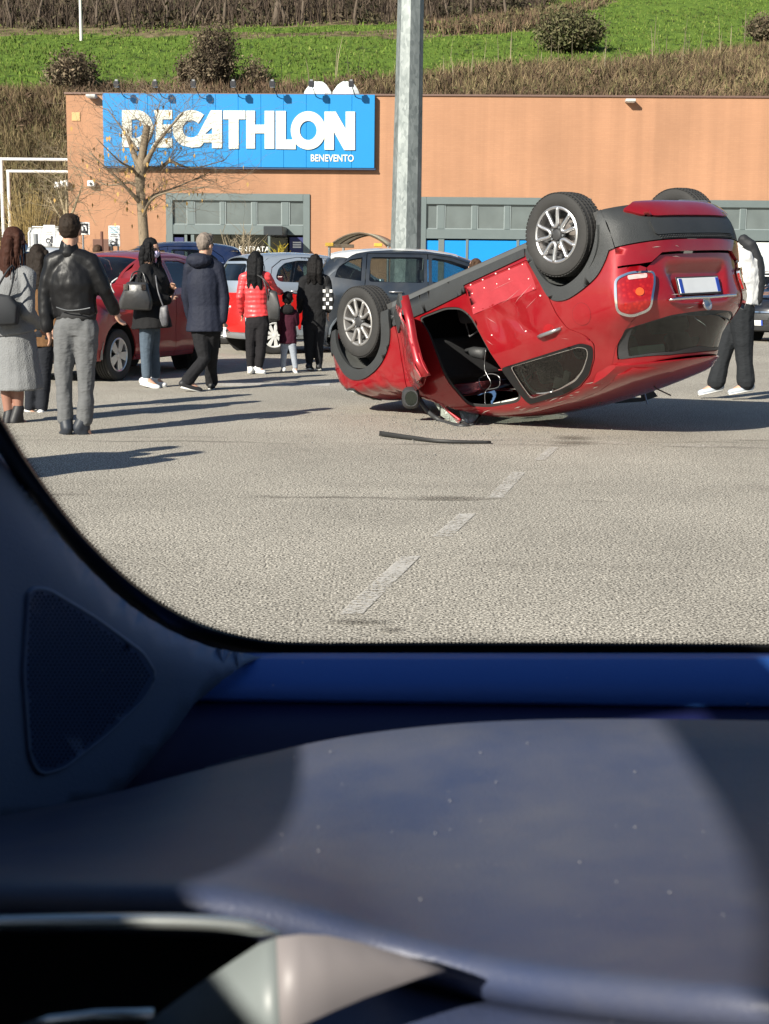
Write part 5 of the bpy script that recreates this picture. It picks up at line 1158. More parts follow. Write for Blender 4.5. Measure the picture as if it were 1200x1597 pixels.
# torn clips on the bare door and pillar
def put(name, pts, r, m, parent, off=.01, sd='R'):
    P = RH.on(pts, sd); N_ = RH.normal(P)
    P = door_dent(P) if parent is rdp else P
    for p, n_ in zip(P, N_):
        a = np.cross(n_, V3(0, 0, 1)); a /= np.linalg.norm(a); b = np.cross(n_, a); q = p + n_ * off
        vs = [q + (a * math.cos(t) + b * math.sin(t)) * r * random.uniform(.8, 1.2) - n_ * .008 for t in np.linspace(0, 2 * np.pi, 8)[:-1]] + [q + n_ * .006]
        link(name, mesh(name, vs, [(i, (i + 1) % 7, 7) for i in range(7)], True), m, parent)
CLIP = mat('clip_white', (.8, .78, .74), .5)
put('trim_clip', [(.42, .42), (.58, .41), (.74, .40), (.9, .405), (.60, .49), (.75, .485), (.9, .475), (1.05, .405), (1.05, .48), (1.07, .60), (.39, .55), (.36, .64), (.93, .88), (.30, .72), (.55, .95)], .0072, CLIP, rdp)
RPn('bare_door_strip', [(1.10, .415), (1.09, .655), (.75, .645), (.33, .655), (.35, .52), (.385, .415)], 'R', mat('scuffed_red', (.34, .03, .04), .55, 0, .25, 9, .1, 30), off=.0072, th=.003, post=lambda V: door_dent(V))
# scratches
rs = random.Random(4); sc = mat('scratch_pale', (.50, .22, .22), .6)
for (x0, z0, x1, z1, w) in ((.62, .70, .36, .60, .004), (.75, .66, .5, .60, .003), (.95, .72, .86, .80, .003), (.5, .78, .33, .72, .0025), (1.0, .9, .93, .97, .003), (.62, .86, .56, .95, .002), (.83, .52, .55, .51, .002), (.2, 1.1, .12, 1.13, .002)):
    d = np.array([x1 - x0, z1 - z0]); nn = np.array([-d[1], d[0]]) / np.linalg.norm(d) * w * .6
    RPn('scratch', [(x0, z0), (x0 + d[0] * .5 + nn[0], z0 + d[1] * .5 + nn[1]), (x1, z1), (x0 + d[0] * .5 - nn[0], z0 + d[1] * .5 - nn[1])], 'R', sc, off=.0105, th=0, step=1, bstep=.03, post=lambda V: door_dent(V))
scf = mat('ground_scuff', (.42, .36, .32), .8, 0, .4, 30, .3, 80)
for k in range(26):
    x0 = rs.uniform(-.05, 1.9); z0 = stop(x0) - rs.uniform(.02, .085); ln = rs.uniform(.03, .16); w_ = rs.uniform(.001, .004)
    RPn('ground_scuff', [(x0, z0), (x0 + ln * .5, z0 + w_), (x0 + ln, z0 + rs.uniform(-.01, .01)), (x0 + ln * .5, z0 - w_)], 'R', scf, off=.0035, th=0, step=1, bstep=.04)
for k in range(14):
    y0 = rs.uniform(-.62, .6); z0 = rs.uniform(1.0, 1.12) if k % 2 else rs.uniform(.60, .72); ln = rs.uniform(.03, .1)
    RPn('ground_scuff', [(y0, z0), (y0 + ln * .5, z0 + .0025), (y0 + ln, z0 + rs.uniform(-.012, .012)), (y0 + ln * .5, z0 - .002)], 'B', scf, off=.016, th=0, step=1, bstep=.04)
# handle, fuel flap
P = RH.on([(.42, 1.03), (.36, 1.03), (.23, 1.03), (.16, 1.03)], 'R'); N_ = RH.normal(P)
MB().tube([P[0] + N_[0] * .008, P[1] + N_[1] * .045, P[2] + N_[2] * .045, P[3] + N_[3] * .008], [.012, .016, .016, .013], 8, upv=(0, 1, 0)).build('door_handle', CHR2, rdp, True)
RPn('handle_cup', arc2(.29, 1.03, .07, 0, 360, 20)[:-1], 'R', mat('cup_shade_red', (.30, .006, .01), .4), off=.0045, th=0, step=.05)
RPn('fuel_flap', arc2(-.075, .98, .088, 0, 360, 26)[:-1], 'R', REDP, off=.0018, th=.0, step=.05); RPn('fuel_flap_gap', arc2(-.075, .98, .0905, 0, 360, 26)[:-1], 'R', mat('gap_dark_red', (.10, .004, .006), .6), off=.001, th=0, step=.05)
# roof, windscreen, bonnet, nose
ysR = lambda x: ysd(RH, x, stop(x))
rx = [-.07, 0, .2, .5, 1.0, 1.35, 1.45]
RPn('roof', [(-.36, -.35), (-.22, -.56), *[(x, -ysR(x)) for x in rx], *[(x, ysR(x)) for x in rx[::-1]], (-.22, .56), (-.36, .35)], 'T', REDP, step=.07)
wx = [1.46, 1.6, 1.9, 2.15, 2.29]
RPn('windscreen', [(x, -ysR(x) + .03) for x in wx] + [(x, ysR(x) - .03) for x in wx[::-1]], 'T', GLD, off=-.008, th=0, step=.1)
for sg in (-1, 1): RPn('windscreen_pillar', [(x, sg * ysR(x)) for x in wx] + [(x, sg * (ysR(x) - .035)) for x in wx[::-1]], 'T', REDP)
hx = [2.31, 2.5, 2.8, 3.0, 3.08]; RPn('bonnet', [(x, -ysR(x)) for x in hx] + [(x, ysR(x)) for x in hx[::-1]], 'T', REDP)
fyR = lambda z: ysd(RH, float(np.interp(z, [p[0] for p in FSEAM], [p[1] for p in FSEAM])), z)
RPn('front_bumper', [(-fyR(z), z) for z in (.26, .45, .7, .88)] + [(-.5, .955), (.5, .955)] + [(fyR(z), z) for z in (.88, .7, .45, .26)], 'F', REDP)
RPn('front_skirt', [(-fyR(z) + .01, z) for z in (.26, .36, .47)] + [(fyR(z) - .01, z) for z in (.47, .36, .26)], 'F', CLAD, off=.012)
LENS = mat('clear_lamp', (.6, .62, .6), .15, .3, .4, 20, .6, 30, 1.0)
RPn('headlight', roundpoly([(2.86, .90), (3.04, .86), (3.12, .82), (3.10, .92), (3.0, .985), (2.88, .985)], .03, 3), 'R', LENS, off=.012, th=.02)
RPn('headlight_rim', roundpoly([(2.83, .885), (3.04, .845), (3.14, .805), (3.12, .93), (3.0, 1.0), (2.86, 1.0)], .03, 3), 'R', CLAD, off=.008, th=.02)
# tail
zs5 = [.245, .34, .46, .565]; yq = lambda z: ysd(RH, rseam(z), z)
RPn('bumper_cladding', [(-yq(z), z) for z in zs5] + [(yq(z), z) for z in zs5[::-1]], 'B', CLAD, off=.012, th=.03)
RPn('bumper_lower_red', roundpoly([(-.66, .30), (-.5, .235), (.5, .235), (.66, .30), (.56, .365), (.42, .385), (-.42, .385), (-.56, .365)], .03, 3), 'B', REDP, off=.03, th=.03)
RPn('bumper_band', roundpoly([(-.52, .405), (.52, .405), (.50, .53), (-.50, .53)], .03, 3), 'B', mat('band_dark', (.03, .032, .034), .5, 0, .2, 6, .2, 120), off=.026, th=.03)
g_ = MB()
for k in range(34):
    y = -.46 + k * .028
    for q in range(2):
        Pq = RH.on([(y + (q % 2) * .014, .541 + q * .013)], 'B')[0]; g_.box(Pq + V3(-.018, 0, 0), (.012, .014, .007))
tag(g_.build('bumper_mesh', blackp, rc_root), kind='stuff')
ledge = [(-.645, .735), (-.56, .735), (-.46, .672), (.46, .672), (.56, .735), (.645, .735)]
RPn('rear_bumper', [(-yq(z), z) for z in (.575, .65, .715)] + [(-.645, .728), (-.56, .728), (-.46, .665), (.46, .665), (.56, .728), (.645, .728)] + [(yq(z), z) for z in (.715, .65, .575)], 'B', REDP, off=.012, th=.03, step=.05)
gate_edge = [(.60, .80), (.63, .9), (.66, 1.05), (.675, 1.12), (.69, 1.155)]
zt_ = [1.20, 1.3, 1.40, 1.46]
gout = [(-.46, .682), (.46, .682), (.56, .745), (.59, .77)] + gate_edge + [(yq(z), z) for z in zt_] + [(-yq(z), z) for z in zt_[::-1]] + [(-y, z) for y, z in gate_edge[::-1]] + [(-.59, .77), (-.56, .745)]
rglass = roundpoly([(-.695, 1.185), (-.4, 1.15), (0, 1.14), (.4, 1.15), (.695, 1.185), (.672, 1.28), (.64, 1.395), (.3, 1.44), (0, 1.447), (-.3, 1.44), (-.64, 1.395), (-.672, 1.28)], .015, 2)
ss = lambda a, b, x: np.clip((x - a) / (b - a), 0, 1) ** 2 * (3 - 2 * np.clip((x - a) / (b - a), 0, 1))
def recess(V):
    y = np.abs(V[:, 1] + .03); z = V[:, 2]; k = (1 - ss(.30, .38, y + (z - .9) * .25)) * ss(.755, .80, z) * (1 - ss(1.02, 1.06, z)); lip = (1 - ss(.44, .56, y)) * (1 - ss(.69, .74, z)) * ss(.5, .68, z)
    W = V.copy(); W[:, 0] += .045 * k + .012 - .0 * lip; return crush(W)
RPn('tailgate', gout, 'B', REDP, [rglass], step=.035, bstep=.03, post=recess)
RPn('rear_glass', rglass, 'B', glassmat('rear_window_glass', (.72, .85, .78), 1.0, .8), off=-.016, th=0, step=.1)
RPn('glass_border', rglass, 'B', blackp, [grow(rglass, -.045)], off=-.012, th=0)
RPn('rear_wiper', [(-.05, 1.16), (-.03, 1.16), (.45, 1.215), (.45, 1.225)], 'B', blackp, off=.02, th=.012, step=.2)
for sg in (-1, 1):
    e = [(sg * y, z) for y, z in gate_edge]; qc = [(sg * yq(z), z) for z in (.73, .9, 1.05, 1.12, 1.175)]
    RPn('rear_corner', qc + [(sg * y, z) for y, z in ((.70, 1.158), (.685, 1.12), (.67, 1.05), (.64, .9), (.61, .80), (.60, .765), (.645, .742))], 'B', REDP)
# spoiler over the rear window
vs = []; ny_ = 24; sec = [(-.20, 1.582), (-.34, 1.555), (-.46, 1.512), (-.475, 1.498), (-.46, 1.486), (-.38, 1.474), (-.30, 1.47)]
for i in range(ny_ + 1):
    y = -.655 + 1.31 * i / ny_; t = abs(y) / .655
    for x, z in sec: vs.append((x + .34 * t ** 2.4, y, z - .065 * t ** 2.5))
vs = crush(np.array(vs)); fs = [(i * 7 + k, i * 7 + k + 1, (i + 1) * 7 + k + 1, (i + 1) * 7 + k) for i in range(ny_) for k in range(6)] + [tuple(range(7)), tuple(range(ny_ * 7, ny_ * 7 + 7))[::-1]]
link('spoiler', mesh('spoiler', vs, fs, auto=50), REDP, rc_root)
MB().tube([crush(np.array([[.05, 0, 1.60]]))[0], V3(.03, 0, 1.63), V3(-.10, 0, 1.72)], .006, 6).build('roof_aerial', blackp, rc_root)
# tail lamps on the corners
def corner(sd, outl, name, m, off, th, holes=(), parent=rc_root, step=.03):
    P, T = cdt(outl, holes, step, .02); s = -1 if sd == 'R' else 1; e = V3(-.7071, -s * .7071, 0); n_ = V3(-.7071, s * .7071, 0)
    O = np.array([e * a + V3(.0, 0, b) + n_ * 1.6 for a, b in P]); D = np.tile(-n_, (len(P), 1)); V, _ = RH.cast(O, D, 1.6, 140); N_ = RH.normal(V); V = V + N_ * off; T = orient(V, T, N_)
    return shell(name, V, T, N_, th, m, parent)
lamp = roundpoly([(-.262, .80), (-.148, .772), (.045, .80), (.030, .90), (-.045, 1.085), (-.198, 1.105), (-.295, 1.06), (-.285, .92)], .045, 4)
def lens():
    m, N, L = nt('tail_lamp_lens'); o = N.new('ShaderNodeOutputMaterial'); p = N.new('ShaderNodeBsdfPrincipled'); L.new(p.outputs[0], o.inputs[0]); p.inputs['Roughness'].default_value = .12; p.inputs['Coat Weight'].default_value = 1
    tc = N.new('ShaderNodeTexCoord'); v = N.new('ShaderNodeTexVoronoi'); v.inputs['Scale'].default_value = 30; L.new(tc.outputs['Object'], v.inputs['Vector'])
    r = N.new('ShaderNodeValToRGB'); e = r.color_ramp.elements; e[0].position = .0; e[0].color = (.42, .014, .008, 1); e[1].position = .5; e[1].color = (.26, .003, .003, 1); L.new(v.outputs['Distance'], r.inputs[0]); L.new(r.outputs[0], p.inputs['Base Color'])
    b = N.new('ShaderNodeBump'); b.inputs['Strength'].default_value = .3; b.inputs['Distance'].default_value = .006; L.new(v.outputs['Distance'], b.inputs['Height']); L.new(b.outputs[0], p.inputs['Normal']); return m
LENSR = lens(); ORNG = mat('lamp_orange', (.62, .09, .015), .15, 0, .3, 30, 0, 40, 1.0)
for sd in 'RL':
    lo = corner(sd, lamp, 'tail_lamp', LENSR, .022, .02, [])
    corner(sd, lamp, 'lamp_ring', chrome, .030, .03, [grow(lamp, -.017)], lo); corner(sd, arc2(-.105, .945, .032, 0, 360, 18)[:-1], 'indicator', ORNG, .030, .01, [], lo)
    corner(sd, roundpoly([(-.17, .80), (-.02, .81), (-.025, .845), (-.17, .835)], .012, 2), 'reverse_lamp', mat('lamp_clear_pink', (.75, .4, .38), .15, 0, .2, 20, 0, 40, 1.), .028, .01, [], lo)
# plate, handle bar, badge
def bpt(y, z, off): 
    P = RH.on([(y, z)], 'B'); return P[0] + V3(-off, 0, 0)
PC = bpt(-.03, .935, -.03)
pl = bevel(MB().box(PC, (.008, .53, .125)).build('number_plate', mat('plate_white', (.72, .74, .76), .45), rc_root), .004, 2)
for sg in (-1, 1): MB().box(PC + V3(-.0055, sg * .243, 0), (.004, .038, .115)).build('plate_blue_band', mat('plate_blue', (.02, .06, .35)), pl)
bevel(MB().box(PC + V3(.006, 0, 0), (.008, .56, .15)).build('plate_frame', blackp, rc_root), .004, 2)
cb = [bpt(y, 1.052 - abs(y + .03) * .02, .03 if abs(y + .03) < .42 else .01) for y in np.linspace(-.47, .41, 15)]
MB().tube(cb, [.010] + [.019] * 13 + [.010], 8, flat=.7).build('chrome_bar', chrome, rc_root, True)
b0 = bpt(-.03, 1.10, .012); MB().lathe([(0, 0), (.032, -.004), (.04, -.012), (.05, -.012), (.052, 0)][::-1], 24, 0, b0).build('badge', CHR2, rc_root, auto=30)
# cabin seen through the opening
MB().bx(-.4, 3.0, -.76, .76, .235, .30).build('floor_pan', mat('underbody_grey', (.05, .05, .05), .8, 0, .4), rc_root)
MB().bx(-.35, 2.1, -.60, .60, 1.53, 1.545).build('headliner', mat('headliner_grey', (.22, .22, .21), .9), rc_root) if False else None
fabric = mat('black_seat_fabric', (.022, .022, .024), .85, 0, .3, 20, .3, 200)
for x, y in ((1.0, -.36), (1.0, .36), (.15, -.36), (.15, .36)):
    s_ = bevel(MB().box((x - .05, y, .86), (.13, .48, .62), rot3(0, -.25, 0)).build('seat', fabric, rc_root), .05, 3)
    bevel(MB().box((x - .18, y, 1.27), (.10, .27, .18), rot3(0, -.2, 0)).build('headrest', fabric, s_), .035, 3)
    bevel(MB().box((x + .28, y, .55), (.55, .5, .17)).build('seat_cushion', fabric, s_), .05, 3)
bevel(MB().bx(1.85, 2.2, -.70, .70, .66, 1.06).build('dashboard', fabric, rc_root), .06, 3)
MB().bx(2.2, 3.05, -.55, .55, .30, .9).build('engine_block', darkint, rc_root)
MB().tube([(1.80 + .06 * math.sin(a), .36 + .18 * math.cos(a), .98 + .17 * math.sin(a)) for a in np.linspace(0, 2 * np.pi, 25)[:-1]], .015, 6, closed=True).build('steering_wheel', blackp, rc_root, True)
bevel(MB().box((1.62, 0, 1.40), (.03, .22, .07)).build('interior_mirror', blackp, rc_root), .01)
# interior bits: console, airbag sheet, grab strip, cables
bevel(MB().bx(1.0, 1.9, -.12, .12, .35, .62).build('centre_console', fabric, rc_root), .03)
AB = mat('airbag_cloth', (.72, .71, .66), .9, 0, .08, 6)
RPn('airbag_strip', [(.93, 1.452), (1.28, 1.43), (1.30, 1.455), (.95, 1.482)], 'R', AB, off=-.02, th=.02)
RPn('door_seal', opening, 'R', rubber, [grow(opening, -.022)], off=-.008, th=.012)
def inpt(px, py, y): 
    v = ray(px, py); O = RCR.T @ (EYE - RCT); D = RCR.T @ v; t = (y - O[1]) / D[1]; return O + D * t
MB().tube(spline([inpt(758, 545, -.5), inpt(756, 575, -.5), inpt(766, 598, -.5), inpt(757, 612, -.5), inpt(757, 630, -.55)], 5), .0026, 5).build('hanging_cable', CHR2, rc_root, True)
MB().tube(spline([inpt(747, 590, -.3), inpt(764, 583, -.3), inpt(779, 588, -.3), inpt(777, 604, -.3), inpt(752, 606, -.3), inpt(747, 590, -.3)], 4), .005, 5).build('trim_ring', CHR2, rc_root, True)
MB().tube([inpt(701, 585, .1), inpt(745, 576, .1), inpt(785, 577, .1)], .007, 5).build('red_trim_line', INNER, rc_root, True); MB().tube([inpt(701, 585, .1), inpt(700, 600, .1), inpt(742, 596, .1)], .005, 5).build('red_trim_line', INNER, rc_root, True)
o = MB(); a = inpt(727, 547, -.45); b = inpt(757, 552, -.45); o.tube([a, a * .6 + b * .4, b], [.02, .05, .055], 8); o.build('loose_cup', blackp, rc_root, True)
bevel(MB().box(inpt(790, 628, -.45), (.10, .06, .03)).build('tissue', AB, rc_root), .01)
lf = MB(); lf.tube([inpt(727, 505, -.45), inpt(733, 525, -.45), inpt(758, 508, -.45)], .008, 6, False); lf.build('seat_rail', CHR2, rc_root, True)
bevel(MB().box(inpt(1010, 548, -.30) , (.10, .34, .09), rot3(0, .1, 0)).build('pale_box_in_boot', mat('pale_green_card', (.45, .55, .45), .7), rc_root), .01)
for q_, w_ in (((872, 598), (.10, .02, .10)), ((884, 590), (.06, .02, .12))): MB().box(inpt(*q_, -.45), w_, rot3(0, .5, 0)).build('pale_lining', AB, rc_root)
MB().tube(spline([inpt(812, 574, -.70), inpt(822, 598, -.68), inpt(838, 613, -.66), inpt(862, 611, -.66)], 4), .008, 6).build('window_channel', CHR2, rc_root, True)
# wheels and arch liners
for x, sg, st, al in ((0, -1, 0, ALLOY), (0, 1, 0, ALLOY), (2.58, -1, 0, ALLOYD), (2.58, 1, 0, ALLOYD)):
    make_wheel(rc_root, (x, sg * .765, .305 if sg < 0 else .245), .335, .222, .215, al, sg, 'U', seed=(9 if x else -4), steer=st + (math.radians(4) if x else 0))
    ar = MB(); n = 20; vs = []; cx = x + (-.04 if x < 1 else .03)
    for i in range(n + 1):
        a = math.radians(2 + 176 * i / n); r1 = .37 if x < 1 else .39
        for yy, rr_ in ((.85, r1), (.62, r1 + .015), (.42, r1)): vs.append((cx + rr_ * math.cos(a), sg * yy, .345 + rr_ * math.sin(a)))
    ar.add(vs, [(3 * i + k, 3 * i + k + 1, 3 * i + k + 4, 3 * i + k + 3) for i in range(n) for k in (0, 1)]); ar.add([(cx + .385 * math.cos(a), sg * .42, .345 + .385 * math.sin(a)) for a in np.linspace(0, np.pi, 20)], [tuple(range(20))])
    ar.build('arch_liner', mat('liner_grey', (.075, .078, .075), .8, 0, .5, 5, .4, 12), rc_root, auto=40)
    MB().tube([(x, sg * .68, .30), (x + .05, sg * .40, .36)], .035, 8).build('suspension_arm', darkint, rc_root)
    MB().tube([(x, sg * .66, .32), (x, sg * .60, .75)], .03, 8).build('damper', darkint, rc_root)
MB().tube([(0, -.6, .28), (0, .6, .28)], .04, 8).build('rear_axle', darkint, rc_root); bevel(MB().bx(-.55, -.2, .1, .5, .18, .26).build('silencer', greymetal, rc_root), .04)
# hinge pillar and torn front door
RPn('hinge_pillar', [(2.085, .50), (2.085, .88), (2.05, 1.10), (1.66, 1.16), (1.69, .90), (1.76, .66), (1.84, .50)], 'R', INNER, off=-.03, th=.01)
put('hinge_bolt', [(1.88, .74), (1.86, .77), (1.90, .79), (1.84, .80), (1.87, .82)], .009, CLIP, rc_root, 0)
hp = RH.on([(2.06, .8)], 'R')[0]; PHI = math.radians(38)
def door_tf(V):
    c, s = math.cos(PHI), math.sin(PHI); d = V - [hp[0], hp[1], 0]
    X = d[:, 0] * c - d[:, 1] * s; Y = d[:, 0] * s + d[:, 1] * c
    return crush(np.stack([X + hp[0], Y + hp[1] - .012, V[:, 2]], -1))
dr = [(2.06, .40), (2.06, .66), (2.05, .90), (2.0, 1.12), (1.62, 1.14), (1.25, 1.13), (1.02, 1.13), (1.04, .98), (1.10, .80), (1.15, .62), (1.17, .40)]
def door_skin(V):
    W = V.copy(); W[:, 1] += (.022 * np.sin(V[:, 2] * 13 + V[:, 0] * 3) + .012 * np.sin(V[:, 2] * 31 + V[:, 0] * 11) + .008 * np.sin(V[:, 0] * 24 - V[:, 2] * 17)) * ss(2.0, 1.3, V[:, 0]); return door_tf(W)
fd = RPn('front_door', dr, 'R', REDP, post=door_skin, th=.012)
RPn('door_inner_panel', dr, 'R', INNER, off=-.055, post=door_tf, th=.008)
RPn('door_cladding', [(2.05, .375), (2.05, .56), (1.6, .56), (1.16, .56), (1.17, .375)], 'R', CLAD, off=.012, post=door_tf, th=.03)
E_ = np.array([dr[i] for i in (-1, -2, -3, -4, -5)]); 
P0 = door_tf(RH.on(E_, 'R')); e0 = RH.on(E_, 'R'); P1 = door_tf(e0 + V3(.0, .075, 0)); vs = list(P0) + list(P1); link('door_edge', mesh('door_edge', vs, [(i, i + 1, i + 6, i + 5) for i in range(4)], auto=40), REDP, rc_root).modifiers.new('t', 'SOLIDIFY').thickness = .006
# crumpled window frame of the door, glass shards, mirror: pressed against the ground
DD = 12.62
def fp(px, py, d=DD): return RCR.T @ (at_depth(px, py, min(d, on_ground(px, py)[1] - .04)) - RCT)
MB().tube(spline([fp(641, 598, 12.9), fp(652, 618, 12.85), fp(668, 642, 12.8), fp(690, 657, 12.75), fp(715, 664, 12.7), fp(731, 664, 12.7)], 5), .022, 8).build('bent_window_frame', blackp, rc_root, True)
MB().tube(spline([fp(652, 598, 12.85), fp(668, 606, 12.8), fp(684, 625, 12.75), fp(702, 643, 12.7), fp(719, 656, 12.65)], 5), .014, 8).build('bent_frame_red', REDP, rc_root, True)
MB().tube(spline([fp(719, 656, 12.66), fp(735, 663, 12.66), fp(748, 650, 12.7), fp(750, 642, 12.75)], 4), .012, 6).build('bent_window_frame', blackp, rc_root, True)
def shard(pts, m, nm='glass_shard', bulge=.02):
    V = [fp(x, y, d) for x, y, d in pts]; c = sum(V) / len(V) + RCR.T @ V3(0, -bulge, 0); V.append(c); n = len(pts)
    o = link(nm, mesh(nm, V, [(i, (i + 1) % n, n) for i in range(n)]), m, rc_root); md = o.modifiers.new('t', 'SOLIDIFY'); md.thickness = .004
SHG = mat('crazed_glass', (.30, .33, .29), .25, .15, .5, 26, .6, 50, .6); SHW = mat('crazed_glass_pale', (.55, .66, .62), .3, .1, .4, 30, .8, 40, .6)
shard([(676, 612, 12.8), (686, 626, 12.76), (686, 640, 12.76), (678, 628, 12.8)], SHG); shard([(688, 628, 12.76), (702, 645, 12.72), (700, 656, 12.72), (688, 648, 12.76)], SHG)
shard([(702, 646, 12.72), (718, 657, 12.66), (716, 662, 12.68), (702, 657, 12.72)], SHG)
shard([(716, 640, 12.85), (730, 644, 12.8), (732, 660, 12.7), (722, 657, 12.68)], SHW); shard([(730, 643, 12.8), (745, 643, 12.78), (747, 652, 12.7), (733, 661, 12.68)], SHW); shard([(745, 638, 12.8), (751, 645, 12.75), (745, 657, 12.68), (738, 652, 12.7)], SHW)
mir = MB(); cN = fp(641, 620, 12.72)
vs = []; 
for k, (s_, dd) in enumerate(((.75, -.075), (1.0, -.04), (1.0, .03), (.7, .07))):
    for a in np.linspace(0, 2 * np.pi, 15)[:-1]:
        ex = math.copysign(abs(math.cos(a)) ** .7, math.cos(a)) * .082 * s_; ez = math.copysign(abs(math.sin(a)) ** .7, math.sin(a)) * .098 * s_
        vs.append(cN + RCR.T @ (V3(ex, dd, ez)))
fs = [(k * 14 + i, k * 14 + (i + 1) % 14, (k + 1) * 14 + (i + 1) % 14, (k + 1) * 14 + i) for k in range(3) for i in range(14)] + [tuple(range(14)), tuple(range(42, 56))[::-1]]
mo = link('wing_mirror', mesh('wing_mirror', vs, fs, auto=50), blackp, rc_root); MB().tube([fp(645, 606, 12.8), fp(652, 596, 12.85)], .025, 8).build('mirror_arm', CLAD, mo)
link('mirror_glass', mesh('mirror_glass', [cN + RCR.T @ V3(.055 * math.cos(a), -.078, .066 * math.sin(a)) for a in np.linspace(0, 2 * np.pi, 13)[:-1]], [tuple(range(12))]), mat('mirror_dark', (.06, .07, .06), .08, .8), mo)
MB().tube([fp(640, 593, 12.85), fp(647, 588, 12.85), fp(652, 592, 12.85)], .02, 6).build('door_hinge', CHR2, rc_root, True)
# rusty running gear showing along the bottom
RUST = mat('rusty_steel', (.10, .06, .04), .85, .3, .5, 14, .4, 40)
MB().tube([(2.0, .1, .20), (1.2, .14, .19), (.5, .1, .19), (.1, .25, .18)], .03, 8).build('exhaust_pipe', RUST, rc_root, True)
MB().tube([(2.58, -.6, .22), (2.58, .6, .22)], .035, 8).build('front_subframe', RUST, rc_root)
for yy in (-.45, .45): MB().bx(.4, 2.0, yy - .05, yy + .05, .19, .24).build('chassis_rail', darkint, rc_root)
# a broken strip hanging from the roof behind
MB().tube([crush(RH.on([(.5, -.2)], 'T'))[0], RCR.T @ (at_depth(1003, 612, 13.6) - RCT)], .012, 6).build('loose_trim', blackp, rc_root)
v = [RCR.T @ (at_depth(x, y, 13.6) - RCT) for x, y in ((935, 624), (1000, 620), (997, 603), (1012, 600), (1026, 618), (1002, 626), (960, 629))]
o = link('loose_trim', mesh('loose_trim', v, [tuple(range(7))]), blackp, rc_root); o.modifiers.new('t', 'SOLIDIFY').thickness = .015
MB().tube([fp(1005, 610, 13.6), fp(1010, 630, 13.55)], .008, 5).build('loose_rod', CHR2, rc_root)
# the sill cladding lying on the road
P = [on_ground(x, y, .02) for x, y in ((592, 676), (640, 682), (690, 687), (766, 688))]; vs = []
for i, q in enumerate(spline(P, 6)):
    t = i / 18; w = .05 - .025 * t; h = .035 * (1 - .6 * t)
    for dy, dz in ((-w, .003), (-w * .7, h), (0, h * .6), (w * .8, h * .9), (w, .003)): vs.append((q[0], q[1] + dy, dz + .004))
n = len(vs) // 5; o = link('broken_sill_strip', mesh('broken_sill_strip', vs, [(i * 5 + k, i * 5 + k + 1, (i + 1) * 5 + k + 1, (i + 1) * 5 + k) for i in range(n - 1) for k in range(4)], auto=30), mat('strip_black', (.015, .015, .015), .6))
o.modifiers.new('t', 'SOLIDIFY').thickness = .004; tag(o, 'long black plastic trim strip lying on the road in front of the upturned car', 'car trim')
rs = random.Random(12); DBR = mat('debris_mix', (.2, .2, .19), .4, .1, .6, 30)
g_ = MB()
for i in range(420):
    q = on_ground(rs.gauss(700, 110), 643 + abs(rs.gauss(0, 28))); s_ = rs.uniform(.004, .013); g_.box((q[0], q[1], s_ * .3 + .004), (s_, s_ * rs.uniform(.4, 1), s_ * .5), rot3(rs.uniform(0, 3), 0, 0))
tag(g_.build('glass_crumbs', DBR), 'scattered crumbs of glass and plastic on the road by the wreck', kind='stuff')
# ------------------------------------------------------------------ people
CLOUD = {}
def cloud(sz, kind='CLOUDS'):
    k = (sz, kind)
    if k not in CLOUD:
        t = bpy.data.textures.new('folds', kind); t.noise_scale = sz
        if kind == 'CLOUDS': t.noise_depth = 2
        CLOUD[k] = t
    return CLOUD[k]
class Blob(MB):
    def chain(s, pts, r, flat=1.0, up=(0, 1, 0), n=10):
        rr = r if hasattr(r, '__len__') else [r] * len(pts)
        s.tube(pts, rr, n, True, flat=flat, upv=up)
        for p, q in ((pts[0], rr[0]), (pts[-1], rr[-1])):
            if flat == 1.0: s.ball(p, (q, q, q))
        return s
    def ball(s, c, r, R=None, n=10):
        c = np.array(c, float); r = np.array(r, float) if hasattr(r, '__len__') else V3(r, r, r); N = len(s.v); m = n // 2 + 1
        for i in range(m + 1):
            f = math.pi * i / m
            for k in range(n):
                t = 2 * math.pi * k / n; p = V3(math.sin(f) * math.cos(t), math.sin(f) * math.sin(t), math.cos(f)) * r
                if R is not None: p = R @ p
                s.v.append(tuple(c + p))
        for i in range(m):
            for k in range(n):
                k2 = (k + 1) % n; s.f.append((N + i * n + k, N + (i + 1) * n + k, N + (i + 1) * n + k2, N + i * n + k2))
        return s
    def fuse(s, name, m, parent, vox=.012, smooth=5, fold=0., fsz=.09, cut=None):
        me = mesh(name, s.v, s.f); o = bpy.data.objects.new(name, me); COL.objects.link(o)
        r = o.modifiers.new('r', 'REMESH'); r.mode = 'VOXEL'; r.voxel_size = vox; r.use_smooth_shade = True
        if smooth: q = o.modifiers.new('s', 'SMOOTH'); q.factor = .6; q.iterations = smooth
        if fold:
            d = o.modifiers.new('d', 'DISPLACE'); d.texture = cloud(fsz); d.strength = fold; d.mid_level = .5; d.texture_coords = 'LOCAL'
        dg = bpy.context.evaluated_depsgraph_get(); me2 = bpy.data.meshes.new_from_object(o.evaluated_get(dg)); me2.name = name
        bpy.data.objects.remove(o); me2.polygons.foreach_set('use_smooth', [True] * len(me2.polygons)); me2.update()
        return link(name, me2, m, parent)
SKIN = mat('skin', (.52, .30, .21), .5, 0, .08, 12)
def lerp(a, b, t): return a * (1 - t) + b * t
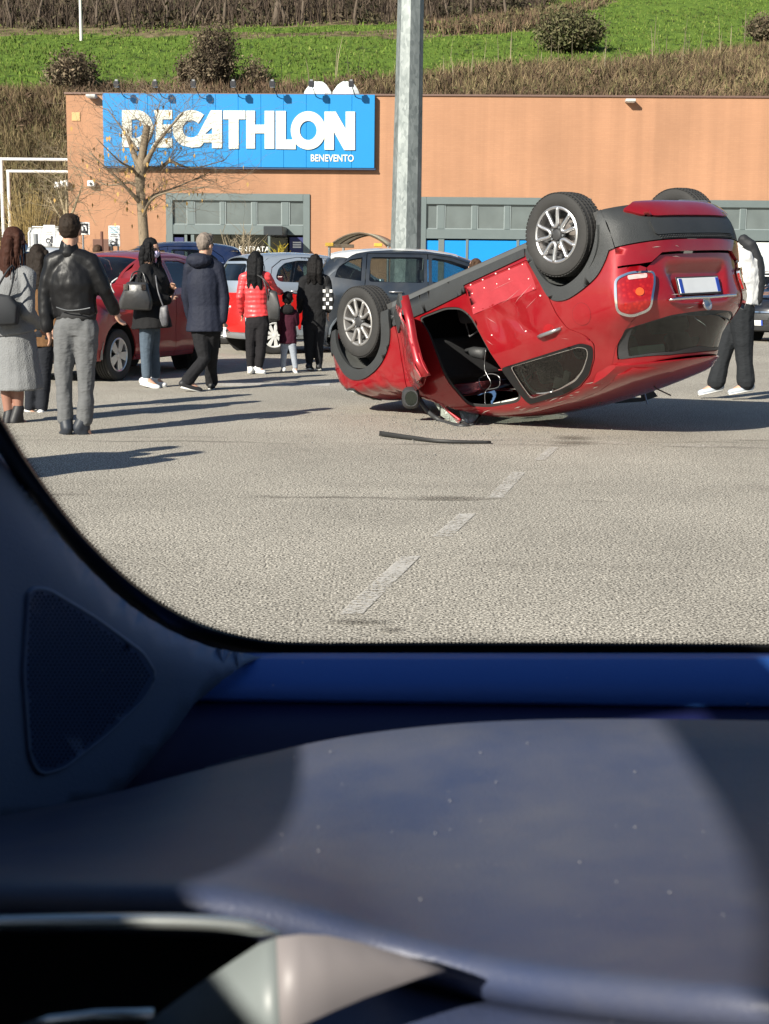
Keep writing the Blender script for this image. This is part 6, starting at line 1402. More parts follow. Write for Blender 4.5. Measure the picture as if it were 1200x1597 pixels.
def hand(b, w, dr, F, side, k=1.0, curl=.5):
    """palm, four bent fingers and a thumb in one blob; dr runs from the wrist to the knuckles"""
    dr = dr / np.linalg.norm(dr); x = F - dr * (F @ dr); x /= np.linalg.norm(x); pn = np.cross(dr, x) * side
    b.chain([w - dr * .02, w + dr * .035 * k, w + dr * .075 * k], [.024 * k, .034 * k, .036 * k], .55, up=tuple(pn), n=8)
    for i, L in enumerate((.070, .078, .072, .058)):
        o = w + dr * .078 * k + x * (.026 - .0175 * i) * k; d1 = dr; pts = [o]; d = d1.copy()
        for j in range(3):
            d = d * math.cos(curl * .6) - pn * math.sin(curl * .6) * (-1); d /= np.linalg.norm(d); pts.append(pts[-1] + d * L * k / 3 * (1.1 - .1 * j))
        b.chain(pts, [.0095 * k, .009 * k, .0085 * k, .0075 * k], n=6)
    b.chain([w + dr * .02 * k + x * .02 * k, w + dr * .05 * k + x * .045 * k, w + dr * .078 * k + x * .052 * k + pn * .012], [.013 * k, .011 * k, .009 * k], n=6)
def person(label, d, jt, face, H=1.72, group=None, cat='person', **c):
    """jt: joints measured in the photo (px, py[, depth offset]); face: the way the body faces"""
    k = H / 1.75; J = {n_: at_depth(v[0], v[1], d + (v[2] if len(v) > 2 else 0)) for n_, v in jt.items()}
    F = V3(face[0], face[1], 0); F /= np.linalg.norm(F); Rt = V3(F[1], -F[0], 0)        # Rt: the figure's right
    hf = c.get('headface', face); HF = V3(hf[0], hf[1], hf[2] if len(hf) > 2 else 0); HF /= np.linalg.norm(HF); HR = np.cross(HF, V3(0, 0, 1)); HR /= np.linalg.norm(HR); HU = np.cross(HR, HF)
    base = V3((J['aL'][0] + J['aR'][0]) / 2, d, 0); root = empty('person', base); tag(root, label, cat, group)
    for n_ in J: J[n_] = J[n_] - base
    skin = c.get('skin', SKIN); vox = c.get('vox', .010)
    b = Blob(); hc = J['head']; RM = np.stack([HR, HF, HU], 1); hk = c.get('hk', 1.0) * k
    b.ball(hc + HU * .02 * hk, (.074 * hk, .092 * hk, .105 * hk), RM, 14); b.ball(hc + HF * .025 * hk - HU * .055 * hk, (.055 * hk, .06 * hk, .062 * hk), RM, 12)
    b.ball(hc + HF * .095 * hk - HU * .01 * hk, (.013 * hk, .022 * hk, .022 * hk), RM, 8); b.ball(hc + HF * .098 * hk - HU * .018 * hk, (.017 * hk, .014 * hk, .012 * hk), RM, 8)
    b.ball(hc + HF * .082 * hk - HU * .055 * hk, (.026 * hk, .012 * hk, .010 * hk), RM, 8)
    for s in (-1, 1): b.ball(hc + HR * s * .078 * hk - HU * .005 * hk - HF * .005, (.012 * hk, .022 * hk, .032 * hk), RM, 8)
    nk = J['neck']; b.chain([hc - HU * .05 * hk - HF * .02 * hk, nk - V3(0, 0, .03)], [.055 * k, .062 * k], n=12)
    sL, sR = J['sL'], J['sR']; hL, hR = J['hL'], J['hR']; pel = (hL + hR) / 2; che = (sL + sR) / 2 - V3(0, 0, .12 * k)
    sw = np.linalg.norm(sR - sL) / 2
    ax = (sR - sL); ax /= np.linalg.norm(ax); dep = tuple(np.cross(ax, V3(0, 0, 1)))
    b.chain([nk - V3(0, 0, .02), che, lerp(che, pel, .5), pel, pel - V3(0, 0, .06)], [.07 * k, .15 * k, .125 * k, .15 * k, .11 * k], .62, up=dep, n=14)
    leg = c.get('leg', 1.0)
    for S_ in 'LR':
        s, e, w = J['s' + S_], J['e' + S_], J['w' + S_]; b.chain([s, lerp(s, e, .5), e], [.052 * k, .046 * k, .038 * k]); b.chain([e, lerp(e, w, .35), w], [.037 * k, .038 * k, .024 * k])
        b.chain([nk - V3(0, 0, .03), s], [.055 * k, .052 * k])
        hd = J.get('f' + S_); dr = (hd - w) if hd is not None else (w - e); hand(b, w, dr, F if abs((dr / np.linalg.norm(dr)) @ F) < .9 else V3(0, 0, 1), 1 if S_ == 'R' else -1, k * c.get('handk', 1))
        h, n_, a = J['h' + S_], J['k' + S_], J['a' + S_]; b.chain([h, lerp(h, n_, .5), n_], [.088 * k * leg, .072 * k * leg, .054 * k * leg]); b.chain([n_, lerp(n_, a, .35), a], [.052 * k * leg, .055 * k * leg, .036 * k])
        t = J['t' + S_]; b.chain([a, lerp(a, t, .4) - V3(0, 0, .01), t], [.038 * k, .036 * k, .026 * k])
    b.fuse('body', skin, root, c.get('bvox', .008), 2)
    # eyes and brows
    for s in (-1, 1):
        e_ = MB(); Blob.ball(e_, hc + HF * .082 * hk + HR * s * .031 * hk + HU * .012 * hk, (.013 * hk,) * 3, None, 8); e_.build('eye', mat('eye_dark', (.03, .02, .015), .2), root, True)
    mt = lambda n_, col, **q: mat(n_, col, **q)
    # shoes
    sh = c.get('shoe', ('black_shoes', (.015, .015, .017)))
    for S_ in 'LR':
        a, t = J['a' + S_], J['t' + S_]; q = t - a; L = V3(q[0], q[1], 0); ln = np.linalg.norm(L); L = L / ln if ln > .02 else F; low = min(a[2], t[2])
        B = Blob(); a0 = a - L * .05 + V3(0, 0, -.015); B.chain([a0 + V3(0, 0, -.02), lerp(a0, t, .5) + V3(0, 0, -.012), t + V3(0, 0, .0)], [.044 * k, .046 * k, .038 * k], .85, up=(0, 0, 1)); B.ball(t, (.042 * k, .042 * k, .03 * k)); B.ball(a0 - V3(0, 0, .015), (.046 * k, .046 * k, .045 * k))
        if c.get('boot'): B.chain([a0, a + V3(0, 0, c['boot'])], [.05 * k, .056 * k])
        B.chain([a - V3(0, 0, .02), a + V3(0, 0, .03)], [.047 * k, .045 * k])
        B.fuse('shoe', mat(sh[0], sh[1], rough=.55, var=.2), root, .010, 3)
        so = MB(); so.tube([a0 - V3(0, 0, .052 * k) - L * .02, t - V3(0, 0, .026 * k) + L * .03], [.042 * k, .040 * k], 10, flat=.32, upv=(0, 0, 1)); so.build('sole', mat(*(c.get('sole', ('sole_white', (.6, .6, .58))))), root, True)
    # trousers
    if 'trousers' in c:
        n_, col = c['trousers']; B = Blob(); tw = c.get('tw', 1.0)
        B.chain([pel + V3(0, 0, .10 * k), pel, pel - V3(0, 0, .08 * k)], [.145 * k * tw, .168 * k * tw, .14 * k * tw], .68, up=dep, n=14)
        for S_ in 'LR':
            h, kn, a = J['h' + S_], J['k' + S_], J['a' + S_]; cu = lerp(a, kn, c.get('cuff', .08))
            B.chain([h - V3(0, 0, .02), lerp(h, kn, .5), kn, lerp(kn, cu, .5), cu], [.106 * k * tw, .092 * k * tw, .074 * k * tw, .068 * k * tw, c.get('cuffr', .06) * k * tw])
        B.fuse('trousers', mat(n_, col, rough=.85, var=.15, scale=14, bump=.35, bscale=26, stretch=(1, 1, 2.2), spec=.15), root, vox, 3, c.get('tfold', .02), .15)
    # upper garment
    if 'top' in c:
        n_, col, q = c['top']; B = Blob(); hem = J['hem']; tw = q.get('w', 1.0); fl = q.get('flat', .64)
        m0 = lerp(che, pel, .55)
        B.chain([nk + V3(0, 0, -.015), che + V3(0, 0, .05), che - V3(0, 0, .05), m0, hem], [.085 * k, .165 * k * tw, .180 * k * tw, .165 * k * tw * q.get('waist', 1), q.get('hem', .185) * k * tw], fl, up=dep, n=16)
        for S_ in 'LR':
            s, e, w = J['s' + S_], J['e' + S_], J['w' + S_]; sl = q.get('sl', 1.0); cu = lerp(e, w, q.get('cuff', .95))
            B.chain([nk - V3(0, 0, .035), lerp(nk, s, .6) - V3(0, 0, .01), s], [.066 * k, .072 * k * sl, .073 * k * sl]); B.chain([s, lerp(s, e, .5), e], [.073 * k * sl, .066 * k * sl, .058 * k * sl]); B.chain([e, lerp(e, cu, .5), cu], [.058 * k * sl, .052 * k * sl, .044 * k * sl])
        mm = q.get('mat') or mat(n_, col, rough=q.get('rough', .85), var=.15, scale=10, bump=q.get('bump', .3), bscale=q.get('bs', 30), coat=q.get('coat', 0), spec=.2)
        B.fuse(q.get('name', 'coat'), mm, root, vox, q.get('sm', 3), q.get('fold', .022), q.get('fsz', .08))
    if 'skirt' in c:      # long coat tail
        n_, col, q = c['skirt']; hem = J['hem2']; top_ = J['hem']; B = Blob()
        B.chain([top_ + V3(0, 0, .12), lerp(top_, hem, .5), hem], [.17 * k, q.get('mid', .20) * k, q.get('end', .23) * k], q.get('flat', .75), up=dep, n=16); B.fuse('coat_skirt', mat(n_, col), root, vox, 2, .04, .3)
    # hair
    if 'hair' in c:
        n_, col, st = c['hair']; B = Blob(); hm = mat(n_, col, rough=.62, var=.45, scale=9, bump=.3, bscale=60, stretch=(4, 4, .5), spec=.12)
        B.ball(hc + HU * .038 * hk - HF * .016 * hk, (.086 * hk, .100 * hk, .104 * hk), RM, 14)
        if st == 'short': B.ball(hc + HU * .02 * hk - HF * .035 * hk, (.079 * hk, .076 * hk, .088 * hk), RM, 12); B.ball(hc + HU * .09 * hk + HF * .03 * hk, (.07 * hk, .06 * hk, .045 * hk), RM, 12)
        else:
            L = c.get('hairlen', .35) * k; B.ball(hc - HF * .035 * hk - HU * .02 * hk, (.088 * hk, .080 * hk, .11 * hk), RM, 12)
            for s, w_ in ((-.06, .045), (0, .06), (.06, .045)):
                p = hc - HF * .06 * hk + HR * s; B.chain([p, p - V3(0, 0, L * .5) - HF * .03, p - V3(0, 0, L) - HF * .02 + HR * s * .3], [w_ * 1.1, w_, w_ * .55])
            if c.get('sidehair', True):
                for s in (-1, 1): p = hc + HR * s * .078 * hk + HF * .01; B.chain([p + HU * .05, p - HU * .04, p - V3(0, 0, L * .55) - HF * .03], [.028, .03, .022])
        B.fuse('hair', hm, root, .008, 2, .015, .035)
        ms = MB()
        for _ in range(70):
            a = rng.uniform(-2.4, 2.4); u = V3(0, 0, 0) + HR * math.sin(a) * .088 * hk - HF * math.cos(a) * .098 * hk
            if st == 'short':
                p = hc + u * rng.uniform(.5, 1.0) + HU * rng.uniform(.0, .13) * hk; ms.tube([p, p + u * .12 + HU * rng.uniform(-.01, .025) + rng.normal(0, .006, 3)], [.0035, .001], 3, False)
            else:
                L = c.get('hairlen', .35) * k * rng.uniform(.75, 1.12); p = hc + u * 1.0 + HU * rng.uniform(-.02, .05) * hk; w1 = rng.normal(0, .012, 3)
                ms.tube([p, p - V3(0, 0, L * .35) + w1 + u * .10, p - V3(0, 0, L * .7) + w1 * 1.6, p - V3(0, 0, L) + w1 * 2.2 - u * .12], [.005, .005, .004, .0012], 4, False)
        tag(ms.build('hair_strands', hm, root, True), kind='stuff')
    if 'mask' in c:
        B = Blob(); B.ball(hc + HF * .062 * hk - HU * .045 * hk, (.056 * hk, .050 * hk, .05 * hk), RM, 12); B.ball(hc + HF * .095 * hk - HU * .03 * hk, (.022 * hk, .022 * hk, .028 * hk), RM, 10); m_ = B.fuse('face_mask', mat(*c['mask'], rough=.8, var=.1, scale=30, bump=.3), root, .008, 2)
        for s in (-1, 1): MB().tube([hc + HF * .06 * hk + HR * s * .05 * hk - HU * .03 * hk, hc + HR * s * .083 * hk - HU * .0], .003, 5).build('ear_loop', whitepl, m_)
    return root, J, dict(F=F, R=Rt, k=k, dep=dep, nk=nk, pel=pel, base=base, HF=HF, HR=HR)

def bag(label, d, pts_front, th, m, strap=None, strap_m=None, name='handbag', cat='bag', extra=None):
    """bag with a rounded body from its outline, a rim and handles"""
    P = [at_depth(x, y, d) for x, y in roundpoly(pts_front, 3, 3)]; c = sum(P) / len(P); root = empty(name, c); tag(root, label, cat)
    vs = []; n = len(P)
    for s, dy in ((.86, -th / 2), (1.0, -th * .32), (1.03, 0), (1.0, th * .32), (.86, th / 2)):
        for p in P: q = (p - c) * s; vs.append((q[0], q[1] + dy, q[2]))
    fs = [(r * n + i, r * n + (i + 1) % n, (r + 1) * n + (i + 1) % n, (r + 1) * n + i) for r in range(4) for i in range(n)] + [tuple(range(n))[::-1], tuple(range(4 * n, 5 * n))]
    link('bag_body', mesh('bag_body', vs, fs, auto=60), m, root)
    for st in strap or []:
        MB().tube(spline([at_depth(x, y, d + o) - c for x, y, o in st], 5), .009, 6).build('strap', strap_m or m, root, True)
    if extra: extra(root, c)
    return root
LEATH = mat('black_leather', (.008, .008, .009), .42, 0, .3, 6, .6, 6, 0.0, .25, stretch=(1, 1, .6))
LEATH2 = mat('bag_leather', (.035, .035, .036), .38, 0, .3, 6, .2, 20, .2)
# 1 man in the leather jacket, seen from behind
g1, J1, q1 = person('man seen from behind in a black leather jacket and grey trousers, hands at his sides', 11.45, dict(
    head=(110, 361), neck=(108, 391), sL=(84, 409), sR=(142, 411), eL=(71, 462), eR=(163, 452), wL=(74, 512, -.03), wR=(179, 484, .08), fL=(80, 530, .0), fR=(186, 500, .12),
    hL=(104, 507), hR=(134, 507), kL=(99, 580), kR=(135, 581), aL=(103, 664), aR=(132, 664), tL=(98, 678, .10), tR=(140, 682, .02), hem=(119, 493)), (.12, 1), 1.80,
    trousers=('grey_trousers', (.125, .128, .132)), tw=.98, cuff=.13, cuffr=.070, tfold=.032, top=('black_leather', (0, 0, 0), dict(mat=LEATH, w=1.08, hem=.158, fold=.028, fsz=.17, sl=1.08, name='leather_jacket', waist=.98, cuff=.97)),
    hair=('dark_brown_hair', (.028, .020, .015), 'short'), shoe=('blue_black_boots', (.02, .025, .035)), sole=('sole_dark', (.03, .03, .035)), boot=.07, vox=.011)
B = Blob(); nk = q1['nk']; B.chain([nk - V3(0, 0, .02), nk + V3(0, 0, .035)], [.083, .076]); B.fuse('jacket_collar', LEATH, g1, .009, 2, .006, .03)
hb = J1['hem']; MB().tube([hb - V3(0, 0, .035), hb + V3(0, 0, .03)], [.158, .168], 28, flat=.66, upv=(0, 1, 0)).build('jacket_waistband', mat('knit_black', (.02, .02, .021), .9, 0, .2, 50), g1, True)
MB().tube(spline([at_depth(x, y, 11.29) - q1['base'] for x, y in ((88, 479), (105, 484), (125, 483), (141, 480))], 4), .004, 5).build('back_seam', greymetal, g1)
# 2 woman in the grey coat
WOOL = ('grey_wool', (.20, .205, .21)); wool = mat('grey_wool', WOOL[1], .95, 0, .12, 30, .5, 90, 0, .2)
g2, J2, q2 = person('woman with long brown hair, blue mask and long grey coat at the left edge', 12.3, dict(
    head=(24, 378), neck=(18, 412), sL=(-14, 430), sR=(44, 432, -.05), eL=(-22, 480), eR=(43, 486, -.12), wL=(-4, 515, .1), wR=(62, 508, .12), hL=(2, 520), hR=(30, 520), kL=(8, 590), kR=(28, 590), aL=(16, 662), aR=(30, 655), tL=(22, 672, .05), tR=(44, 662, .06), hem=(22, 520), hem2=(28, 607)),
    (.75, .66), 1.66, headface=(.93, .36, -.1), top=('grey_wool', WOOL[1], dict(w=1.06, mat=wool, hem=.20, fold=.03, fsz=.25, sl=1.12, flat=.8)), skirt=('grey_wool', WOOL[1], dict(mid=.215, end=.235, flat=.85)),
    hair=('auburn_hair', (.045, .018, .012), 'long'), hairlen=.42, mask=('mask_blue', (.28, .45, .62)), skin=mat('skin_tights', (.28, .14, .10), .5), shoe=('black_boots', (.015, .015, .017)), boot=.10)
bag('black shoulder bag on the back of the grey coat woman', 12.05, [(-20, 455), (18, 462), (30, 478), (28, 506), (-20, 508)], .12, mat('dull_black_fabric', (.02, .022, .026), .8), [[(-10, 460, 0), (10, 425, -.05), (20, 414, .05)], [(14, 464, 0), (20, 440, -.04), (22, 416, .05)]])
# 3 person between them
g3, J3, q3 = person('person in a brown coat half hidden between the grey coat and the leather jacket', 13.3, dict(
    head=(62, 402), neck=(62, 424), sL=(38, 440), sR=(84, 440), eL=(34, 480), eR=(88, 480), wL=(44, 508, -.1), wR=(84, 512, -.1), hL=(52, 520), hR=(72, 520), kL=(52, 580), kR=(70, 580), aL=(46, 640), aR=(66, 640), tL=(58, 649, -.05), tR=(72, 648, .1), hem=(62, 540)),
    (.5, .86), 1.60, top=('brown_coat', (.16, .085, .04), dict(w=.95, hem=.19, fold=.03)), trousers=('dark_trousers', (.02, .022, .028)), hair=('dark_hair', (.02, .015, .012), 'long'), shoe=('white_trainers', (.7, .7, .7)), bvox=.012, vox=.014)
# 4 woman in black with the mask
g4, J4, q4 = person('woman in a black coat with a lilac mask and white trainers, standing in profile', 16.3, dict(
    head=(236, 389), neck=(231, 412), sL=(246, 424, .14), sR=(226, 426, -.12), eL=(262, 460, .2), eR=(240, 466, -.16), wL=(266, 452, .05), wR=(262, 468, -.05), fL=(270, 444, 0), fR=(271, 462, .0), hL=(238, 505, .07), hR=(230, 505, -.07), kL=(240, 548, .08), kR=(228, 548, -.06), aL=(243, 590, .08), aR=(229, 590, -.08), tL=(256, 600, .08), tR=(246, 604, -.10), hem=(238, 512)),
    (1, -.15), 1.68, headface=(1, -.35, -.12), top=('black_wool', (.012, .012, .013), dict(w=1.22, hem=.215, fold=.03, fsz=.2, flat=.95, sl=1.3)), trousers=('blue_grey_jeans', (.075, .10, .13)), tw=.95,
    hair=('black_hair', (.008, .008, .009), 'long'), hairlen=.22, mask=('mask_lilac', (.60, .55, .78)), shoe=('white_trainers', (.75, .75, .75)), cuff=.10)
def bagx(root, c):
    for s in (-1, 1): MB().box((s * .10, -.095, .12), (.05, .01, .06)).build('buckle', chrome, root)
    MB().tube(spline([V3(-.24, -.03, .05), V3(-.28, -.03, .15), V3(-.2, -.02, .22)], 4), .008, 5).build('patterned_scarf', mat('scarf_pattern', (.5, .5, .5), .8, 0, .9, 60), root, True)
bag('grey black leather tote hanging from the arm of the woman in black', 16.02, [(199, 440), (230, 441), (238, 470), (236, 484), (188, 482), (187, 470)], .17, LEATH2, [[(203, 441, -.03), (208, 426, 0), (222, 424, .05), (228, 441, .0)], [(203, 442, .06), (212, 428, .08), (226, 441, .1)]], extra=bagx)
bag('small white and black bag at the front of the woman in black', 16.05, [(251, 478), (262, 476), (262, 508), (254, 510), (249, 495)], .08, mat('mixed_dark_fabric', (.10, .10, .11), .5, 0, .9, 25), [[(255, 478, 0), (247, 455, .0), (243, 430, .1)]])
# 5 man in the navy coat
g5, J5, q5 = person('grey haired man in a navy parka walking away with a white paper in his hand', 15.9, dict(
    head=(321, 383), neck=(318, 402), sL=(297, 418, 0), sR=(340, 419, 0), eL=(291, 462, .1), eR=(350, 465, 0), wL=(298, 500, .2), wR=(348, 500, -.03), fL=(302, 512, .25), fR=(351, 513, -.02), hL=(312, 510), hR=(331, 510), kL=(319, 560, -.02), kR=(329, 560, .15), aL=(292, 594, -.15), aR=(330, 597, .30), tL=(311, 608, -.12), tR=(330, 604, .38), hem=(321, 517)),
    (.45, .9), 1.76, headface=(.55, .83), top=('navy_parka', (.016, .019, .033), dict(w=1.10, hem=.20, fold=.02, fsz=.22, flat=.74, sl=1.08, rough=.7)), trousers=('black_trousers', (.016, .016, .018)), tw=1.02, cuffr=.075, cuff=.06,
    hair=('grey_hair', (.20, .165, .14), 'short'), hk=1.02)
B = Blob(); nk = q5['nk']; F = q5['F']; B.ball(nk - F * .10 - V3(0, 0, .03), (.15, .09, .085)); B.ball(nk - F * .03 - V3(0, 0, .0), (.12, .10, .05)); B.fuse('hood', mat('navy_parka', (0, 0, 0)), g5, .012, 4, .02, .08)
o = MB(); P = at_depth(349, 517, 15.85); o.box((0, 0, 0), (.05, .012, .10), rot3(.2, .15, 0)); o.box((.012, -.01, -.02), (.035, .01, .08), rot3(-.2, -.2, 0)); o = o.build('folded_paper', whitepl, loc=P); tag(o, 'crumpled white paper held by the man in the navy parka', 'paper')
# 6 woman in the red puffer jacket
def puffer():
    m, N, L = nt('red_puffer'); o = N.new('ShaderNodeOutputMaterial'); p = N.new('ShaderNodeBsdfPrincipled'); L.new(p.outputs[0], o.inputs[0]); p.inputs['Base Color'].default_value = (.72, .06, .065, 1); p.inputs['Roughness'].default_value = .42
    tc = N.new('ShaderNodeTexCoord'); w = N.new('ShaderNodeTexWave'); w.bands_direction = 'Z'; w.inputs['Scale'].default_value = 5.2; w.inputs['Distortion'].default_value = .9; w.inputs['Detail Scale'].default_value = 1.5; L.new(tc.outputs['Object'], w.inputs['Vector'])
    n = N.new('ShaderNodeTexNoise'); n.inputs['Scale'].default_value = 26; L.new(tc.outputs['Object'], n.inputs['Vector']); a = N.new('ShaderNodeMath'); a.operation = 'MULTIPLY_ADD'; L.new(n.outputs[0], a.inputs[0]); a.inputs[1].default_value = .5; L.new(w.outputs['Fac'], a.inputs[2])
    b = N.new('ShaderNodeBump'); b.inputs['Strength'].default_value = 1; b.inputs['Distance'].default_value = .005; L.new(a.outputs[0], b.inputs['Height']); L.new(b.outputs[0], p.inputs['Normal']); return m
g6, J6, q6 = person('woman with long black hair in a bright red quilted jacket, seen from behind', 18.7, dict(
    head=(399, 407), neck=(398, 424), sL=(381, 434), sR=(416, 432), eL=(375, 462, -.05), eR=(427, 450, .1), wL=(377, 488, .1), wR=(438, 456, .3), fL=(379, 496, .15), fR=(446, 458, .35), hL=(394, 503), hR=(409, 503), kL=(391, 538), kR=(408, 540), aL=(391, 573), aR=(404, 573), tL=(390, 580, .12), tR=(411, 580, .0), hem=(402, 494)),
    (.1, 1), 1.66, top=('red_puffer', (0, 0, 0), dict(mat=puffer(), w=1.02, hem=.168, fold=.012, sl=1.05, name='quilted_jacket', waist=.92)), trousers=('black_jersey', (.017, .016, .018)), tw=1.0, cuff=.10, cuffr=.055, hair=('black_hair', (0, 0, 0), 'long'), hairlen=.38, shoe=('white_trainers', (0, 0, 0)), bvox=.009)
bag('black and grey shoulder bag beside the red quilted jacket', 18.5, [(420, 452), (432, 455), (437, 478), (436, 500), (420, 498), (416, 474)], .12, mat('bag_grey_black', (.05, .05, .05), .5, 0, .9, 6), [[(424, 453, 0), (412, 436, -.05), (400, 428, .1)], [(419, 470, -.05), (414, 445, -.1), (408, 430, .05)]])
# 7 child
g7, J7, q7 = person('small child with black hair in a burgundy coat and pale grey leggings', 19.0, dict(
    head=(449, 468), neck=(449, 480), sL=(440, 488), sR=(459, 488), eL=(436, 505), eR=(463, 504, .03), wL=(437, 519, .08), wR=(463, 488, .12), fR=(465, 480, .15), hL=(444, 530), hR=(455, 530), kL=(443, 553), kR=(458, 553), aL=(442, 572), aR=(461, 573), tL=(440, 578, .05), tR=(462, 580, -.03), hem=(449, 536)),
    (.0, 1), 1.10, hk=1.35, handk=.8, top=('burgundy_wool', (.045, .008, .018), dict(w=.95, hem=.21, fold=.014, fsz=.08, sl=1.1)), trousers=('pale_leggings', (.30, .33, .38)), tw=.95, cuff=.02, tfold=.004, hair=('black_hair', (0, 0, 0), 'short'), shoe=('white_trainers', (0, 0, 0)), vox=.009)
B = Blob(); nk = q7['nk']; B.ball(nk - V3(0, .06, .02), (.10, .05, .07)); B.fuse('hood', mat('black_wool', (0, 0, 0)), g7, .01, 3)
# 8 woman in the black coat
g8, J8, q8 = person('woman with long dark hair in a black knee length coat beside the upturned car', 19.4, dict(
    head=(492, 411), neck=(491, 427), sL=(474, 438), sR=(509, 437), eL=(469, 464, -.02), eR=(515, 462, 0), wL=(467, 486, .12), wR=(512, 486, .06), fL=(464, 494, .15), hL=(483, 505), hR=(497, 505), kL=(482, 540), kR=(497, 540), aL=(483, 567), aR=(498, 568), tL=(486, 575, .08), tR=(499, 576, .08), hem=(489, 508)),
    (.1, 1), 1.64, top=('black_wool', (0, 0, 0), dict(w=1.02, hem=.178, fold=.025, fsz=.1)), trousers=('black_trousers', (0, 0, 0)), tw=.98, cuff=.10, cuffr=.056, tfold=.006, hair=('darkest_hair', (.010, .009, .009), 'long'), hairlen=.28, shoe=('black_shoes', (.02, .02, .02)), bvox=.009)
CHK = mat('checked_fabric', (.35, .35, .35), .7, 0, .95, 45)
def chkx(root, c):
    for i in range(5):
        for j in range(3):
            if (i + j) % 2 == 0: MB().box((-.05 + j * .045, -.058, -.12 + i * .055), (.036, .006, .04)).build('white_patch', whitepl, root)
bag('black and white checked shoulder bag on the woman in the black coat', 19.15, [(508, 446), (516, 447), (522, 468), (516, 486), (506, 482), (504, 464)], .10, mat('check_black', (.02, .02, .02)), [[(511, 447, 0), (507, 434, -.03), (505, 431, .1)]], extra=chkx)
# 9 woman behind the estate car, 10 person behind the parked cars
person('woman with brown hair behind the upturned car, hand near her face', 20.75, dict(
    head=(741, 416), neck=(742, 434), sL=(760, 444), sR=(724, 444, .05), eL=(764, 474), eR=(716, 462, -.1), wL=(758, 500, -.05), wR=(725, 440, -.18), fR=(728, 429, -.2), hL=(749, 504), hR=(735, 504), kL=(749, 536), kR=(735, 536), aL=(749, 562), aR=(735, 562), tL=(744, 567), tR=(730, 567), hem=(741, 508)),
    (-.8, -.6), 1.56, headface=(-.9, .3), top=('tan_coat', (.30, .21, .13), dict(hem=.18)), trousers=('dark_trousers', (0, 0, 0)), hair=('brown_hair', (.06, .035, .022), 'long'), hairlen=.2, vox=.014, bvox=.008)
person('person whose brown haired head shows beyond the leather jacket man and parked cars', 25.5, dict(
    head=(153, 394), neck=(153, 410), sL=(138, 418), sR=(168, 418), eL=(134, 445), eR=(172, 445), wL=(136, 468), wR=(170, 468), hL=(147, 478), hR=(159, 478), kL=(147, 510), kR=(159, 510), aL=(147, 536), aR=(159, 536), tL=(147, 541), tR=(159, 541), hem=(153, 484)),
    (0, 1), 1.78, top=('black_wool', (0, 0, 0), dict(hem=.18)), trousers=('dark_trousers', (0, 0, 0)), hair=('brown_hair', (0, 0, 0), 'short'), vox=.014, bvox=.012)
# 11 man walking past the tail of the car
g11, J11, q11 = person('man in white shirt, black vest and dark trousers walking behind the raised car tail', 15.5, dict(
    head=(1127, 380), neck=(1148, 388), sL=(1152, 398, .17), sR=(1164, 400, -.17), eL=(1150, 440, .22), eR=(1181, 436, -.1), wL=(1134, 470, .2), wR=(1174, 470, -.14), fR=(1168, 482, -.14), hL=(1150, 482, .08), hR=(1157, 482, -.08), kL=(1130, 544, .06), kR=(1160, 542, -.08), aL=(1117, 598, .05), aR=(1164, 598, -.08), tL=(1094, 612, .05), tR=(1141, 611, -.08), hem=(1153, 474)),
    (-1, -.05), 1.82, headface=(-1, 0, -.75), top=('white_jersey', (.62, .62, .62), dict(w=1.18, hem=.17, fold=.03, fsz=.15, flat=1.15, sl=.95, name='white_shirt')), trousers=('charcoal_joggers', (.022, .024, .027)), tw=1.32, cuff=.06, cuffr=.075, hair=('black_hair', (0, 0, 0), 'short'), shoe=('pale_trainers', (.42, .46, .52)), sole=('sole_white', (.6, .6, .58)))
B = Blob(); vs_ = [at_depth(x, y, 15.3 + o) - q11['base'] for x, y, o in ((1160, 374, .12), (1170, 382, .1), (1181, 406, .1), (1184, 440, .1), (1181, 468, .1))]
B.chain(vs_, [.06, .07, .07, .07, .06], 1.0); B.fuse('black_vest', mat('vest_black', (.014, .015, .018), .7, 0, .2), g11, .012, 3, .02, .08)
h_ = J11['hem']; o = MB(); o.tube([h_ - V3(0, 0, .03), h_ + V3(0, 0, .02)], [.168, .165], 24, flat=1.0); o.build('waistband', mat('waistband_grey', (.22, .22, .22), .8, 0, .5, 30), g11, True)
# two bystanders just outside the left edge; their shadows reach into the picture
for i_, (sx_, dd_, lab_) in enumerate(((-6, 0, 'man in a dark parka standing just outside the left edge'), (26, -.30, 'second man in a dark parka beside him outside the left edge'))):
    D0 = 8.15 + dd_; sc0 = F_PX / D0
    def q_(x, z, o=0.0):
        X = -3.55 + sx_ / 100. * .7 + x; Y = D0 + o; P_ = V3(X, Y, z); u_ = to_px(P_); return (float(u_[0]), float(u_[1]), o)
    person(lab_, D0, dict(head=q_(0, 1.64), neck=q_(0, 1.48), sL=q_(-.2, 1.42), sR=q_(.2, 1.42), eL=q_(-.27, 1.15), eR=q_(.27, 1.15), wL=q_(-.25, .9, .1), wR=q_(.25, .9, .1), hL=q_(-.1, .92), hR=q_(.1, .92), kL=q_(-.12, .5), kR=q_(.12, .5), aL=q_(-.13, .09), aR=q_(.13, .09), tL=q_(-.14, .035, .17), tR=q_(.14, .035, .17), hem=q_(0, .84)),
        (.3, 1), 1.78, top=('navy_parka', (0, 0, 0), dict(w=1.2, hem=.22)), trousers=('black_trousers', (0, 0, 0)), hair=('dark_hair', (0, 0, 0), 'short'), vox=.016, bvox=.012)
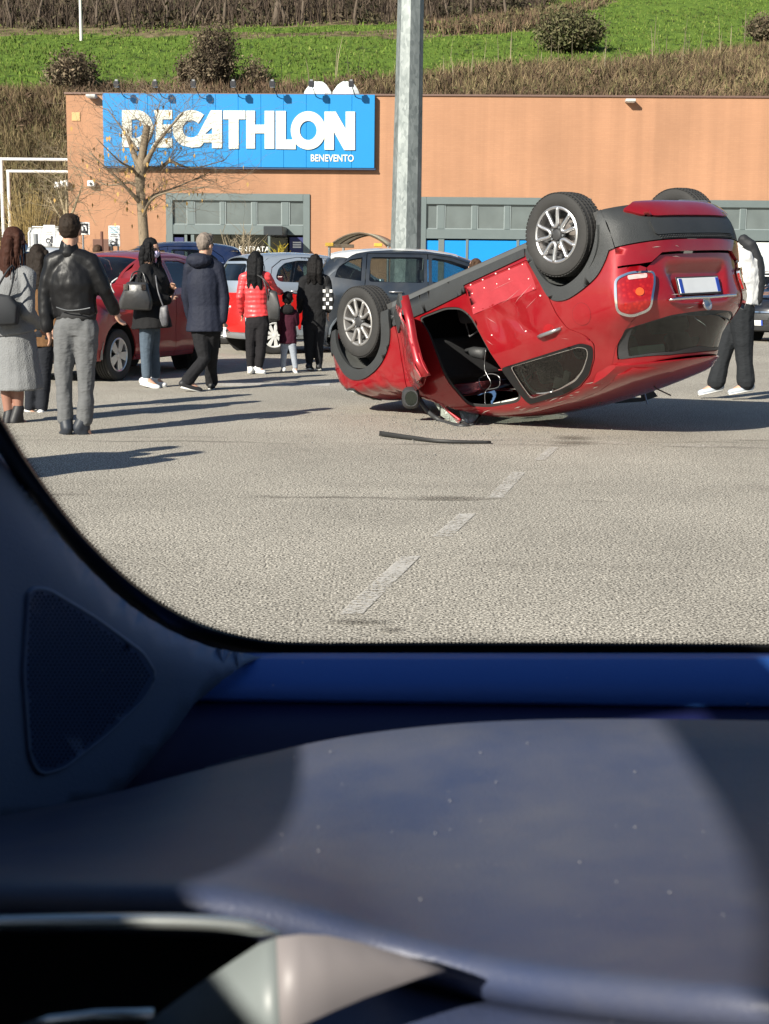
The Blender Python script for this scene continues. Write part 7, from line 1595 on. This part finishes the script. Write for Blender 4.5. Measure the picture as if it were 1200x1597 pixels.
# ------------------------------------------------------------------ the car the view is taken from: windscreen corner, pillar, dashboard
own = empty('own_car_cabin', (0, .6, 0)); tag(own, 'dark blue car cabin around the viewer with windscreen corner, pillar speaker and dashboard', 'car')
OB = V3(0, .6, 0)
def wplane(px, py, o=0.0):       # point on the raked windscreen
    v = ray(px, py); t = (1.69 + o - CAMH) / (v[2] + .6 * v[1]); return EYE + v * t - OB
def dpt(px, py, d): return at_depth(px, py, d) - OB
DASH = None
def dashmat(name, c0, c1, rough=.6, dust=.5, bump=.35):
    m, N, L = nt(name); o = N.new('ShaderNodeOutputMaterial'); p = N.new('ShaderNodeBsdfPrincipled'); L.new(p.outputs[0], o.inputs[0]); p.inputs['Roughness'].default_value = rough
    g = N.new('ShaderNodeNewGeometry'); n = N.new('ShaderNodeTexNoise'); n.inputs['Scale'].default_value = 9; n.inputs['Detail'].default_value = 9; n.inputs['Roughness'].default_value = .65; L.new(g.outputs['Position'], n.inputs['Vector'])
    x = N.new('ShaderNodeMix'); x.data_type = 'RGBA'; x.inputs[6].default_value = (*c0, 1); x.inputs[7].default_value = (*c1, 1); r = N.new('ShaderNodeMapRange'); r.inputs[1].default_value = .35; r.inputs[2].default_value = .7; r.inputs[4].default_value = dust; L.new(n.outputs[0], r.inputs[0]); L.new(r.outputs[0], x.inputs[0])
    # lint and dust grains
    v = N.new('ShaderNodeTexVoronoi'); v.inputs['Scale'].default_value = 48; L.new(g.outputs['Position'], v.inputs['Vector']); k = N.new('ShaderNodeMapRange'); k.inputs[1].default_value = .02; k.inputs[2].default_value = .06; k.inputs[3].default_value = .5; k.inputs[4].default_value = 0; L.new(v.outputs['Distance'], k.inputs[0])
    sc_ = N.new('ShaderNodeSeparateColor'); L.new(v.outputs['Color'], sc_.inputs[0]); q = N.new('ShaderNodeMath'); q.operation = 'GREATER_THAN'; q.inputs[1].default_value = .62; L.new(sc_.outputs[0], q.inputs[0]); w = N.new('ShaderNodeMath'); w.operation = 'MULTIPLY'; L.new(k.outputs[0], w.inputs[0]); L.new(q.outputs[0], w.inputs[1])
    y = N.new('ShaderNodeMix'); y.data_type = 'RGBA'; L.new(w.outputs[0], y.inputs[0]); L.new(x.outputs[2], y.inputs[6]); y.inputs[7].default_value = (.35, .34, .32, 1); L.new(y.outputs[2], p.inputs['Base Color'])
    b = N.new('ShaderNodeBump'); b.inputs['Strength'].default_value = bump; b.inputs['Distance'].default_value = .001; n2 = N.new('ShaderNodeTexNoise'); n2.inputs['Scale'].default_value = 700; L.new(g.outputs['Position'], n2.inputs['Vector']); L.new(n2.outputs[0], b.inputs['Height']); L.new(b.outputs[0], p.inputs['Normal']); return m
DP = dashmat('dashboard_dusty_blue', (.042, .056, .110), (.115, .115, .130), .46, .65); TR = dashmat('pillar_trim_blue', (.14, .19, .31), (.16, .20, .28), .7, .4); DK_ = dashmat('sky_tinted_plastic', (.003, .006, .055), (.005, .008, .065), .6, .2); MB_ = dashmat('cowl_blue', (.022, .105, .40), (.026, .115, .42), .55, .3)  # blue of sky light and windscreen veil is put into these colours
def grid(name, rows, m, smooth=True, th=.006, auto=None):
    n = len(rows[0]); V = [p for r in rows for p in r]; F_ = [(i * n + k, i * n + k + 1, (i + 1) * n + k + 1, (i + 1) * n + k) for i in range(len(rows) - 1) for k in range(n - 1)]
    o = link(name, mesh(name, V, F_, smooth, auto), m, own)
    if th: md = o.modifiers.new('t', 'SOLIDIFY'); md.thickness = th; md.offset = 0
    return o
RS = lambda pts, n=48: [np.array(p) for p in np.stack([np.interp(np.linspace(0, 1, n), np.linspace(0, 1, len(q_)), q_) for q_ in zip(*[tuple(s) for s in spline(pts, 8)])], -1)]
Gc = [(-120, 520), (-40, 604), (0, 652), (35, 710), (80, 775), (130, 838), (190, 897), (250, 942), (320, 978), (400, 999), (480, 1005), (700, 1005), (1000, 1006), (1350, 1009)]
Hc = [(-150, 560), (-50, 640), (-6, 694), (40, 768), (90, 838), (140, 893), (200, 946), (262, 985), (330, 1012), (410, 1026), (480, 1029), (700, 1028), (1000, 1028), (1350, 1031)]
g_, h_ = RS(Gc, 90), RS(Hc, 90)
grid('windscreen_frit', [[wplane(*p, -.004) for p in g_], [wplane(*(p * .5 + q * .5), -.004) for p, q in zip(g_, h_)], [wplane(*p, -.004) for p in h_]], mat('frit_black', (.004, .004, .004), .35, 0, .2), th=.003)
dots = MB()
for r_, off in ((2.0, -3.0), (1.3, -7.5), (.8, -11)):
    L_ = np.array(g_); seg = np.concatenate([[0], np.cumsum(np.linalg.norm(np.diff(L_, axis=0), axis=1))])
    for s_ in np.arange(120, seg[-1] - 120, 6.0):
        x = np.interp(s_, seg, L_[:, 0]); y = np.interp(s_, seg, L_[:, 1]); x2 = np.interp(s_ + 2, seg, L_[:, 0]); y2 = np.interp(s_ + 2, seg, L_[:, 1]); t = V3(x2 - x, y2 - y, 0); t /= np.linalg.norm(t); nx_, ny_2 = -t[1], t[0]
        cx, cy = x - nx_ * (-off) * -1 * -1, y - ny_2 * (-off); cx = x + nx_ * off
        cy = y + ny_2 * off
        dots.add([wplane(cx + r_ * math.cos(a), cy + r_ * math.sin(a), -.005) for a in np.linspace(0, 2 * np.pi, 7)[:-1]], [tuple(range(6))])
tag(dots.build('frit_dots', mat('frit_black', (0, 0, 0)), own), kind='stuff')
clear, N_c, L_c = nt('windscreen_clear_glass'); o_ = N_c.new('ShaderNodeOutputMaterial'); t_ = N_c.new('ShaderNodeBsdfTransparent'); t_.inputs[0].default_value = (.97, .985, .975, 1); L_c.new(t_.outputs[0], o_.inputs[0])
link('windscreen_pane', mesh('windscreen_pane', [V3(x, y, 1.69 - .6 * y + .002) - OB for x, y in ((-.62, 1.17), (.95, 1.17), (.80, .16), (-.46, .16))], [(0, 1, 2, 3)]), clear, own)
# pillar trim with its curved lower edge
ptd = lambda x, y: .80 + .0006 * x + .0001 * (y - 600)
pil = [tuple(p) for p in RS(Hc[:10], 40)] + [(385, 1034), (345, 1060), (300, 1097), (262, 1150), (215, 1203), (172, 1247), (60, 1275), (-80, 1300), (-170, 1310), (-170, 545)]
P2, T2 = cdt(pil, [], 24, 10)
def pvert(p):
    x, y = p; e = np.min(np.linalg.norm(np.array(RS(Hc[:10], 60)) - p, axis=1)); d2 = np.min(np.linalg.norm(np.array([(385, 1034), (345, 1060), (300, 1097), (262, 1150), (215, 1203), (172, 1247)]) - p, axis=1))
    return dpt(x, y, ptd(x, y) + .03 * math.exp(-e / 14.))
o = link('pillar_trim', mesh('pillar_trim', [pvert(p) for p in P2], T2, True), TR, own); md = o.modifiers.new('t', 'SOLIDIFY'); md.thickness = .004; md.offset = 0
spk = roundpoly([(44, 918), (72, 918), (150, 965), (222, 1018), (243, 1052), (226, 1088), (170, 1142), (100, 1197), (62, 1208), (46, 1180), (36, 1050)], 14, 4)
P2, T2 = cdt(spk, [], 30, 12); o = link('speaker_grille', mesh('speaker_grille', [dpt(x, y, ptd(x, y) - .006) for x, y in P2], T2, True), dashmat('grille_blue', (.045, .085, .19), (.055, .095, .19), .5, .3), own)
MB().tube([dpt(x, y, ptd(x, y) - .004) for x, y in spk], .0018, 6, closed=True).build('speaker_bezel', TR, own, True)
hl_ = MB(); sp2 = np.array(grow([tuple(p) for p in spk], -7)); j = 0
for yy in np.arange(925, 1205, 5.6):
    for xx in np.arange(38 + (j % 2) * 3.4, 245, 6.8):
        if inpoly(np.array([[xx, yy]]), sp2)[0]: hl_.add([dpt(xx + 2.2 * math.cos(a), yy + 2.0 * math.sin(a), ptd(xx, yy) - .0066) for a in np.linspace(0, 2 * np.pi, 7)[:-1]], [tuple(range(6))])
    j += 1
tag(hl_.build('grille_holes', mat('hole_black', (.003, .004, .008), .9), own), kind='stuff')
# cowl strip, trough, dash pad
xs_c = np.linspace(250, 1400, 40)
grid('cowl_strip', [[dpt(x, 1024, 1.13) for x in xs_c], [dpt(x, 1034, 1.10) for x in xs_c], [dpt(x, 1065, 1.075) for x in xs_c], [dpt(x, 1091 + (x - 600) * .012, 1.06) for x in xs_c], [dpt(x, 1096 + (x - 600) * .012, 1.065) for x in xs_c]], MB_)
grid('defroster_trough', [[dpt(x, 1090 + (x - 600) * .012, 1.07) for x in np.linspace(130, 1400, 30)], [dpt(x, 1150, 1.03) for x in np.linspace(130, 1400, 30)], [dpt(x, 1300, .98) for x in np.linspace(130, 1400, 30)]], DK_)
P2 = [(320, 1196), (380, 1178), (440, 1172), (420, 1182), (360, 1200), (318, 1210)]; link('trough_highlight', mesh('trough_highlight', [dpt(x, y, .93) for x, y in P2], [tuple(range(6))]), TR, own)  # thin sheet standing in for the pale highlight in the trough
E0 = RS([(-200, 1312), (-80, 1292), (0, 1279), (90, 1262), (180, 1243), (300, 1211), (400, 1186), (500, 1163), (600, 1147), (720, 1135), (850, 1129), (1000, 1128), (1150, 1130), (1400, 1134)], 70)
E1 = RS([(-200, 1374), (-80, 1377), (0, 1379), (90, 1380), (180, 1381), (300, 1384), (400, 1395), (500, 1420), (600, 1451), (720, 1483), (850, 1507), (1000, 1526), (1150, 1540), (1400, 1560)], 70)
rows = [[dpt(p[0], p[1] + 10, .815) for p in E0], [dpt(p[0], p[1] + 1, .81) for p in E0], [dpt(p[0], p[1] + 1, .80) for p in E0]]
for t in (.12, .3, .5, .7, .86): rows.append([dpt(*(a_ * (1 - t) + b_ * t), .80 - .29 * t - .11 * t * float(ss(550, 1300, b_[0]))) for a_, b_ in zip(E0, E1)])
sp_r = random.Random(21); ds = MB()
for _ in range(34):
    x = sp_r.uniform(300, 1190); i_ = int(np.argmin([abs(p[0] - x) for p in E0])); t = sp_r.uniform(.05, .85); q = E0[i_] * (1 - t) + E1[i_] * t; c_ = dpt(q[0], q[1], .80 - .29 * t - .11 * t * float(ss(550, 1300, E1[i_][0]))) + V3(0, -.002, .0045); r_ = sp_r.uniform(.00015, .00036)
    ds.box(c_, (r_ * 2, r_ * 2, r_), rot3(sp_r.uniform(0, 3), 0, 0))
tag(ds.build('dust_specks', mat('lint_pale', (.34, .34, .35), .9), own), kind='stuff')
near = lambda x: -.11 * float(ss(550, 1300, x))
for dy, dd in ((0, .51), (8, .503), (18, .497), (28, .494), (40, .495), (52, .50), (62, .512), (66, .54)): rows.append([dpt(p[0], p[1] + dy, dd + near(p[0])) for p in E1])
grid('dashboard_pad', rows, DP)
xs_l = np.linspace(-200, 1400, 40)
ER = [p for p in E1 if p[0] > 395]
grid('lower_fascia', [[dpt(p[0], p[1] + 58, .52 + near(p[0])) for p in ER], [dpt(p[0], p[1] + 100, .49 + near(p[0])) for p in ER], [dpt(p[0], max(p[1] + 180, 1690), .44 + near(p[0]) * .8) for p in ER], [dpt(p[0], 1900, .38 + near(p[0]) * .7) for p in ER]], DP)
EL = [p for p in E1 if p[0] < 440]
grid('binnacle_recess', [[dpt(p[0], p[1] + 52, .505) for p in EL], [dpt(p[0], p[1] + 62, .56) for p in EL], [dpt(p[0], 1700, .57) for p in EL], [dpt(p[0], 1900, .55) for p in EL]], mat('recess_black', (.014, .015, .014), .9))
SIL = mat('satin_silver_trim', (.62, .66, .64), .25, .85, .05)
MB().tube(spline([dpt(-80, 1441, .448), dpt(80, 1438, .448), dpt(250, 1437, .448), dpt(350, 1441, .448), dpt(410, 1450, .448), dpt(440, 1460, .45)], 6), [.0028] * 24 + [.0026, .0024, .002, .0016, .0012, .0008, .0005], 10).build('silver_trim', SIL, own, True) if False else None
sp_ = spline([dpt(-80, 1441, .448), dpt(80, 1438, .448), dpt(250, 1437, .448), dpt(350, 1441, .448), dpt(410, 1450, .448), dpt(440, 1460, .45)], 6)
MB().tube(sp_, [.0026 if i < len(sp_) - 8 else .0026 * (len(sp_) - i) / 9 for i in range(len(sp_))], 10).build('silver_trim', SIL, own, True)
finL = [(215, 1612), (260, 1575), (310, 1537), (370, 1496), (405, 1473), (432, 1462)]; finB = [(215, 1660), (270, 1660), (330, 1660), (380, 1660), (410, 1660), (440, 1660)]
grid('grey_lever', [[dpt(*p, .455 - .010 * i / 5) for i, p in enumerate(finL)], [dpt(*p, .440 - .012 * i / 5) for i, p in enumerate(finB)]], mat('lever_grey_green', (.17, .195, .195), .45, 0, .05), smooth=True, th=.002)
finT = [(432, 1462), (470, 1457), (510, 1459), (560, 1470), (620, 1488), (660, 1501), (692, 1513)]; finB2 = [(440, 1660), (470, 1600), (520, 1577), (570, 1556), (620, 1538), (660, 1524), (694, 1515)]
grid('grey_lever_tip', [[dpt(*p, .445 + .006 * i / 6) for i, p in enumerate(finT)], [dpt(*p, .428 + .022 * i / 6) for i, p in enumerate(finB2)]], mat('lever_lit_pale', (.20, .185, .188), .5, 0, .05), smooth=True, th=.002)  # sunlit face of the same lever, its light put into the colour
MB().tube([dpt(30, 1608, .44), dpt(80, 1592, .44), dpt(150, 1584, .44), dpt(240, 1582, .44)], .0022, 8).build('pale_strip', SIL, own, True)
# shell of the cabin: unseen sides, opening shaped to let sun onto the dashboard, roof, seats, rear
shell_m = mat('cabin_lining', (.05, .05, .052), .9); door_m = mat('door_lining', (.03, .035, .045), .8)
side = [(-1.9, .45), (1.5, .45), (1.25, .98), (.32, 1.74), (-1.9, 1.74)]; hole = [(-.95, 1.55), (-.09, 1.475), (.28, 1.44), (.20, 1.55), (.08, 1.66), (.04, 1.70), (-.95, 1.70)]
for sx, nm in ((-1, 'door_shell'), (1, 'door_shell')):
    v_, f_ = slab(side, [hole], .05); x0 = -.52 if sx < 0 else .98
    link(nm, mesh(nm, [V3(x0 - (.05 - z if sx > 0 else z) * (1 if sx < 0 else -1), a, b) - OB for a, b, z in v_], f_), door_m, own)
MB().box(V3(.24, -.82, 1.735) - OB, (1.42, 2.1, .03)).build('roof_lining', shell_m, own)
MB().box(V3(.25, -1.75, 1.0) - OB, (1.5, .3, .9)).build('rear_seat', shell_m, own); MB().box(V3(.2, -.7, .42) - OB, (1.5, 2.6, .04)).build('cabin_floor', shell_m, own)
MB().box(V3(.25, .95, .62) - OB, (1.55, .5, .5)).build('bulkhead', shell_m, own)
grid('bonnet', [[V3(x, y, z) - OB for x in np.linspace(-.55, 1.0, 8)] for y, z in ((1.26, .92), (1.5, .86), (1.8, .76), (2.0, .62), (2.05, .3))], DBLUE)
for x, y in ((-.60, 1.7), (1.05, 1.7), (-.60, -1.2), (1.05, -1.2)): make_wheel(own, V3(x, y, .32) - OB, .32, .21, .2, ALLOY, -1 if x < 0 else 1, 'five', hi=False).rotation_euler = (0, 0, math.pi / 2 if True else 0)
MB().box(V3(.25, .2, .3) - OB, (1.5, 3.6, .14)).build('floor_pan', darkint, own)
